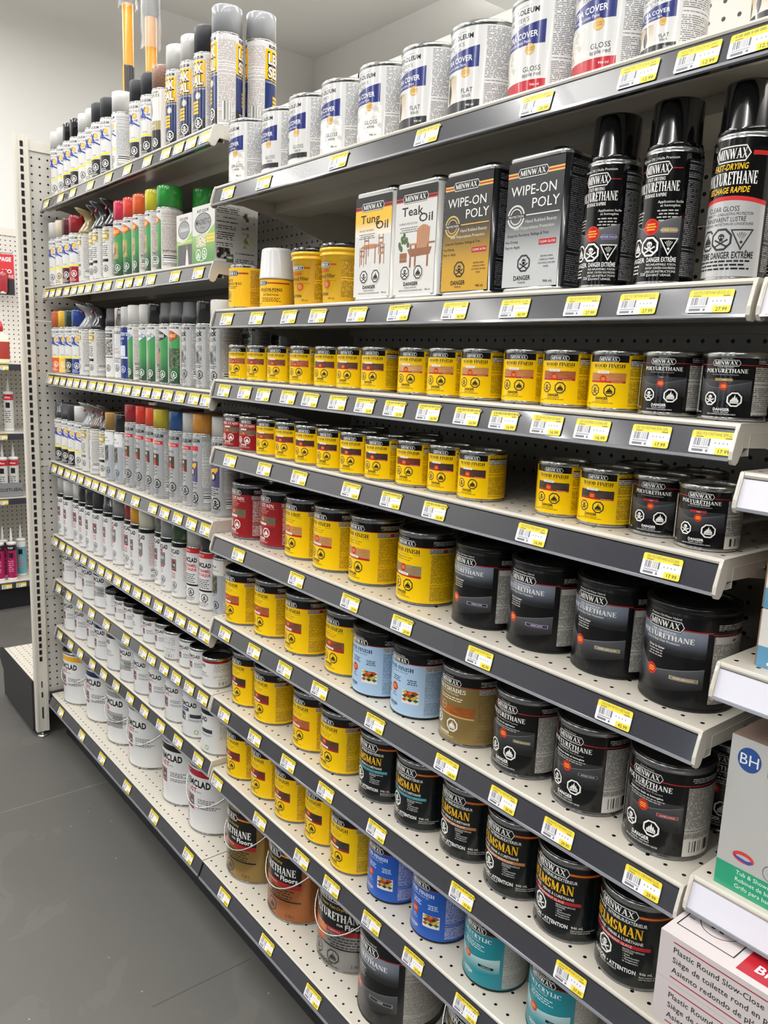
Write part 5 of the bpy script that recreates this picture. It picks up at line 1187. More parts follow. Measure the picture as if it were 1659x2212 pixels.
SWATCH = {'red': ('8E4A2A', 'B5683E'), 'chestnut': ('5E3220', '8A4E32'), 'walnut': ('3E241A', '664030'), 'pine': ('B98A50', 'D8AE72'),
          'oak': ('A97440', 'C99257'), 'honey': ('A86636', 'C8854A'), 'cherry': ('8A4424', 'B46438'), 'mahog': ('4E1E14', '78301E'),
          'dark': ('2C1A14', '4C3024'), 'ebony': ('1E1A18', '4A4034'), 'greyoak': ('7E6A4C', 'A08C68'), 'grey': ('4E4638', '70664F')}

MESH = {}
def cached(key, fn):
    if key not in MESH: MESH[key] = fn()
    return MESH[key]

def tin_body(r, h, wall, metal, n=40):
    b = MB(); w, m = wall, metal
    b.lathe([(r * .93, .0018, m), (r * .985, 0, m), (r * 1.014, .0012, m), (r * 1.014, .0034, m), (r * .997, .0048, m), (r, .006, m), (r, h - .0095, w),
             (r * .99, h - .0078, m), (r * 1.006, h - .0066, m), (r * 1.018, h - .005, m), (r * 1.018, h - .0022, m), (r * 1.0, h - .0002, m), (r * .972, h, m), (r * .958, h - .0024, m), (r * .955, h - .012, m)], m, n=n, cap1=False)
    return b.mesh('can_body')

def tin_lid(r, h, m, n=40):
    b = MB()
    b.lathe([(r * .955, h - .0045), (r * .952, h - .0012), (r * .935, h + .0006), (r * .905, h + .0004), (r * .892, h - .0022), (r * .882, h - .0066), (r * .865, h - .0072),
             (r * .845, h - .0056), (r * .83, h - .0064), (r * .80, h - .0066)], m, n=n, cap0=False)
    return b.mesh('can_lid')

def raised_lid(r, h, m, n=40):
    b = MB()
    b.lathe([(r * 1.0, h - .012), (r * 1.018, h - .0115), (r * 1.018, h - .002), (r * 1.0, h + .0012), (r * .94, h + .0014), (r * .90, h - .0035), (r * .84, h - .0042), (r * .80, h - .0032)], m, n=n, cap0=False)
    return b.mesh('can_lid')

def bail(r, h, drop=.074):
    b = MB(); path = []
    for i in range(33):
        t = math.pi * i / 32; R_ = r + .0042 + .002 * math.sin(t)
        path.append((R_ * math.cos(t), -R_ * math.sin(t), h * .80 - drop * math.sin(t) ** 1.15))
    b.tube(path, .0015, mat('D6D6D4', .25, .9), 6)
    return b.mesh('bail_handle')

def ear(r, h, sx):
    b = MB(); z = h * .80; n = 14
    for i, (rr, x) in enumerate(((.011, r + .0002), (.010, r + .003), (.006, r + .0046))):
        ring = [(sx * x, rr * math.cos(2 * math.pi * k / n), z + rr * math.sin(2 * math.pi * k / n)) for k in range(n)]
        if i: 
            for k in range(n): b.poly([prev[k], prev[(k + 1) % n], ring[(k + 1) % n], ring[k]], TIN(), smooth=True)
        prev = ring
    b.poly(prev, TIN())
    return b.mesh('handle_ear')

def spray_body(r, hb, rim, wall, n=40):
    b = MB()
    b.lathe([(r * .90, .002, rim), (r * .965, 0, rim), (r * .995, .0015, rim), (r * .995, .0035, rim), (r * .985, .005, rim), (r, .007, rim), (r, hb - .008, wall),
             (r * .995, hb - .0055, rim), (r * .965, hb - .0035, rim), (r * .985, hb - .002, rim), (r * .985, hb - .0004, rim), (r * .95, hb + .0006, rim), (r * .7, hb + .004, rim), (r * .4, hb + .010, rim)], rim, n=n)
    return b.mesh('can_body')

def cap_mesh(r, z0, z1, m, kind='plain', n=40):
    b = MB(); k = {'plain': .955, 'wide': .975, 'narrow': .90}.get(kind, .955)
    if kind == 'step': prof = [(r * .955, z0), (r * .955, z0 + (z1 - z0) * .42), (r * .90, z0 + (z1 - z0) * .46), (r * .86, z1 - .003), (r * .83, z1 - .0008), (r * .74, z1)]
    elif kind == 'taper': prof = [(r * .94, z0), (r * .94, z0 + .006), (r * .90, z0 + .008), (r * .86, z1 - .003), (r * .83, z1 - .0006), (r * .76, z1), (r * .70, z1 - .0006)]
    else: prof = [(r * k, z0), (r * k * .995, z1 - .004), (r * k * .975, z1 - .0014), (r * k * .93, z1 - .0002), (r * k * .86, z1)]
    b.lathe(prof, m, n=n)
    return b.mesh('spray_cap')

def grip_mesh(r, z0, m):
    b = MB(); n = 24; st = [(0, 0, .97, .97, 0), (.012, .001, .93, .93, 0), (.026, .005, .74, .76, .0), (.040, .009, .56, .60, 0), (.052, .006, .54, .66, .10), (.062, -.002, .60, .92, .20), (.068, -.005, .62, 1.08, .26), (.070, -.005, .56, 1.0, .26)]
    rings = []
    for dz, cy, kx, ky, tilt in st:
        rings.append([(r * kx * math.cos(2 * math.pi * k / n), cy + r * ky * math.sin(2 * math.pi * k / n), z0 + dz - r * ky * math.sin(2 * math.pi * k / n) * tilt) for k in range(n)])
    b.loft(rings, m)
    return b.mesh('spray_grip')
def nozzle_mesh(r, z0):
    b = MB(); b.tube([(0, -r * .58, z0 + .0525), (0, -r * .74, z0 + .0535)], .0042, mat('B01E26', .3), 10)
    return b.mesh('nozzle')

KIND_INFO = {  # name, category, group noun
 'spray': ('spray_can', 'spray can', 'aerosol cans'), 'can': ('paint_can', 'paint can', 'paint cans'), 'stain': ('stain_can', 'paint can', 'stain and varnish cans'), 'gallon': ('gallon_paint_can', 'paint can', 'gallon cans')}

def gloss_cap(hexc):
    gl = hexc.endswith('g'); c = hexc[:6]
    dull = c in ('2B2C31', '2A2B2E', '343437', '26282C', '2B2C2F', '2E3032')
    clear = c in ('B4B6B4', 'DCDCDA', '8A8C8C')
    return mat(c, .2 if not dull else .5, 0, .5 if not dull else 0, trans=.35 if clear else 0)

def set_slot(o, old, new):
    for i, m in enumerate(o.data.materials):
        if m == old:
            o.material_slots[i].link = 'OBJECT'; o.material_slots[i].material = new

def make_item(kind, loc, rz, label, group, deep=False):
    p = kind.split('|'); t = p[0]; g = lambda i: p[i] if len(p) > i else ''
    part = lambda nm, key, fn, par: link(nm, cached(key, fn), par)
    SPR = {'2x': (.033, .150, .203), 'stone': (.033, .150, .203), 'oval': (.033, .152, .205), 'texture': (.033, .150, .203), 'chrome': (.033, .150, .203), 'bluepaint': (.033, .150, .203), 'quick': (.033, .150, .203),
           'leak': (.033, .172, .228), 'leakbig': (.034, .190, .245), 'mark': (.033, .185, .235), 'stripe': (.0335, .190, .238), 'hammer': (.033, .150, .203), 'trem': (.033, .152, .205), 'heat': (.033, .152, .205), 'uni': (.033, .142, .0), 'polyspray': (.0335, .153, .208), 'polygloss': (.0335, .153, .208)}
    if t in SPR:
        r, hb, ht = SPR[t]
        rt_ = root('spray_can', loc, rz, label, 'spray can', group)
        silver = mat('C9C9C7', .2, .9)
        wall = silver
        part('body', ('sb', r, hb), lambda: spray_body(r, hb, silver, wall), rt_)
        fn = {'2x': lambda: L_2x(r, hb, g(1)), 'stone': lambda: L_misc(r, hb, 'stone'), 'texture': lambda: L_misc(r, hb, 'texture'), 'chrome': lambda: L_misc(r, hb, 'chrome'), 'bluepaint': lambda: L_misc(r, hb, 'blue'),
              'oval': lambda: L_oval(r, hb, g(1), {'D9662A': 'FLUORESCENT', 'A9C0E8': 'APPLIANCE', 'DDDDE4': 'APPLIANCE', '2A2A2E': 'CHALKBOARD', 'B8401E': 'HIGH HEAT'}[g(1)], g(3) or 'sale', oink={'DDDDE4': '2A2A50', 'A9C0E8': '2A2A50', '2A2A2E': 'E4E4E4'}.get(g(1), 'E9D27A')),
              'quick': lambda: L_grey(r, hb, 'quick'), 'leak': lambda: L_leak(r, hb), 'leakbig': lambda: L_leak(r, hb), 'mark': lambda: L_grey(r, hb, 'mark'), 'stripe': lambda: L_stripe(r, hb), 'hammer': lambda: L_grey(r, hb, 'hammer'),
              'trem': lambda: L_tspray(r, hb, g(1)), 'heat': lambda: L_tspray(r, hb, 'heat'), 'uni': lambda: L_universal(r, hb, g(1)), 'polyspray': lambda: L_misc(r, hb, 'polyspray'), 'polygloss': lambda: L_misc(r, hb, 'polygloss')}[t]
        lk = {'2x': g(1), 'oval': g(1) + g(3), 'trem': g(1), 'uni': g(1)}.get(t, '')
        lo = part('printed_label', ('sl', t, lk, hb), fn, rt_)
        if t == 'polyspray': set_slot(lo, SWATCH_SLOT, mat(g(1), .3))
        cols = {'2x': g(2), 'oval': g(2), 'trem': g(2), 'uni': g(2), 'stone': None, 'texture': '2B2C2F', 'chrome': None, 'bluepaint': 'D9D8D6'}
        c = cols.get(t, g(1))
        if t == 'polyspray' or t == 'polygloss': cm = mat('0B0B0D', .12, 0, .8); ck = 'taper'
        elif t == 'stone': cm = photo('6E4A3E', '9A7262', 'B99886', 600); ck = 'plain'
        elif t == 'chrome': cm = mat('D0C8C4', .08, 1.0); ck = 'plain'
        elif t in ('mark', 'stripe'): cm = gloss_cap(c); ck = 'wide'
        else: cm = gloss_cap(c); ck = 'step' if c in ('3A3C3E', '2A2B2E', '2B2C2F', '2E3134') or c == '2E3032' else 'plain'
        if t == 'uni':
            gp = part('spray_grip', ('grip', r, c), lambda: grip_mesh(r, hb - .001, cm), rt_); part('nozzle', ('nz', r), lambda: nozzle_mesh(r, hb - .001), gp)
        else: part('cap', ('cap', r, hb, ht, c, ck, t if t in ('stone', 'chrome') else ''), lambda: cap_mesh(r, hb - .0005, ht, cm, ck), rt_)
        return rt_
    if t in ('yh', 'rh', 'ph'):
        r, h = .0365, .076
        rt_ = root('stain_can', loc, rz, label, 'paint can', group)
        part('body', ('tb', r, h, 'tin'), lambda: tin_body(r, h, TIN(), TIN()), rt_)
        part('lid', ('tl', r, h, 'tin'), lambda: tin_lid(r, h, TIN()), rt_)
        if t == 'yh': lo = part('printed_label', ('yh',), lambda: L_wood('half', r, h), rt_); set_slot(lo, SWATCH_SLOT, woodgrain(*SWATCH[g(1)]))
        elif t == 'rh': lo = part('printed_label', ('rh',), lambda: L_wood('half', r, h, bg='86191C', ink='F2E8E0', title='PRE-STAIN', fp='7A1416'), rt_); set_slot(lo, SWATCH_SLOT, woodgrain(*SWATCH[g(1)]))
        else: part('printed_label', ('ph', g(1), g(2)), lambda: L_poly('half', r, h, chip=g(1), chiptext='CLEAR', french=g(2) == 'fr'), rt_)
        return rt_
    if t in ('yq', 'rq', 'pq', 'spar', 'shades'):
        r, h = .0535, .126
        rt_ = root('stain_can' if t in ('yq', 'rq') else 'varnish_can', loc, rz, label, 'paint can', group)
        part('body', ('tb', r, h, 'blk'), lambda: tin_body(r, h, GLOSSBLK(), mat('8E8F91', .2, .95, 0, 'tinplate_rim')), rt_)
        part('lid', ('tl', r, h, 'dk'), lambda: tin_lid(r, h, DARKTIN()), rt_)
        if t == 'yq': lo = part('printed_label', ('yq', g(2)), lambda: L_wood('quart', r, h, title='TEINTURE À BOIS' if g(2) == 'fr' else 'WOOD FINISH'), rt_); set_slot(lo, SWATCH_SLOT, woodgrain(*SWATCH[g(1)]))
        elif t == 'rq': lo = part('printed_label', ('rq',), lambda: L_wood('quart', r, h, bg='86191C', ink='F2E8E0', title='PRE-STAIN', fp='7A1416'), rt_); set_slot(lo, SWATCH_SLOT, woodgrain(*SWATCH[g(1)]))
        elif t == 'pq': part('printed_label', ('pq', g(1), g(2)), lambda: L_poly('quart', r, h, chip=g(1), chiptext={'9A2A2A': 'LUSTRÉ CHAUD', '3A3A3E': 'SATINÉ CHAUD'}.get(g(1), 'WARM SEMI-GLOSS'), french=g(2) == 'fr'), rt_)
        elif t == 'spar': part('printed_label', ('spar', g(1)), lambda: L_exterior(r, h, g(1), g(2)), rt_)
        else: part('printed_label', ('shades',), lambda: L_shades(r, h), rt_)
        return rt_
    if t in ('wq', 'hyb', 'hybgal'):
        r, h = {'wq': (.054, .126), 'hyb': (.057, .130), 'hybgal': (.085, .192)}[t]
        rt_ = root('stain_can' if t == 'wq' else 'varnish_can', loc, rz, label, 'paint can', group)
        bk = mat('09090B', .3, 0, .15, spec=.35)
        part('body', ('tb', r, h, 'pl'), lambda: tin_body(r, h, bk, bk), rt_); part('lid', ('tl', r, h, 'pl'), lambda: tin_lid(r, h, bk), rt_)
        if t == 'wq': part('printed_label', ('wq', g(1)), {'light': lambda: L_water(r, h), 'blue': lambda: L_water(r, h, '1F55B0', 'F0F2F6', fp='1C4EA4'), 'teal': lambda: L_water(r, h, '1E8290', 'E8F2F2', 'POLYCRYLIC', teal=True)}[g(1)], rt_)
        else: part('printed_label', (t, g(1), g(2)), lambda: L_hybrid(r, h, g(1) or '2A2A2E', g(2) or 'CLEAR'), rt_)
        return rt_
    if t in ('ultra', 'ultrah', 'rustq', 'rusth', 'gal', 'floor'):
        r, h = {'ultra': (.0535, .124), 'ultrah': (.0365, .076), 'rustq': (.0535, .124), 'rusth': (.0365, .077), 'gal': (.0825, .190), 'floor': (.0825, .190)}[t]
        big = t in ('gal', 'floor')
        rt_ = root('gallon_can' if big else 'paint_can', loc, rz, label, 'paint can', group)
        mm = TIN(); ww = mat('D8D8D7', .3, 0, .4)
        part('body', ('tb', r, h, 'w' if t != 'floor' else 'tin'), lambda: tin_body(r, h, ww if t != 'floor' else mm, mm), rt_)
        if t == 'rusth' and g(1) == 'k': part('lid', ('rl', r, h), lambda: raised_lid(r, h, GLOSSBLK()), rt_)
        else: part('lid', ('tl', r, h, 'dk'), lambda: tin_lid(r, h, DARKTIN()), rt_)
        if t in ('ultra', 'ultrah'): part('printed_label', (t,) + tuple(p[1:]), lambda: L_ultra(r, h, g(1), g(2), g(3), t == 'ultrah'), rt_)
        elif t == 'floor': part('printed_label', (t, g(1)), lambda: L_floor(r, h, g(1), (g(2), 'D88A4A')), rt_)
        else:
            band = g(1); band = {'k': None, 'g': '7A7C7C', 'r': '86121E', '': None}.get(band, band)
            part('printed_label', (t, band, g(2)), lambda: L_rust(r, h, band, g(2) or 'rust'), rt_)
        if (t == 'gal' and g(3) == '1') or t == 'floor':
            part('bail_handle', ('bail', r, h), lambda: bail(r, h), rt_)
        if big:
            for sx in (-1, 1): part('handle_ear', ('ear', r, h, sx), lambda: ear(r, h, sx), rt_)
        return rt_
    if t == 'wax':
        r, h = .0425, .092; rt_ = root('wax_tin', loc, rz, label, 'tin', group); y = mat('F0B81C', .3, 0, .35)
        b = MB(); b.lathe([(r * .95, .002), (r * 1.0, 0), (r * 1.012, .002), (r, .005), (r, h - .004), (r * 1.012, h - .002), (r * 1.0, h), (r * .96, h - .001)], TIN(), cap1=False); link('body', b.mesh('can_body'), rt_)
        b = MB(); b.lathe([(r * .96, h - .001), (r * .93, h - .003), (r * .6, h - .003)], TIN(), cap0=False); link('lid', b.mesh('lid'), rt_)
        link('printed_label', L_misc(r, h, 'wax'), rt_); return rt_
    if t == 'pore':
        r, h = .036, .055; rt_ = root('pore_filler_jar', loc, rz, label, 'jar', group)
        b = MB(); b.lathe([(r * .96, 0), (r, .002), (r, h), (r * .9, h + .002)], mat('F0B81C', .3, 0, .35)); link('body', b.mesh('jar_body'), rt_)
        b = MB(); b.lathe([(r * 1.05, h + .001), (r * 1.05, h + .004), (r * 1.03, h + .006), (r * .93, h + .055), (r * .90, h + .060), (r * .80, h + .062)], mat('D9D9D8', .3, 0, .2)); link('cap', b.mesh('jar_cap'), rt_)
        link('printed_label', L_misc(r, h, 'pore'), rt_); return rt_
    if t == 'filler':
        r0, r1, h = .036, .0425, .100; rt_ = root('wood_filler_tub', loc, rz, label, 'tub', group); y = mat('F2BE14', .32, 0, .3)
        def mk():
            b = MB(); b.lathe([(r0 * .95, 0), (r0, .0015), (r0 + (r1 - r0) * .84, h * .84), (r1 * 1.035, h * .85), (r1 * 1.04, h * .88), (r1 * 1.0, h * .885), (r1 * 1.005, h * .925), (r1 * 1.05, h * .93), (r1 * 1.055, h * .985), (r1 * 1.0, h * .99)], y); return b.mesh('tub_body')
        def lid():
            b = MB(); m = mat('151517', .22, 0, .5); b.lathe([(r1 * 1.04, h * .991), (r1 * 1.05, h * 1.0), (r1 * 1.04, h * 1.06), (r1 * .98, h * 1.075), (r1 * .94, h * 1.05), (r1 * .9, h * 1.045)], m)
            for k in range(10):
                a = 2 * math.pi * k / 10; b.box(math.cos(a) * r1 * 1.0 - .0016, math.sin(a) * r1 * 1.0 - .0016, h * 1.0, math.cos(a) * r1 * 1.0 + .0016, math.sin(a) * r1 * 1.0 + .0016, h * 1.09, m)
            return b.mesh('tub_lid')
        def lab():
            a = Art(); r = r0; d = D(r); Z = lambda f: f * h; K = gm('17150E')
            brand_plate(a, d(-20), Z(.69), d(50), Z(.095), stripe=('B22A28', '7A4A1A', 'B22A28'), x1=d(22), xl=d(-20)); a.text('Stainable', d(-22), Z(.565), Z(.055), gm('C23A1E'), w=d(42), bold=.03); a.text('Wood Filler', d(-14), Z(.46), Z(.075), K, w=d(66)); a.disc(d(-10), Z(.345), Z(.075), gm('C23A1E')); a.disc(d(-10), Z(.345), Z(.045), gm('9A8A3A')); a.rect(d(-60), Z(.405), d(22), Z(.41), gm('C23A1E'))
            a.text('CAUTION', d(-30), Z(.15), Z(.05), K, bold=.02); a.text('475 mL', d(6), Z(.08), Z(.035), K); a.rect(d(36), Z(.10), d(120), Z(.76), fineprint('E3B012', '221C0A', .0023, dens=.55)); a.rect(d(-170), Z(.10), d(-70), Z(.76), fineprint('E3B012', '221C0A', .0023, dens=.5))
            return a.cyl(r, r_at=lambda z: r0 + (r1 - r0) * (z / h) + .0004)
        part('tub', ('fil',), mk, rt_); part('lid', ('fill',), lid, rt_); part('printed_label', ('filb',), lab, rt_); return rt_
    if t == 'tin': return make_tin(g(1), loc, rz, label, group)

def rbox_ring(hx, hy, rc, z, n=5):
    out = []
    for cx, cy, a0 in ((hx - rc, -hy + rc, -90), (hx - rc, hy - rc, 0), (-hx + rc, hy - rc, 90), (-hx + rc, -hy + rc, 180)):
        for k in range(n + 1): a = R(a0 + 90 * k / n); out.append((cx + rc * math.cos(a), cy + rc * math.sin(a), z))
    return out

def make_tin(style, loc, rz, label, group):
    hx, hy, h, rc = .0525, .033, .178, .013
    rt_ = root('oil_tin', loc, rz, label, 'tin', group)
    body = {'tung': 'E4E2DD', 'teak': 'E4E2DD', 'gold': '17171A', 'grey': '17171A'}[style]
    m = mat(body, .22, 0, .5); me = mat('C9C9C6', .22, .9)
    b = MB(); b.loft([rbox_ring(hx * .985, hy * .975, rc, .0), rbox_ring(hx * 1.008, hy * 1.01, rc, .001), rbox_ring(hx * 1.008, hy * 1.01, rc, .004), rbox_ring(hx, hy, rc, .0055)], me); b.loft([rbox_ring(hx, hy, rc, .0055), rbox_ring(hx, hy, rc, h - .006)], m, cap=False)
    b.loft([rbox_ring(hx, hy, rc, h - .006), rbox_ring(hx * 1.01, hy * 1.015, rc, h - .004), rbox_ring(hx * 1.01, hy * 1.015, rc, h - .001), rbox_ring(hx * .99, hy * .98, rc, h), rbox_ring(hx * .96, hy * .94, rc, h - .002)], me, cap=False)
    b.poly(rbox_ring(hx * .96, hy * .94, rc, h - .002), me); link('body', b.mesh('tin_body'), rt_)
    b = MB(); b.lathe([(.013, h - .002), (.014, h - .001), (.014, h + .009), (.012, h + .011), (.006, h + .011)], mat('17171A', .35), n=24, cx=.012, cy=0.004); link('screw_cap', b.mesh('screw_cap'), rt_)
    a = Art(); W2 = hx - rc * .3; Z = lambda f: f * h; K = gm('17171A'); WH = gm('F1EFEA'); X = lambda f: f * W2
    if style in ('tung', 'teak'):
        a.rect(-W2, Z(.04), W2, Z(.95), gm('DAD8D4', .2, .5)); a.rect(-W2, Z(.86), W2, Z(.955), K)
        if style == 'tung': a.rect(-W2, Z(.60), W2, Z(.865), fade('EBE6DA', 'F0B81C', h * .60, h * .74))
        for k, c in enumerate(('B82E34', '17171A', 'B82E34')): a.rect(-W2, Z(.835 + .012 * k), W2, Z(.847 + .012 * k), gm(c))
        brand_plate(a, -.002, Z(.86), W2 * 1.30, Z(.082))
        t1, t2 = ('Tung', 'Oil') if style == 'tung' else ('Teak', 'Oil')
        a.text(t1, X(-.16), Z(.715), Z(.078), K, w=X(1.05), bold=.015); a.text(t2, X(.50), Z(.650), Z(.075), K, w=X(.66), bold=.015)
        a.text('PROTECTIVE FINISH' if style == 'tung' else 'SUPERIOR PROTECTION', X(-.35), Z(.64), Z(.018), gm('4A3A2A'), wmax=X(.9)); lines(a, X(-.3), Z(.61), X(.9), 3, Z(.018), gm('5A5A58'))
        wd, wl = gm('8A5A3E'), gm('B07A54')
        if style == 'tung':
            a.disc(X(-.1), Z(.50), X(.50), wl, ry=Z(.022))
            for x in (-.62, -.35, .15, .45): a.rect(X(x), Z(.34), X(x + .05), Z(.50), wd)
            for x, z in ((-.7, .46), (.42, .47), (-.45, .55), (.35, .56)): a.rect(X(x), Z(z - .14), X(x + .03), Z(z + .04), wd); a.rect(X(x), Z(z), X(x + .26), Z(z + .012), wd); a.rect(X(x + .23), Z(z - .14), X(x + .26), Z(z + .04), wd); a.rect(X(x), Z(z - .05), X(x + .26), Z(z - .03), wl)
        else:
            for k in range(7): a.shape([(X(.10 + .085 * k), Z(.40)), (X(.17 + .085 * k), Z(.40)), (X(.19 + .09 * k), Z(.60 + .025 * math.sin(math.pi * k / 6))), (X(.11 + .09 * k), Z(.60 + .025 * math.sin(math.pi * k / 6)))], wl)
            a.shape([(X(-.35), Z(.43)), (X(.85), Z(.43)), (X(.75), Z(.37)), (X(-.2), Z(.36))], wd); a.rect(X(-.28), Z(.46), X(.12), Z(.475), wl); a.rect(X(.70), Z(.46), X(.98), Z(.475), wd)
            for x in (-.22, .02, .62): a.rect(X(x), Z(.27), X(x + .08), Z(.46), wd)
            a.rect(X(-.72), Z(.32), X(-.36), Z(.40), wd); a.rect(X(-.72), Z(.345), X(-.36), Z(.352), wl)
            for k in range(9): aa = R(200 - 25 * k + 10); a.disc(X(-.54) + .006 * math.cos(aa) * (1 + k % 3 * .4), Z(.46) + .008 * math.sin(aa) * (1 + k % 2), .0032, gm('3E5E34'), ry=.0045)
        k = mat('17171A'); a.octo(X(-.42), Z(.225), Z(.062), k, gm('DAD8D4', .2, .5)); a.octo(X(.24), Z(.225), Z(.062), k, gm('DAD8D4', .2, .5), 'flame')
        a.text('DANGER', X(-.1), Z(.115), Z(.032), k, w=X(.72), bold=.03); a.text('POISON. IRRITANT.', X(-.1), Z(.09), Z(.014), k); a.text('READ INSTRUCTIONS BEFORE USING', X(-.1), Z(.065), Z(.014), k, wmax=X(1.2)); a.text('946 mL', X(.74), Z(.065), Z(.018), k)
    else:
        lo_ = 'C89A2E' if style == 'gold' else 'C9CBCC'
        a.rect(-W2, Z(.04), W2, Z(.95), fade(lo_, '2C2B28' if style == 'gold' else '303133', h * .18, h * .62, .28, .35)); a.rect(-W2, Z(.87), W2, Z(.955), K)
        for k, c in enumerate(('E0C060', 'B82E34', 'E0C060')): a.rect(-W2, Z(.85 + .012 * k), W2, Z(.862 + .012 * k), gm(c))
        brand_plate(a, X(-.1), Z(.875), W2 * 1.15, Z(.078))
        a.text('WIPE-ON', X(-.05), Z(.715), Z(.075), WH, w=X(1.62)); a.text('POLY', X(.42), Z(.615), Z(.075), WH, w=X(.95))
        a.ring(X(-.62), Z(.565), X(.32), X(.05), gm('D8D6D0' if style == 'grey' else 'C8B06A')); a.ring(X(-.62), Z(.565), X(.22), X(.03), gm('D8D6D0' if style == 'grey' else 'C8B06A')); a.rect(X(-.98), Z(.55), X(-.26), Z(.58), gm('3A3A3C')); a.text('PROTECTION', X(-.62), Z(.556), Z(.018), WH, wmax=X(.66))
        a.rect(X(-.25), Z(.565), X(.92), Z(.572), WH if style == 'grey' else gm('F0C060'))
        a.text('Hand Rubbed Beauty', X(.30), Z(.51), Z(.026), gm('D8D6D0'), wmax=X(1.2)); a.text('with Polyurethane Protection', X(.05), Z(.465), Z(.024), gm('D8D6D0'), wmax=X(1.6))
        a.text('Great for Furniture, Railings & Trim', X(-.15), Z(.415), Z(.022), K, wmax=X(1.5)); a.text('Fast Drying', X(-.95), Z(.37), Z(.020), K, al='l'); a.text('Easy to Apply', X(-.95), Z(.33), Z(.020), K, al='l')
        a.rect(X(.28), Z(.34), X(.88), Z(.38), gm('A8202C')); a.text('CLEAR SATIN' if style == 'gold' else 'CLEAR GLOSS', X(.58), Z(.352), Z(.018), WH, wmax=X(.54))
        a.octo(X(-.22), Z(.215), Z(.068), mat('17171A'), None); a.text('DANGER', X(-.25), Z(.09), Z(.036), K, w=X(.62), bold=.02); a.text('POISON', X(-.25), Z(.065), Z(.015), K)
        for i, tx in enumerate(('BEFORE USING,', 'CAREFULLY READ', 'CAUTIONS ON SIDE', 'PANEL.')): a.text(tx, X(.60), Z(.25 - .025 * i), Z(.013), K)
        a.text('946 mL', X(.68), Z(.065), Z(.022), K)
    link('front_label', a.flat(y=-hy), rt_)
    s = Art(); hh = hy - rc * .8
    s.rect(-hh, h * .05, hh, h * .94, fineprint('1B1B1E' if style in ('gold', 'grey') else 'DEDCD6', '8E9096' if style in ('gold', 'grey') else '3A3A3A', .0026, dens=.5))
    link('side_label', s.flat(side=lambda x, z, o: (hx + o, x, z)), rt_)
    return rt_

# ------------------------------------------------------------------ cardboard boxes
def carton(name, x0, y0, z0, x1, y1, z1, m, label, cat, group=None, top=None, rz=0.0):
    rt_ = root(name, ((x0 + x1) / 2, (y0 + y1) / 2, z0), rz, label, cat, group)
    w, dd, h = (x1 - x0) / 2, (y1 - y0) / 2, z1 - z0
    b = MB(); b.box(-w, -dd, 0, w, dd, h, m, mz=top or m)
    link('carton', b.mesh('carton'), rt_)
    return rt_, w, dd, h
# ------------------------------------------------------------------ the room
def structure(name, b, parent=None):
    o = b.build(name, parent); o['kind'] = 'structure'; return o

def floor_mat():
    m = bpy.data.materials.new('worn_concrete'); ns, ls, b = nodes(m); nt = m.node_tree
    tc = ns.new('ShaderNodeTexCoord')
    def noise(s, det, dist=0):
        n = ns.new('ShaderNodeTexNoise'); n.inputs['Scale'].default_value = s; n.inputs['Detail'].default_value = det; n.inputs['Distortion'].default_value = dist
        ls.new(tc.outputs['Object'], n.inputs['Vector']); return n.outputs[0]
    c = mix(nt, noise(1.3, 6, .4), lin('464542'), lin('5E5D59'))
    c = mix(nt, mth(nt, 'MULTIPLY', mth(nt, 'GREATER_THAN', noise(3.1, 10, 1.2), .60), .07), c, lin('8A8780'))
    c = mix(nt, mth(nt, 'MULTIPLY', noise(60, 4), .25), c, lin('4A4844'))
    v = ns.new('ShaderNodeTexVoronoi'); v.inputs['Scale'].default_value = 16; ls.new(tc.outputs['Object'], v.inputs['Vector'])
    c = mix(nt, mth(nt, 'MULTIPLY', mth(nt, 'LESS_THAN', v.outputs['Distance'], .035), .55), c, lin('B8B4AC'))
    ls.new(c, b.inputs['Base Color'])
    rr = ns.new('ShaderNodeMapRange'); ls.new(noise(2.4, 6), rr.inputs[0]); rr.inputs[3].default_value = .34; rr.inputs[4].default_value = .58
    ls.new(rr.outputs[0], b.inputs['Roughness'])
    bp = ns.new('ShaderNodeBump'); bp.inputs['Strength'].default_value = .08; ls.new(noise(40, 6), bp.inputs['Height']); ls.new(bp.outputs[0], b.inputs['Normal'])
    return m

def wall_mat(hexc, name):
    m = bpy.data.materials.new(name); ns, ls, b = nodes(m); nt = m.node_tree
    tc = ns.new('ShaderNodeTexCoord'); n = ns.new('ShaderNodeTexNoise'); n.inputs['Scale'].default_value = 180; n.inputs['Detail'].default_value = 4
    ls.new(tc.outputs['Object'], n.inputs['Vector'])
    bp = ns.new('ShaderNodeBump'); bp.inputs['Strength'].default_value = .05; ls.new(n.outputs[0], bp.inputs['Height']); ls.new(bp.outputs[0], b.inputs['Normal'])
    b.inputs['Base Color'].default_value = lin(hexc); b.inputs['Roughness'].default_value = .7
    return m

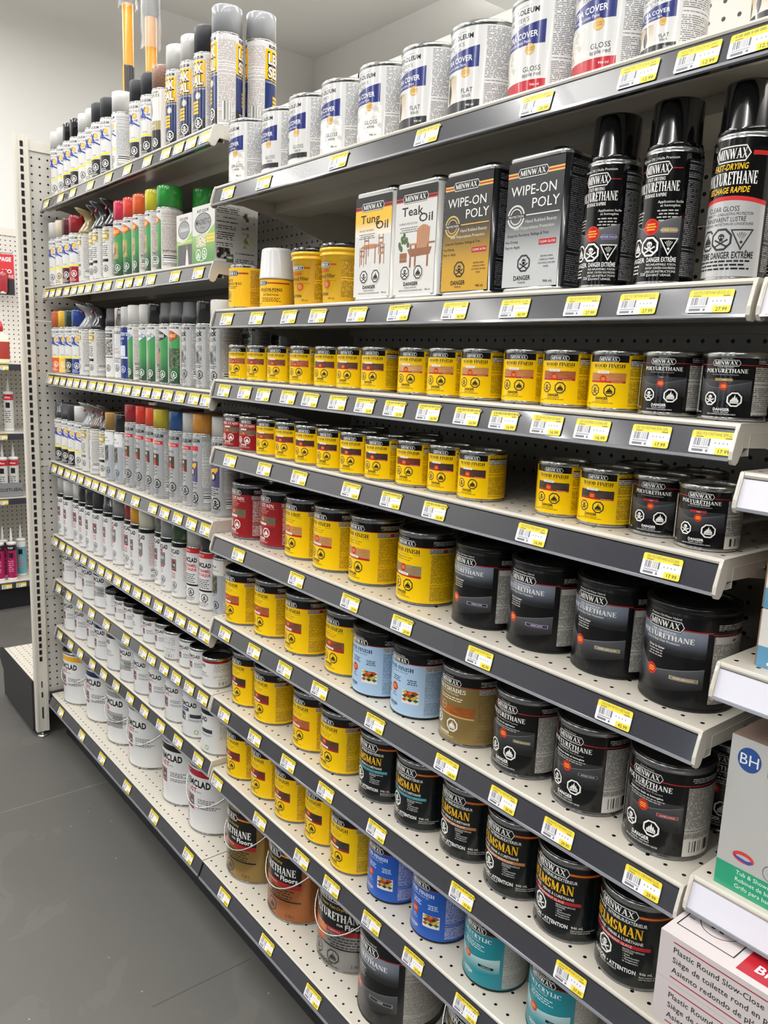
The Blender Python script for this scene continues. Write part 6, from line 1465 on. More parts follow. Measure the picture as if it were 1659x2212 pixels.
XL, XR, YB, YF = -5.05, 4.5, 3.34, -7.0
FM = floor_mat(); WM = wall_mat('E4E2DE', 'painted_drywall'); CM = wall_mat('EDEBE8', 'painted_ceiling')
b = MB(); b.box(XL - .1, YF - .1, -.08, XR + .1, YB + .1, 0, FM); structure('floor', b)
for i, (jx, ya, yb, jc) in enumerate(((-2.44, .50, .86, '77756F'), (-1.458, .60, .845, '403E3B'))):
    b = MB(); b.box(jx - .0012, ya, .0, jx + .0012, yb, .0003, mat(jc, .6)); structure('trim_%d' % (i + 1), b)
b = MB(); b.box(XL - .1, YF - .1, CEIL, XR + .1, YB + .1, CEIL + .08, CM); structure('ceiling', b)
b = MB(); b.box(XL - .1, YF - .1, 0, XL, YB + .1, CEIL, WM); structure('wall_left', b)
GM_ = wall_mat('77746F', 'far_wall_paint')
b = MB(); b.box(XR, YF - .1, 0, XR + .1, YB + .1, CEIL, GM_); structure('wall_right', b)
b = MB(); b.box(XL, YB, 0, XR, YB + .1, CEIL, WM); structure('wall_back', b)
b = MB(); last = XL
for wx in WINDOWS:
    if wx - .5 > last: b.box(last, YF - .1, 0, wx - .5, YF, CEIL, GM_)
    b.box(max(wx - .5, XL), YF - .1, 0, wx + .5, YF, .25, GM_); b.box(max(wx - .5, XL), YF - .1, 2.85, wx + .5, YF, CEIL, GM_); last = wx + .5
b.box(last, YF - .1, 0, XR, YF, CEIL, GM_); structure('wall_front', b)
SKYM = bpy.data.materials.new('daylit_window'); ns, ls, bb = nodes(SKYM); bb.inputs['Emission Color'].default_value = (.75, .88, 1, 1); bb.inputs['Emission Strength'].default_value = 2.2
FR = mat('2A2B2E', .4, .6)
for i, wx in enumerate(WINDOWS):
    if wx - .5 < XL: continue
    b = MB(); b.box(wx - .5, YF - .05, .25, wx + .5, YF - .04, 2.85, SKYM)
    for x in (wx - .5, wx + .46): b.box(x, YF - .06, .25, x + .04, YF + .02, 2.85, FR)
    for z in (.25, 2.1, 2.81): b.box(wx - .5, YF - .06, z, wx + .5, YF + .02, z + .04, FR)
    structure('window_%d' % (i + 1), b)
HOUS = mat('F0F0EE', .4); 
for i, (lx, ly) in enumerate(LIGHT_STRIPS):
    t = root('ceiling_strip_light', (lx, ly, CEIL - HANG), 0, 'long white ceiling strip light, number %d of the unseen grid overhead' % (i + 1), 'light', 'ceiling strip lights')
    b = MB(); b.box(-.07, -1.2, .0, .07, 1.2, .07, HOUS); b.build('housing', t)
    for yy in (-.9, .9):
        b = MB(); b.tube([(0, yy, .07), (0, yy, HANG)], .004, FR, 6); b.build('suspension_rod', t)

# ------------------------------------------------------------------ shelving
PEG = pegboard()
DECK = pegboard('CBC5B9', rough=.2, px=.0254, pz=.0400, rad=.0027, oz=-.001)
DECKM = mat('CBC6BB', .2, 0, .1, 'shelf_enamel')
CHAN = mat('303137', .2, 0, .9, 'price_channel_grey')
CHANW = mat('D8D6E0', .25, 0, .4, 'price_channel_white')
CHLIP = mat('7C7E84', .15, 0, .6, 'price_channel_lip')
UPR = mat('D6D1C6', .4, 0, 0, 'upright_enamel')
DARK = mat('17181C', .38, 0, .1, 'charcoal_enamel')
YB_ = 1.222; YD_ = 1.2212; YF_ = .837

def bracket_mesh(z0=0):
    pr = [(.838, 0), (.833, -.010), (.8270, -.030), (.8268, -.039), (.8305, -.0445), (.836, -.0455), (.841, -.0425), (.8445, -.035), (.850, -.027), (.900, -.029), (1.02, -.050), (1.14, -.082), (1.20, -.100), (1.221, -.100), (1.221, -.001)]
    return [(y, z + z0) for y, z in pr]

def shelf(x0, x1, zr, label, chan=CHAN, yf=YF_, deckmat=DECK, lipdark=True):
    z = zr + H
    t = root('metal_shelf', ((x0 + x1) / 2, yf, z), 0, label, 'shelf', None)
    w = (x1 - x0) / 2; o = yf
    b = MB()
    yb = YD_ - o
    b.poly([(-w, .003, 0), (w, .003, 0), (w, yb, 0), (-w, yb, 0)], deckmat, [(-w, .003), (w, .003), (w, yb), (-w, yb)])
    prof = [(.003, 0), (.0008, -.0012), (0, -.0035), (.0008, -.006), (.004, -.0075), (.009, -.009), (.009, -.036), (.024, -.036), (.024, -.012), (.15, -.012), (.15, -.034), (.22, -.034), (.22, -.012), (yb - .01, -.012), (yb - .01, -.036), (yb, -.036), (yb, 0)]
    for i in range(len(prof) - 1):
        a, c = prof[i], prof[i + 1]
        b.poly([(w, a[0], a[1]), (-w, a[0], a[1]), (-w, c[0], c[1]), (w, c[0], c[1])], DECKM)
    b.build('deck', t)
    b = MB(); e = .0045
    b.prism_x([(.0065, -.0075), (.0005, -.0078), (-.0078, -.0378), (-.0062, -.0400), (.0065, -.0400)][::-1], -w + e, w - e, chan)
    b.build('price_channel', t)
    b = MB(); b.prism_x([(-.0078, -.0378), (-.0100, -.0378), (-.0107, -.0410), (-.0078, -.0422), (-.0060, -.0400)][::-1], -w + e, w - e, CHLIP); b.build('channel_lip', t)
    for sx in (-1, 1):
        b = MB(); xa = -w if sx < 0 else w - .0032
        b.prism_x([(y - o, zz) for y, zz in bracket_mesh()][::-1], xa + (.0003 if sx < 0 else 0), xa + (.0032 if sx < 0 else .0029), DECKM)
        xb = -w if sx < 0 else w - .0045
        b.prism_x([(-.0002, -.001), (-.0100, -.0310), (-.0104, -.039), (-.0065, -.0445), (-.001, -.0453), (.003, -.0425), (.006, -.033), (.008, -.002)][::-1], xb, xb + .0045, DECKM)
        for y in (.10, .25): b.tube([(xa + (.0032 if sx > 0 else 0), y, -.022), (xa + (.0044 if sx > 0 else -.0012), y, -.022)], .004, mat('9A9A98', .3, .8), 8)
        b.build('bracket', t)
    return t

SHELVES = [('A1', 'top shelf of the left bay, holding sealant and white aerosols'), ('A2', 'second shelf of the left bay, ending at the green boxes'), ('A3', 'third shelf of the left bay, lined with seventeen aerosols'),
 ('A4', 'fourth shelf of the left bay, under tall silver aerosols'), ('A5', 'fifth shelf of the left bay, under white rust-paint aerosols'), ('A6', 'sixth shelf of the left bay, holding black-lidded small cans'), ('A7', 'seventh shelf of the left bay, full of white quart cans')]
for k, lab in SHELVES: shelf(-2.8635, -1.6445, ROWZ[k] - H, lab)
for k, lab in [('B1', 'top shelf of the right bay, under white latex quarts'), ('B2', 'second shelf of the right bay, under oil tins'), ('B3', 'third shelf of the right bay, first row of yellow half-pints'), ('B4', 'fourth shelf of the right bay, with an empty gap'),
               ('B5', 'fifth shelf of the right bay, starting with red quarts'), ('B6', 'sixth shelf of the right bay, under pale blue quarts'), ('B7', 'seventh shelf of the right bay, under dark green varnish'), ('B8', 'eighth shelf of the right bay, under bright blue quarts')]:
    shelf(-1.6425, -.4235, ROWZ[k] - H, lab)
for zz, lab in ((.1067, 'white-edged shelf starting at the right frame edge, topmost'), (-.096, 'empty white-lipped shelf of the edge bay, upper'), (-.312, 'white-lipped shelf of the edge bay under blue boxes'), (-.579, 'white-lipped shelf of the edge bay under faucet box'), (-.745, 'lowest white-lipped shelf under the toilet seat boxes')):
    shelf(-.4175, .80, zz, lab, chan=CHANW)

# gondola: base, kick plates, back panels, uprights
g = root('gondola_frame', (-1.22, YB_, 0), 0, 'beige steel shelving frame with perforated back panels and black kick plates', 'shelving')
gx, gy = -1.22, YB_
for x0, x1 in ((-2.8635, -1.6435), (-1.6435, -.4215), (-.4215, .80)):
    for z0, z1 in ((.10, .62), (.62, 1.14), (1.14, 1.64), (1.64, 2.06)):
        b = MB(); b.box(x0 + .016 - gx, 0.002, z0 + .001, x1 - .016 - gx, .014, z1 - .001, PEG); b.build('back_panel', g)
for x in (-2.8635, -1.6435, -.4215, .80):
    b = MB(); b.box(x - .016 - gx, .0, .02, x + .016 - gx, .04, 2.085, UPR)
    b.build('upright', g)
b = MB(); b.box(-2.88 - gx, .0, 2.06, .816 - gx, .03, 2.085, UPR); b.build('top_rail', g)
def base_deck(x0, x1, label, left_cap):
    z = ROWZ['AB']; t = root('base_deck', ((x0 + x1) / 2, .812, z), 0, label, 'shelf'); w = (x1 - x0) / 2; yb = YD_ - .812
    dk = pegboard('CBC5B9', rough=.2, px=.0254, pz=.0320, rad=.0026, name='perforated_deck')
    b = MB(); b.poly([(-w, .002, 0), (w, .002, 0), (w, yb, 0), (-w, yb, 0)], dk, [(-w, .002), (w, .002), (w, yb), (-w, yb)])
    prof = [(.002, 0), (0, -.002), (.0005, -.005), (.006, -.007), (.006, -.042), (.03, -.042), (.03, -.01), (yb, -.01), (yb, 0)]
    for i in range(len(prof) - 1):
        a, c = prof[i], prof[i + 1]; b.poly([(w, a[0], a[1]), (-w, a[0], a[1]), (-w, c[0], c[1]), (w, c[0], c[1])], DECKM)
    b.build('deck', t)
    b = MB(); b.prism_x([(.006, -.0065), (.0005, -.0075), (-.0115, -.0375), (-.010, -.041), (.006, -.043)][::-1], -w + .003, w - .003, CHAN); b.build('price_channel', t)
    b = MB(); b.prism_x([(-.0115, -.0375), (-.0140, -.0375), (-.0146, -.0415), (-.010, -.0425)][::-1], -w + .003, w - .003, CHLIP); b.build('channel_lip', t)
    b = MB(); b.box(-w, .048, -z, w, .056, -.043, DARK); b.build('kick_plate', t)
    if left_cap:
        b = MB(); b.box(-w - .014, -.004, -.052, -w - .0005, yb, .004, DARK); b.build('end_cap', t)
base_deck(-2.8635, -1.6445, 'bottom deck of the left bay, under the white gallons', True)
base_deck(-1.6425, -.4235, 'bottom deck of the right bay, under the floor-varnish gallons', False)
base_deck(-.4175, .80, 'bottom deck of the edge bay, mostly hidden at right', False)

# ------------------------------------------------------------------ the end gondola whose back faces the aisle
eg = root('end_gondola', (-2.893, .98, 0), 0, 'pale steel end gondola with slotted upright, back towards the paint bay', 'shelving')
ex, ey = -2.893, .98
for yy in (.762, 1.98):
    b = MB(); y0, y1 = yy - ey, yy + .042 - ey; x0, x1 = -.013, .013; z0, z1 = .022, 2.083
    b.box(x0, y0, z0, x1, y1, z1, UPR)
    # raised side ribs of the upright and its column of slots
    b.box(x1, y0, z0, x1 + .0015, y0 + .007, z1, UPR); b.box(x1, y1 - .010, z0, x1 + .0015, y1, z1, UPR)
    b.build('upright', eg)
    ym = (y0 + y1) / 2 + .0; b = MB(); z = 2.055; k = 0
    while z > .30:
        b.box(x1 + .0006, ym - .0048, z - .0085, x1 + .0012, ym + .0048, z + .0085, mat('0A0A0B', .9)); z -= .0254
    for zz, hh, ww in ((.205, .012, .0018), (.165, .010, .0026), (.095, .022, .0026)): b.box(x1 + .0006, ym - ww, zz - hh, x1 + .0012, ym + ww, zz + hh, mat('0A0A0B', .9))
    o = b.build('slot_row', eg); o['kind'] = 'stuff'
    b = MB(); b.lathe([(.017, .0), (.018, .004), (.010, .008), (.005, .010), (.005, .024)], mat('C4C4C2', .3, .9), n=16, cx=0, cy=(y0 + y1) / 2); b.build('leveling_foot', eg)
for z0, z1 in ((.145, .53), (.53, 1.015), (1.015, 1.50), (1.50, 2.04)):
    b = MB(); b.box(-.006, .806 - ey, z0 + .001, .004, 1.205 - ey, z1 - .001, PEG); b.build('back_panel', eg)
b = MB(); b.box(-.009, .804 - ey, 2.04, .0075, 1.215 - ey, 2.072, UPR); b.build('top_rail', eg)
b = MB(); b.box(-.0075, .804 - ey, 1.005, .0055, 1.205 - ey, 1.022, UPR); b.box(-.0075, .804 - ey, .135, .0055, 1.205 - ey, .148, UPR); b.build('panel_joint', eg)
b = MB(); sd = [(-.013, .02), (-.013, .212), (-.395, .212), (-.44, .212), (-.455, .205), (-.462, .160), (-.415, .125), (-.41, .022)]
for yy in (.754, 1.98):
    b.poly([(x, yy - ey, z) for x, z in reversed(sd)], DARK); b.poly([(x, yy + .008 - ey, z) for x, z in sd], DARK)
    for i in range(len(sd)): a, c = sd[i], sd[(i + 1) % len(sd)]; b.poly([(a[0], yy - ey, a[1]), (c[0], yy - ey, c[1]), (c[0], yy + .008 - ey, c[1]), (a[0], yy + .008 - ey, a[1])], DARK)
b.box(-.412, .762 - ey, .03, -.402, 1.98 - ey, .13, DARK); b.build('base_side', eg)
b = MB(); b.box(-.43, .763 - ey, .195, -.014, 1.98 - ey, .209, DECKM, mz=pegboard('CBC5B9', rough=.2, rad=.0028, oz=.0127)); b.build('deck', eg)
b = MB()
for x, y in ((-.30, .80), (-.14, .80), (-.30, 1.9)): b.tube([(x, y - ey, 0.001), (x, y - ey, .03)], .009, mat('8A8A88', .3, .9), 10)
b.build('levelers', eg)

# ------------------------------------------------------------------ products on the shelves
ORD = ['first', 'second', 'third', 'fourth', 'fifth', 'sixth', 'seventh', 'eighth', 'ninth', 'tenth', 'eleventh', 'twelfth', 'thirteenth', 'fourteenth', 'fifteenth', 'sixteenth', 'seventeenth', 'eighteenth']
GN = {'spray': 'aerosol cans on the %s', 'half': 'half-pint cans on the %s', 'quart': 'quart cans on the %s', 'gal': 'gallon cans on the %s', 'tin': 'oil tins on the %s', 'tub': 'wood filler tubs on the %s'}
def group_of(kind, row):
    t = kind.split('|')[0]
    k = 'half' if t in ('yh', 'rh', 'ph', 'ultrah', 'rusth') else 'gal' if t in ('gal', 'floor', 'hybgal') else 'quart' if t in ('yq', 'rq', 'pq', 'spar', 'shades', 'wq', 'hyb', 'ultra', 'rustq') else 'tin' if t == 'tin' else 'tub' if t == 'filler' else None if t in ('wax', 'pore') else 'spray'
    return GN[k] % ROWNAME[row] if k else None
cnt = {}
for row, x, y, kind, desc, turn in ITEMS:
    n = cnt.get(row, 0); cnt[row] = n + 1
    rz = R(turn) if turn is not None else 0.0
    t = kind.split('|')[0]
    az = math.atan2(-x, y)
    if turn is None:
        if t in ('yh', 'rh', 'ph'): rz = .36 * az
        elif t in ('rustq', 'rusth', 'gal'): rz = R(19)
        elif t == '2x': rz = R(10 + random.uniform(-4, 6))
        elif t in ('wq', 'pq', 'yq', 'rq', 'hyb', 'spar', 'shades'): rz = R(4)
        elif t in ('2x', 'trem', 'mark', 'oval', 'quick', 'uni', 'hammer', 'heat'): rz = R(random.uniform(-5, 8))
    lab = '%s, %s from left on %s' % (desc, ORD[n], ROWNAME[row])
    o = make_item(kind, (x, y, ROWZ[row] + .0004), 0.0, lab, group_of(kind, row))
    if t != 'tin':
        for ch in o.children:
            if not ch.name.startswith(('bail', 'handle')) or t == 'gal': ch.rotation_euler.z = rz
for row, x, y, kind, desc in BEHIND:
    o = make_item(kind, (x, y, ROWZ[row] + .0004), 0.0, '%s of %s' % (desc, ROWNAME[row]), group_of(kind, row))
    for ch in o.children: ch.rotation_euler.z = R(-45 if 'leak' in kind else 15)

# ------------------------------------------------------------------ price tags
TW, TT = .0515, .0256
YT, WT, KT = mat('ECD43C', .45), mat('ECEAEE', .45), mat('3A382E', .6)
PRICES = {'B1': ['', '', '', '35.99', '35.99', '12.99', '12.99', '12.99'], 'B2': ['17.99', '18.99', '16.99', '16.99', '31.99', '31.99', '42.99', '42.99', '27.99', '27.99', '27.99'],
          'B3': ['16.99'] * 13 + ['17.99', '17.99'], 'B4': ['16.99'] * 7 + ['17.99'], 'B5': ['24.99', '27.99', '27.99', '27.99', '42.99', '42.99'], 'B6': ['27.99'] * 4 + ['37.99', '34.99', '29.99', '29.99', '29.99'],
          'B7': ['27.99'] * 4 + ['38.99', '37.99', '37.99'], 'B8': ['27.99'] * 5 + ['37.99', '37.99'], 'BB': ['89.99', '89.99', '99.99']}
TITLES = {('B1', 4): '254422 PAINTERS TOUCH APPLERED', ('B1', 5): 'PAINTERS TOUCH FL BLK', ('B1', 6): 'PAINTERS TOUCH SG WHT', ('B2', 6): '53030 WIPE-ON POLY SATIN', ('B2', 7): '53065 WIPE-ON POLY GLOSS', ('B2', 8): '33060 POLYURETHANE AEROSOL SAT', ('B2', 9): '33055 POLYURETHANE AEROSOL SG', ('B2', 10): '33050 POLYURETHANE AEROSOL GLS',
          ('B3', 11): 'CM221644 WOODFINISH SEDONARED', ('B3', 12): '22301 WOODFINISH COLONIAL MAPL', ('B3', 13): '13001 POLYURETHANE SATIN 236ML', ('B3', 14): '38502 POLYURETHANE SEMI-GL', ('B4', 6): '27181 WOOD FINISH EBONY 236ML', ('B4', 7): '50001 POLYURETHANE GLOSS 236ML', ('B5', 5): 'CM6303004 WB POLYURETHANE', ('B5', 4): 'CM6302004 WB POLYURETHANE SAT',
          ('B6', 7): '33054444 POLYURETHANE SATIN', ('B6', 8): '30005444 POLYURETHANE GLOSS', ('B6', 6): '38508444 POLYURETHANE SEMI-GL', ('B6', 5): 'POLYSHADES CLASSIC OAK', ('B7', 6): '63005444 SPAR URETHANE GLOSS 946ML'}
def tag_mesh(price, title, simple):
    a = Art(); w, h = TW / 2, TT / 2; c = .0022
    def rr(x0, z0, x1, z1, m, cs):
        pts = []
        for (x, z, a0, on) in ((x1, z0, -90, cs[0]), (x1, z1, 0, cs[1]), (x0, z1, 90, cs[2]), (x0, z0, 180, cs[3])):
            if not on: pts.append((x, z)); continue
            cx, cz = x + (-c if x == x1 else c), z + (-c if z == z1 else c)
            for k in range(4): t = R(a0 + 30 * k); pts.append((cx + c * math.cos(t), cz + c * math.sin(t)))
        a.up(); a.poly(pts, m)
    rr(-w, -h, w, h, WT, (1, 1, 1, 1)); rr(-w, h * .36, w, h, YT, (0, 1, 1, 0)); rr(w * .20, -h, w, -h * .38, YT, (1, 0, 0, 0))
    a.rect(-w * .86, -h * .34, -w * .02, h * .34, barcode('ECEAEE', '5A5A60', .00055))
    if title and not simple: a.text(title, 0, h * .60, h * .30, KT, w=TW * .82)
    else:
        a.up(); x = -w * .82
        for k in range(9): l = TW * (.05 + .04 * ((k * 7) % 3)); a.poly([(x, h * .62), (x + l, h * .62), (x + l, h * .88), (x, h * .88)], mat('9A8A2A', .5)); x += l + TW * .018
    a.rect(-w * .8, h * .42, -w * .45, h * .52, mat('8A7A22', .5)); a.rect(w * .55, h * .40, w * .85, h * .52, mat('8A7A22', .5))
    for k in range(4): a.rect(w * (.12 + .18 * k), -h * .08, w * (.17 + .18 * k), h * .08, mat('8A8A92', .5))
    a.rect(-w * .86, -h * .56, -w * .10, -h * .42, mat('A8A6AC', .5)); a.rect(-w * .86, -h * .86, -w * .34, -h * .64, mat('6A6A70', .5)); a.rect(-w * .22, -h * .86, -w * .12, -h * .64, mat('6A6A70', .5))
    if price: a.text(price, w * .60, -h * .86, h * .34, KT, w=TW * .25, bold=.01)
    else: a.rect(w * .34, -h * .84, w * .86, -h * .56, mat('9A8A2A', .5))
    return a
def make_tagmesh(price, title, simple):
    art = tag_mesh(price, title, simple); b = MB()
    b.box(-TW / 2 + .001, -.0003, -TT / 2 + .001, TW / 2 - .001, .0002, TT / 2 - .001, WT)
    me = art._emit(lambda x, z, lay: (x, -.0004 - lay * .00001, z), 10.0)
    for p_, m_, u_ in []: pass
    off = len(b.v); b.v.extend(me.v); b.f.extend(tuple(i + off for i in f) for f in me.f)
    b.m.extend(b.mi(me.mats[k]) for k in me.m); b.uv.extend(me.uv); b.smooth.extend(me.smooth)
    return b.mesh('price_tag', weld=False)
ang = math.atan2(.0083, .0300); rnd = random.Random(3)
for row, xsl in TAGX.items():
    base = row in ('AB', 'BB')
    for i, x in enumerate(xsl):
        price = PRICES.get(row, [''] * 40); price = price[i] if i < len(price) else ''
        if row[0] == 'A': price = '9.99' if row in ('A1', 'A2', 'A3', 'A4', 'A5') else '24.99'
        title = TITLES.get((row, i), '')
        me = cached(('tag', price, title, False), lambda: make_tagmesh(price, title, False))
        a2 = ang if not base else math.atan2(.012, .030)
        y0 = (YF_ - .0039) if not base else .812 - .0058
        o = link('price_tag', me, None, loc=(x, y0 - .0012, ROWZ[row] - (.0232 if not base else .0228)), rot=(-a2, rnd.uniform(-.02, .02), 0))
        wh = 'from left'
        tag(o, 'yellow and white price tag%s, %s %s on %s' % ((' reading ' + price) if row[0] == 'B' and price else '', ORD[i], wh, ROWNAME[row]), 'price tag', 'price tags on the ' + ROWNAME[row])
o = link('price_tag', cached(('tag', '49.99', '', False), lambda: make_tagmesh('49.99', '', False)), None, loc=(-.385, YF_ - .0046, H - .745 - .0222), rot=(-ang, 0, 0))
tag(o, 'price tag on the white channel under the toilet seat boxes', 'price tag')

# ------------------------------------------------------------------ boxes on the left bay's second shelf
def primer_box(x0, x1, h, mag):
    z = ROWZ['A2']; lab = 'white and green magnetic primer carton with yellow flash, at shelf end' if mag else 'white and green chalkboard paint carton beside the magnetic primer'
    wm = mat('D6D4D0', .3, 0, .3); rt_, w, d_, h = carton('primer_carton' if mag else 'chalkboard_paint_carton', x0, .855, z, x1, .963, z + h, wm, lab, 'box', None, top=mat('BFBBB4', .5))
    a = Art(); Z = lambda f: f * h; X = lambda f: f * w
    a.shape([(-w, 0), (w, 0), (w, Z(.66)), (X(.3), Z(.50)), (X(-.3), Z(.46)), (-w, Z(.52))], fade('3E7A34', '86B25C', h * .05, h * .55))
    a.text('RUST-OLEUM', X(-.05), Z(.885), Z(.050), gm('4A4A4E'), w=X(1.0), bold=.03); a.disc(X(-.05), Z(.70), X(.74), gm('2E2E30'), ry=Z(.175)); a.disc(X(-.05), Z(.70), X(.69), mat('8E9092', .3, .5), ry=Z(.160))
    if mag:
        a.text('MAGNETIC', X(-.05), Z(.675), Z(.10), gm('1E1E20'), w=X(1.22), bold=.02); a.text('Primer', X(-.05), Z(.60), Z(.045), gm('2E2E30')); a.rect(X(.28), Z(.36), X(.98), Z(.50), gm('E8D44A')); a.text('NOW 2X', X(.62), Z(.44), Z(.045), gm('6A2A1A'), wmax=X(.6)); a.text('STRONGER', X(.62), Z(.38), Z(.04), gm('6A2A1A'), wmax=X(.62))
        a.rect(X(-.62), Z(.30), X(.22), Z(.52), photo('C8C08A', 'E4E0D4', '6A7A4A', 200)); o = mat('F0EEE9'); a.octo(X(-.45), Z(.17), X(.24), o, gm('4E8A3E'), 'flame'); a.octo(X(.10), Z(.18), X(.24), o, gm('4E8A3E')); a.text('DANGER', X(-.15), Z(.055), Z(.03), o)
    else:
        a.text('Chalkboard', X(-.02), Z(.67), Z(.085), gm('F0F0EE'), w=X(1.18), shear=.3); a.rect(X(-.80), Z(.02), X(.98), Z(.42), gm('3C3C3E')); a.up(); a.poly([(X(-.9), Z(.43)), (X(.98), Z(.47)), (X(.98), Z(.50)), (X(-.9), Z(.45))], gm('C8D07A'))
        a.shape([(X(.15), Z(.02)), (X(.55), Z(.02)), (X(.48), Z(.22)), (X(.42), Z(.34)), (X(.30), Z(.34)), (X(.22), Z(.20))], gm('D8CFCB')); a.disc(X(.34), Z(.36), X(.12), gm('7A5A48'))
    link('printed_face', a.flat(y=-d_), rt_)
    s = Art()
    for k, (z0, z1) in enumerate(((.84, .95), (.66, .80), (.56, .64), (.40, .53), (.28, .37))): s.rect(-d_ * .92, h * z0, -d_ * .92 + d_ * (1.05 - .08 * k), h * z1, fineprint('D6D3CD', '2E2E30', .0046, dens=.6))
    s.rect(d_ * .22, h * .60, d_ * .86, h * .90, photo('4A4640', 'D8D6CE', 'C8C6BE', 60)); s.rect(d_ * .22, h * .30, d_ * .80, h * .56, photo('D0D0BC', 'E0DECE', '8E8C5A', 60)); s.rect(-d_ * .92, h * .08, -d_ * .30, h * .27, photo('1E1A1E', '3A2E34', 'B8A8A4', 90)); s.rect(-d_ * .48, h * .0 + .004, -d_ * .14, h * .17, gm('5A6A54')); s.disc(-d_ * .31, h * .11, d_ * .14, gm('D0D0CE'), ry=h * .02)
    for z0, z1 in ((.15, .22), (.05, .12)): s.rect(-d_ * .05, h * z0, d_ * .85, h * z1, fineprint('D6D3CD', '2E2E30', .0046, dens=.6))
    link('printed_side', s.flat(side=lambda x, zz, o_: (w + o_, x, zz)), rt_)
primer_box(-1.872, -1.7885, .120, False); primer_box(-1.787, -1.675, .1285, True)

# ------------------------------------------------------------------ extension poles standing behind the aerosols
def pole(x, y, zt, stripe, label, wrap):
    rt_ = root('extension_pole', (x, y, ROWZ['A1'] + .0005), 0, label, 'pole', 'extension poles'); r = .0165; hgt = zt - ROWZ['A1']
    Yl, K2 = mat('CC8A16', .35, 0, .2), mat('1C1C20', .35)
    b = MB(); b.lathe([(r * .8, 0), (r, .004), (r, hgt * .50, K2), (r, hgt * .5), (r, hgt * .93), (r * .9, hgt * .93 + .002)], Yl, n=24); b.build('shaft', rt_)
    b = MB(); b.lathe([(r * 1.02, hgt * .02), (r * 1.03, hgt * .03), (r * 1.03, hgt * .58), (r * 1.02, hgt * .585)], K2, n=24)
    b.box(-.004, -r * 1.04, hgt * .1, .006, -r * .9, hgt * .585, mat('E0A020' if not stripe else 'C43A3A', .3)); b.build('grip_sleeve', rt_)
    b = MB(); b.lathe([(r * 1.05, hgt * .86), (r * 1.35, hgt * .88), (r * 1.4, hgt * .98), (r * 1.2, hgt), (r * .7, hgt + .002)], mat('5A5C60', .4), n=24); b.build('locking_collar', rt_)
    b = MB(); rn = random.Random(5 + int(stripe)); n = 20; rings = []
    for j in range(7):
        z = hgt * (wrap + (1.0 - wrap) * j / 6) ; rings.append([(r * (1.55 + rn.uniform(-.1, .28)) * math.cos(2 * math.pi * k / n), r * (1.55 + rn.uniform(-.1, .28)) * math.sin(2 * math.pi * k / n), z + rn.uniform(-.004, .004)) for k in range(n)])
    b.loft(rings, mat('D4D4D2', .25, 0, 0, 'clear_plastic_film', alpha=.34), cap=False); b.build('plastic_wrap', rt_)
pole(-2.545, 1.01, H + 1.12, False, 'yellow and black extension pole, left one above the aerosols', .84)
pole(-2.375, 1.01, H + 1.02, True, 'yellow, black and red extension pole with plastic-wrapped head', .70)

# ------------------------------------------------------------------ goods in the edge bay
zc = H - .312
def blue_box(z0, h, label):
    rt_, w, d_, hh = carton('bathroom_fitting_carton', -.386, .862, z0, -.10, 1.15, z0 + h, mat('DEDCD6', .45), label, 'box', 'pale cartons with blue band')
    a = Art(); a.rect(-w, 0, w, hh * .36, gm('5E93B4')); a.rect(-w + .012, hh * .05, -w + .028, hh * .1, gm('E6E4E0')); link('printed_face', a.flat(y=-d_), rt_)
    b = MB(); b.box(-w - .0012, -d_ - .0005, .001, -w - .0002, -d_ + .10, hh - .001, mat('8E6A4A', .8)); b.build('cardboard_flap', rt_)
blue_box(zc + .0005, .066, 'pale carton with blue band, lower of two at right edge')
blue_box(zc + .0675, .064, 'pale carton with blue band, upper of two at right edge')

zf = H - .579 + .0005
rt_, w, d_, hh = carton('faucet_carton', -.3945, .848, zf, -.16, 1.02, zf + .186, mat('B4B3B0', .45), 'tall grey carton with green base band and round blue logo', 'box', top=mat('8A7468', .5))
a = Art(); a.up(); a.poly([(-w, 0), (w, 0), (w, hh * .165), (-w, hh * .165)], gm('2E9470'))
wt = gm('E2EFE8')
for i, t_ in enumerate(('Tub & Shower Faucet', 'Robinet de bain et douche', 'Grifo para bañera y ducha')): a.text(t_, -w + .024, hh * (.122 - .045 * i), .0052, wt, al='l')
a.disc(-w + .0225, hh * .87, .0135, gm('2A4A86'), 28, ry=.0145); a.text('BH', -w + .0225, hh * .835, .0135, gm('E6E6E4'), w=.021); a.text('BATH', -w + .044, hh * .875, .009, gm('6A6A6A'), al='l'); a.text('HOME', -w + .044, hh * .81, .009, gm('6A6A6A'), al='l')
a.ring(-w + .030, hh * .245, .0125, .0042, gm('C8403A'), 24, ry=.0066); a.up(); a.poly([(-w + .0175, hh * .245), (-w + .019, hh * .235), (-w + .024, hh * .222), (-w + .037, hh * .213), (-w + .042, hh * .238), (-w + .038, hh * .240), (-w + .034, hh * .232), (-w + .022, hh * .24)], gm('3A4A9A')); a.ring(-w + .062, hh * .225, .0095, .0007, gm('4A5A78'), 24); a.shape([(-w + .062, hh * .225 + .005), (-w + .0655, hh * .225 - .001), (-w + .062, hh * .225 - .0045), (-w + .0585, hh * .225 - .001)], gm('2A4A6E'))
link('printed_face', a.flat(y=-d_), rt_)

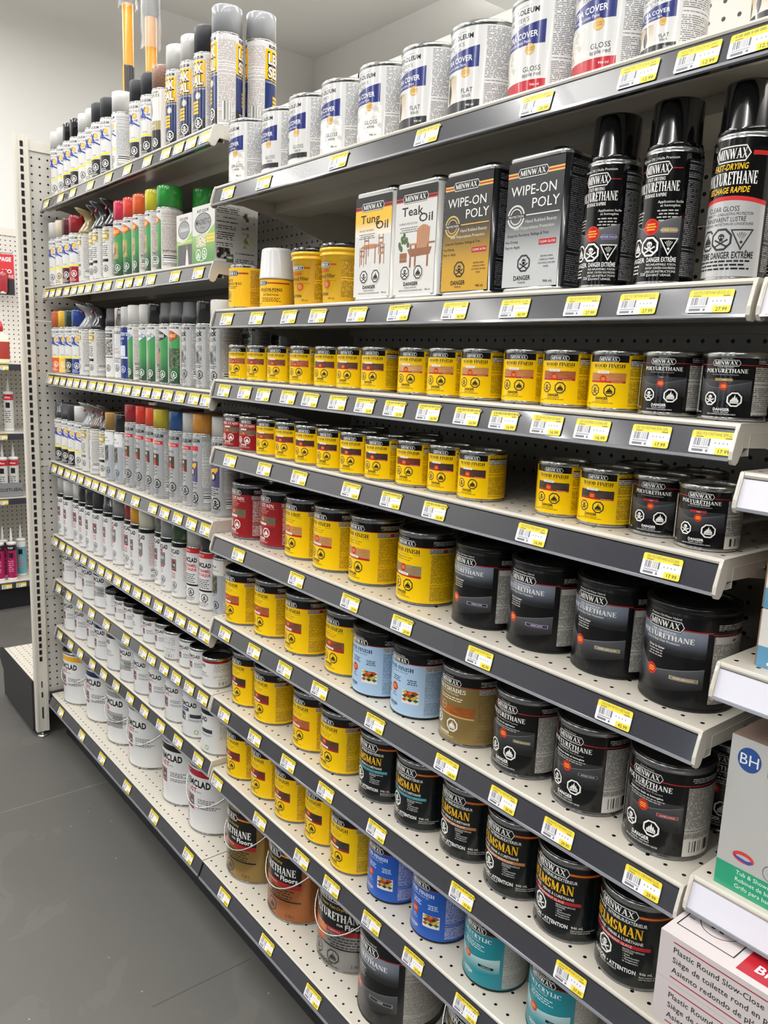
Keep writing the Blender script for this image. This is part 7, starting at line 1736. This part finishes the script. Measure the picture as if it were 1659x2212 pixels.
zt = H - .745 + .0005
def seat_box(z0, h, label, topmat, show_top):
    rt_, w, d_, hh = carton('toilet_seat_carton', -.4185, .786, z0, .02, .99, z0 + h, mat('CDC4C4', .5), label, 'box', 'white toilet seat cartons')
    a = Art(); rd = gm('A02840'); k = gm('2A2A2E')
    a.rect(-w + .017, hh * .86, w, hh * .885, rd); a.rect(-w + .017, hh * .10, w, hh * .125, rd)
    for i, t_ in enumerate(('Plastic Round Slow-Close Toilet Seat', 'Siège de toilette rond en plastique à fermeture lente', 'Asiento redondo de plástico para inodoro cierre lento')): a.text(t_, -w + .018, hh * (.66 - .22 * i), hh * .125, k, al='l', bold=.01)
    link('printed_face', a.flat(y=-d_), rt_)
    if show_top:
        s = Art(); x0, y0 = -w + .02, -d_ + .02
        s.ring(-w + .042, -d_ + .060, .024, .0010, k, 28); s.text('R', -w + .042, -d_ + .050, .020, k, w=.016, bold=.04)
        for (p0, p1, p2, p3) in ((-w + .006, -d_ + .022, -w + .076, -d_ + .0235), (-w + .006, -d_ + .11, -w + .076, -d_ + .1115), (-w + .006, -d_ + .022, -w + .0075, -d_ + .11), (-w + .0745, -d_ + .022, -w + .076, -d_ + .11)): s.rect(p0, p1, p2, p3, k)
        s.rect(-w + .084, -d_ + .010, -w + .17, -d_ + .08, gm('A8202C')); s.text('Blanco', -w + .125, -d_ + .022, .014, gm('F0E8E4'), bold=.02); s.text('Blanc', -w + .125, -d_ + .05, .014, gm('F0E8E4'), bold=.02)
        for kx in range(4): s.rect(-w + .009, -d_ + .045 + kx * .014, -w + .016, -d_ + .047 + kx * .014, gm('6A6A6A'))
        link('printed_top', s.flat(side=lambda x, z, o_: (x, z, hh + o_)), rt_)
seat_box(zt, .0575, 'white toilet seat carton, lower of two by frame corner', None, False)
seat_box(zt + .058, .058, 'white toilet seat carton, upper of two, red square on top', None, True)

# ------------------------------------------------------------------ caulking gondola along the left wall
cg = root('caulk_gondola', (-4.75, 1.2, 0), 0, 'far shelving unit along the left wall behind the end gondola', 'shelving')
cx_, cy2 = -4.75, 1.2
b = MB(); b.box(-4.93 - cx_, .1 - cy2, .15, -4.915 - cx_, 2.6 - cy2, 2.02, pegboard('CFCBC4', rough=.45, ox=.005)); b.build('back_panel', cg)
b = MB(); b.box(-4.935 - cx_, .1 - cy2, 2.02, -4.91 - cx_, 2.6 - cy2, 2.06, UPR); b.build('top_rail', cg)
b = MB(); b.box(-4.55 - cx_, .1 - cy2, 0, -4.53 - cx_, 2.6 - cy2, .125, DARK); b.build('kick_plate', cg)
for zz, lab in ((-.070, 'far shelf under the glue bottle'), (-.430, 'far shelf under the single sealant tube'), (-.775, 'far shelf under the grey sealant tray'), (-1.235, 'far bottom shelf under magenta caulk tubes')):
    t = root('metal_shelf', (-4.70, 1.2, H + zz), 0, lab + ' by the left wall', 'shelf')
    b = MB(); b.box(-.21, -1.1, -.010, .225, 1.4, 0, DECKM); b.build('deck', t)
    b = MB(); b.box(.225, -1.1, -.036, .232, 1.4, -.004, CHAN); b.build('price_channel', t)
for (yy, zz, ys) in ((1.105, -.092, .05), (1.085, -.452, .05), (1.075, -.797, .045), (1.075, -1.257, .06), (1.148, -1.257, .05)):
    o = link('price_tag', cached(('tag', '9.99', '', False), lambda: None), None, loc=(-4.4668, yy - .02, H + zz), rot=(0, 0, R(90)))
    tag(o, 'small price tag at %s of the far caulking unit' % {(-.092): 'the first shelf edge', (-.452): 'the second shelf edge', (-.797): 'the third shelf edge', (-1.257): ('the bottom shelf edge, ' + ('left' if yy < 1.1 else 'right'))}[zz], 'price tag', 'price tags on the far caulking unit')

def cartridge(x, y, z, body, bandc, band_t, label, nozzle='D8D8D6', tall=.205, text='', cap='E4E2E0'):
    rt_ = root('caulk_tube', (x, y, z), R(62), label, 'caulk tube', 'caulk tubes on the far shelves'); r = .0245
    b = MB(); b.lathe([(r, 0), (r, .004), (r, tall - .006), (r * 1.03, tall - .005), (r * 1.03, tall), (r * .9, tall + .003), (r * .35, tall + .006)], mat(cap, .4), n=24); b.build('body', rt_)
    b = MB(); b.lathe([(r * .34, tall + .005), (r * .30, tall + .02), (r * .12, tall + .075), (r * .10, tall + .078)], mat(nozzle, .35), n=16); b.build('nozzle', rt_)
    a = Art(); d = D(r); a.rect(-math.pi * r, .012, math.pi * r, tall - .010, gm(body)); a.rect(-math.pi * r, tall * .80, math.pi * r, tall - .010, gm(bandc)); a.text(band_t, 0, tall * .85, .010, gm('F0EEEA'), wmax=d(70), bold=.03)
    a.rect(d(-20), tall * .60, d(30), tall * .74, gm('1E1E1E')); lines(a, 0, tall * .5, d(70), 6, .011, gm('4A4A4A' if body[0] in 'CD' else 'D88AA8'))
    link('printed_label', a.cyl(r), rt_)
for (y, o_) in ((1.075, 'left'), (1.130, 'right')): cartridge(-4.530, y, H - .7745 + .002, 'C9C8C6', 'B0202C', 'LePage', 'grey and red sealant tube, %s of two in grey tray' % o_)
for (x, y, o_) in ((-4.535, 1.040, 'leftmost of'), (-4.525, 1.100, 'second of'), (-4.60, 1.075, 'behind')): cartridge(x, y, H - 1.2345, '9A1F52', '2A2024', 'DAP', 'magenta caulk tube, %s the far bottom shelf row' % o_, nozzle='E8E6E4')
cartridge(-4.59, 1.165, H - 1.2345, '5E9EA8', 'E4E4E2', 'DAP', 'white and teal caulk tube beside the slotted upright', nozzle='E8E6E4')
cartridge(-4.60, 1.135, H - .4295, 'C4C2BE', 'B0202C', 'LePage', 'single grey sealant tube with red shoulder on far shelf')
rt_ = root('sealant_tray', (-4.535, 1.09, H - .7745), 0, 'grey cardboard sealant tray lettered along its front', 'tray')
TM = mat('77787A', .6); b = MB(); b.box(-.05, -.12, 0, .037, .075, .0015, TM); b.box(.035, -.12, 0, .037, .075, .076, TM); b.box(-.052, -.12, 0, -.05, .075, .10, TM); b.box(-.05, -.12, 0, .035, -.118, .076, TM); b.box(-.05, .073, 0, .035, .075, .076, TM); b.build('tray', rt_)
a = Art(); a.text('ACOUSTI-SEAL', 0, .030, .018, mat('2A2A2C', .5), w=.15, bold=.03); link('printed_face', a.flat(side=lambda x, z, o: (.037 + o, x, z)), rt_)
rt_ = root('glue_bottle', (-4.56, 1.10, H - .0695), R(60), 'cream glue bottle with red label and red cap', 'bottle')
b = MB(); b.lathe([(.040, 0), (.043, .004), (.043, .12), (.036, .14), (.014, .155), (.012, .165)], mat('E8DDB8', .35, 0, .2), n=28, sy=.6); b.build('body', rt_)
b = MB(); b.lathe([(.015, .163), (.015, .185), (.010, .205), (.004, .215)], mat('C01E26', .35), n=16, sy=.9); b.build('cap', rt_)
b = MB(); b.lathe([(.0436, .020), (.0438, .021), (.0438, .108), (.0436, .109)], mat('8E2A22', .4), n=28, sy=.61, cap0=False, cap1=False); b.build('printed_label', rt_)
rt_ = root('adhesive_blister_pack', (-4.83, 1.195, H + .295), R(66), 'red and black adhesive pack hanging on a far hook', 'pack')
b = MB(); b.box(-.055, -.004, .0, .055, 0, .215, mat('B8222C', .35, 0, .3)); b.box(-.055, -.0045, 0, .055, .0, .085, mat('1A1A1C', .35)); b.build('backing_card', rt_)
b = MB(); b.lathe([(.020, .012), (.022, .02), (.026, .10), (.020, .13)], mat('8E1E28', .3, 0, .4), n=18, cy=-.02, sy=.7); b.lathe([(.016, .004), (.016, .03)], mat('E4E4E2', .3), n=18, cy=-.022, sy=.8); b.build('tube', rt_)
a = Art(); a.text('LePAGE', 0, .178, .022, gm('F2F0EC'), w=.085, bold=.04); a.text('NO', .02, .115, .022, gm('F2F0EC'), bold=.03); a.text('MORE', .02, .09, .018, gm('F2F0EC')); link('printed_face', a.flat(y=-.0046), rt_)
b = MB(); b.tube([(-4.914, 1.19, H + .525), (-4.80, 1.235, H + .515), (-4.79, 1.238, H + .525)], .0025, mat('A8A8A6', .3, .9), 6); hk = b.build('display_hook'); tag(hk, 'thin chrome display hook above the red adhesive pack', 'hook')
print('objects', len(bpy.data.objects), 'meshes', len(bpy.data.meshes))
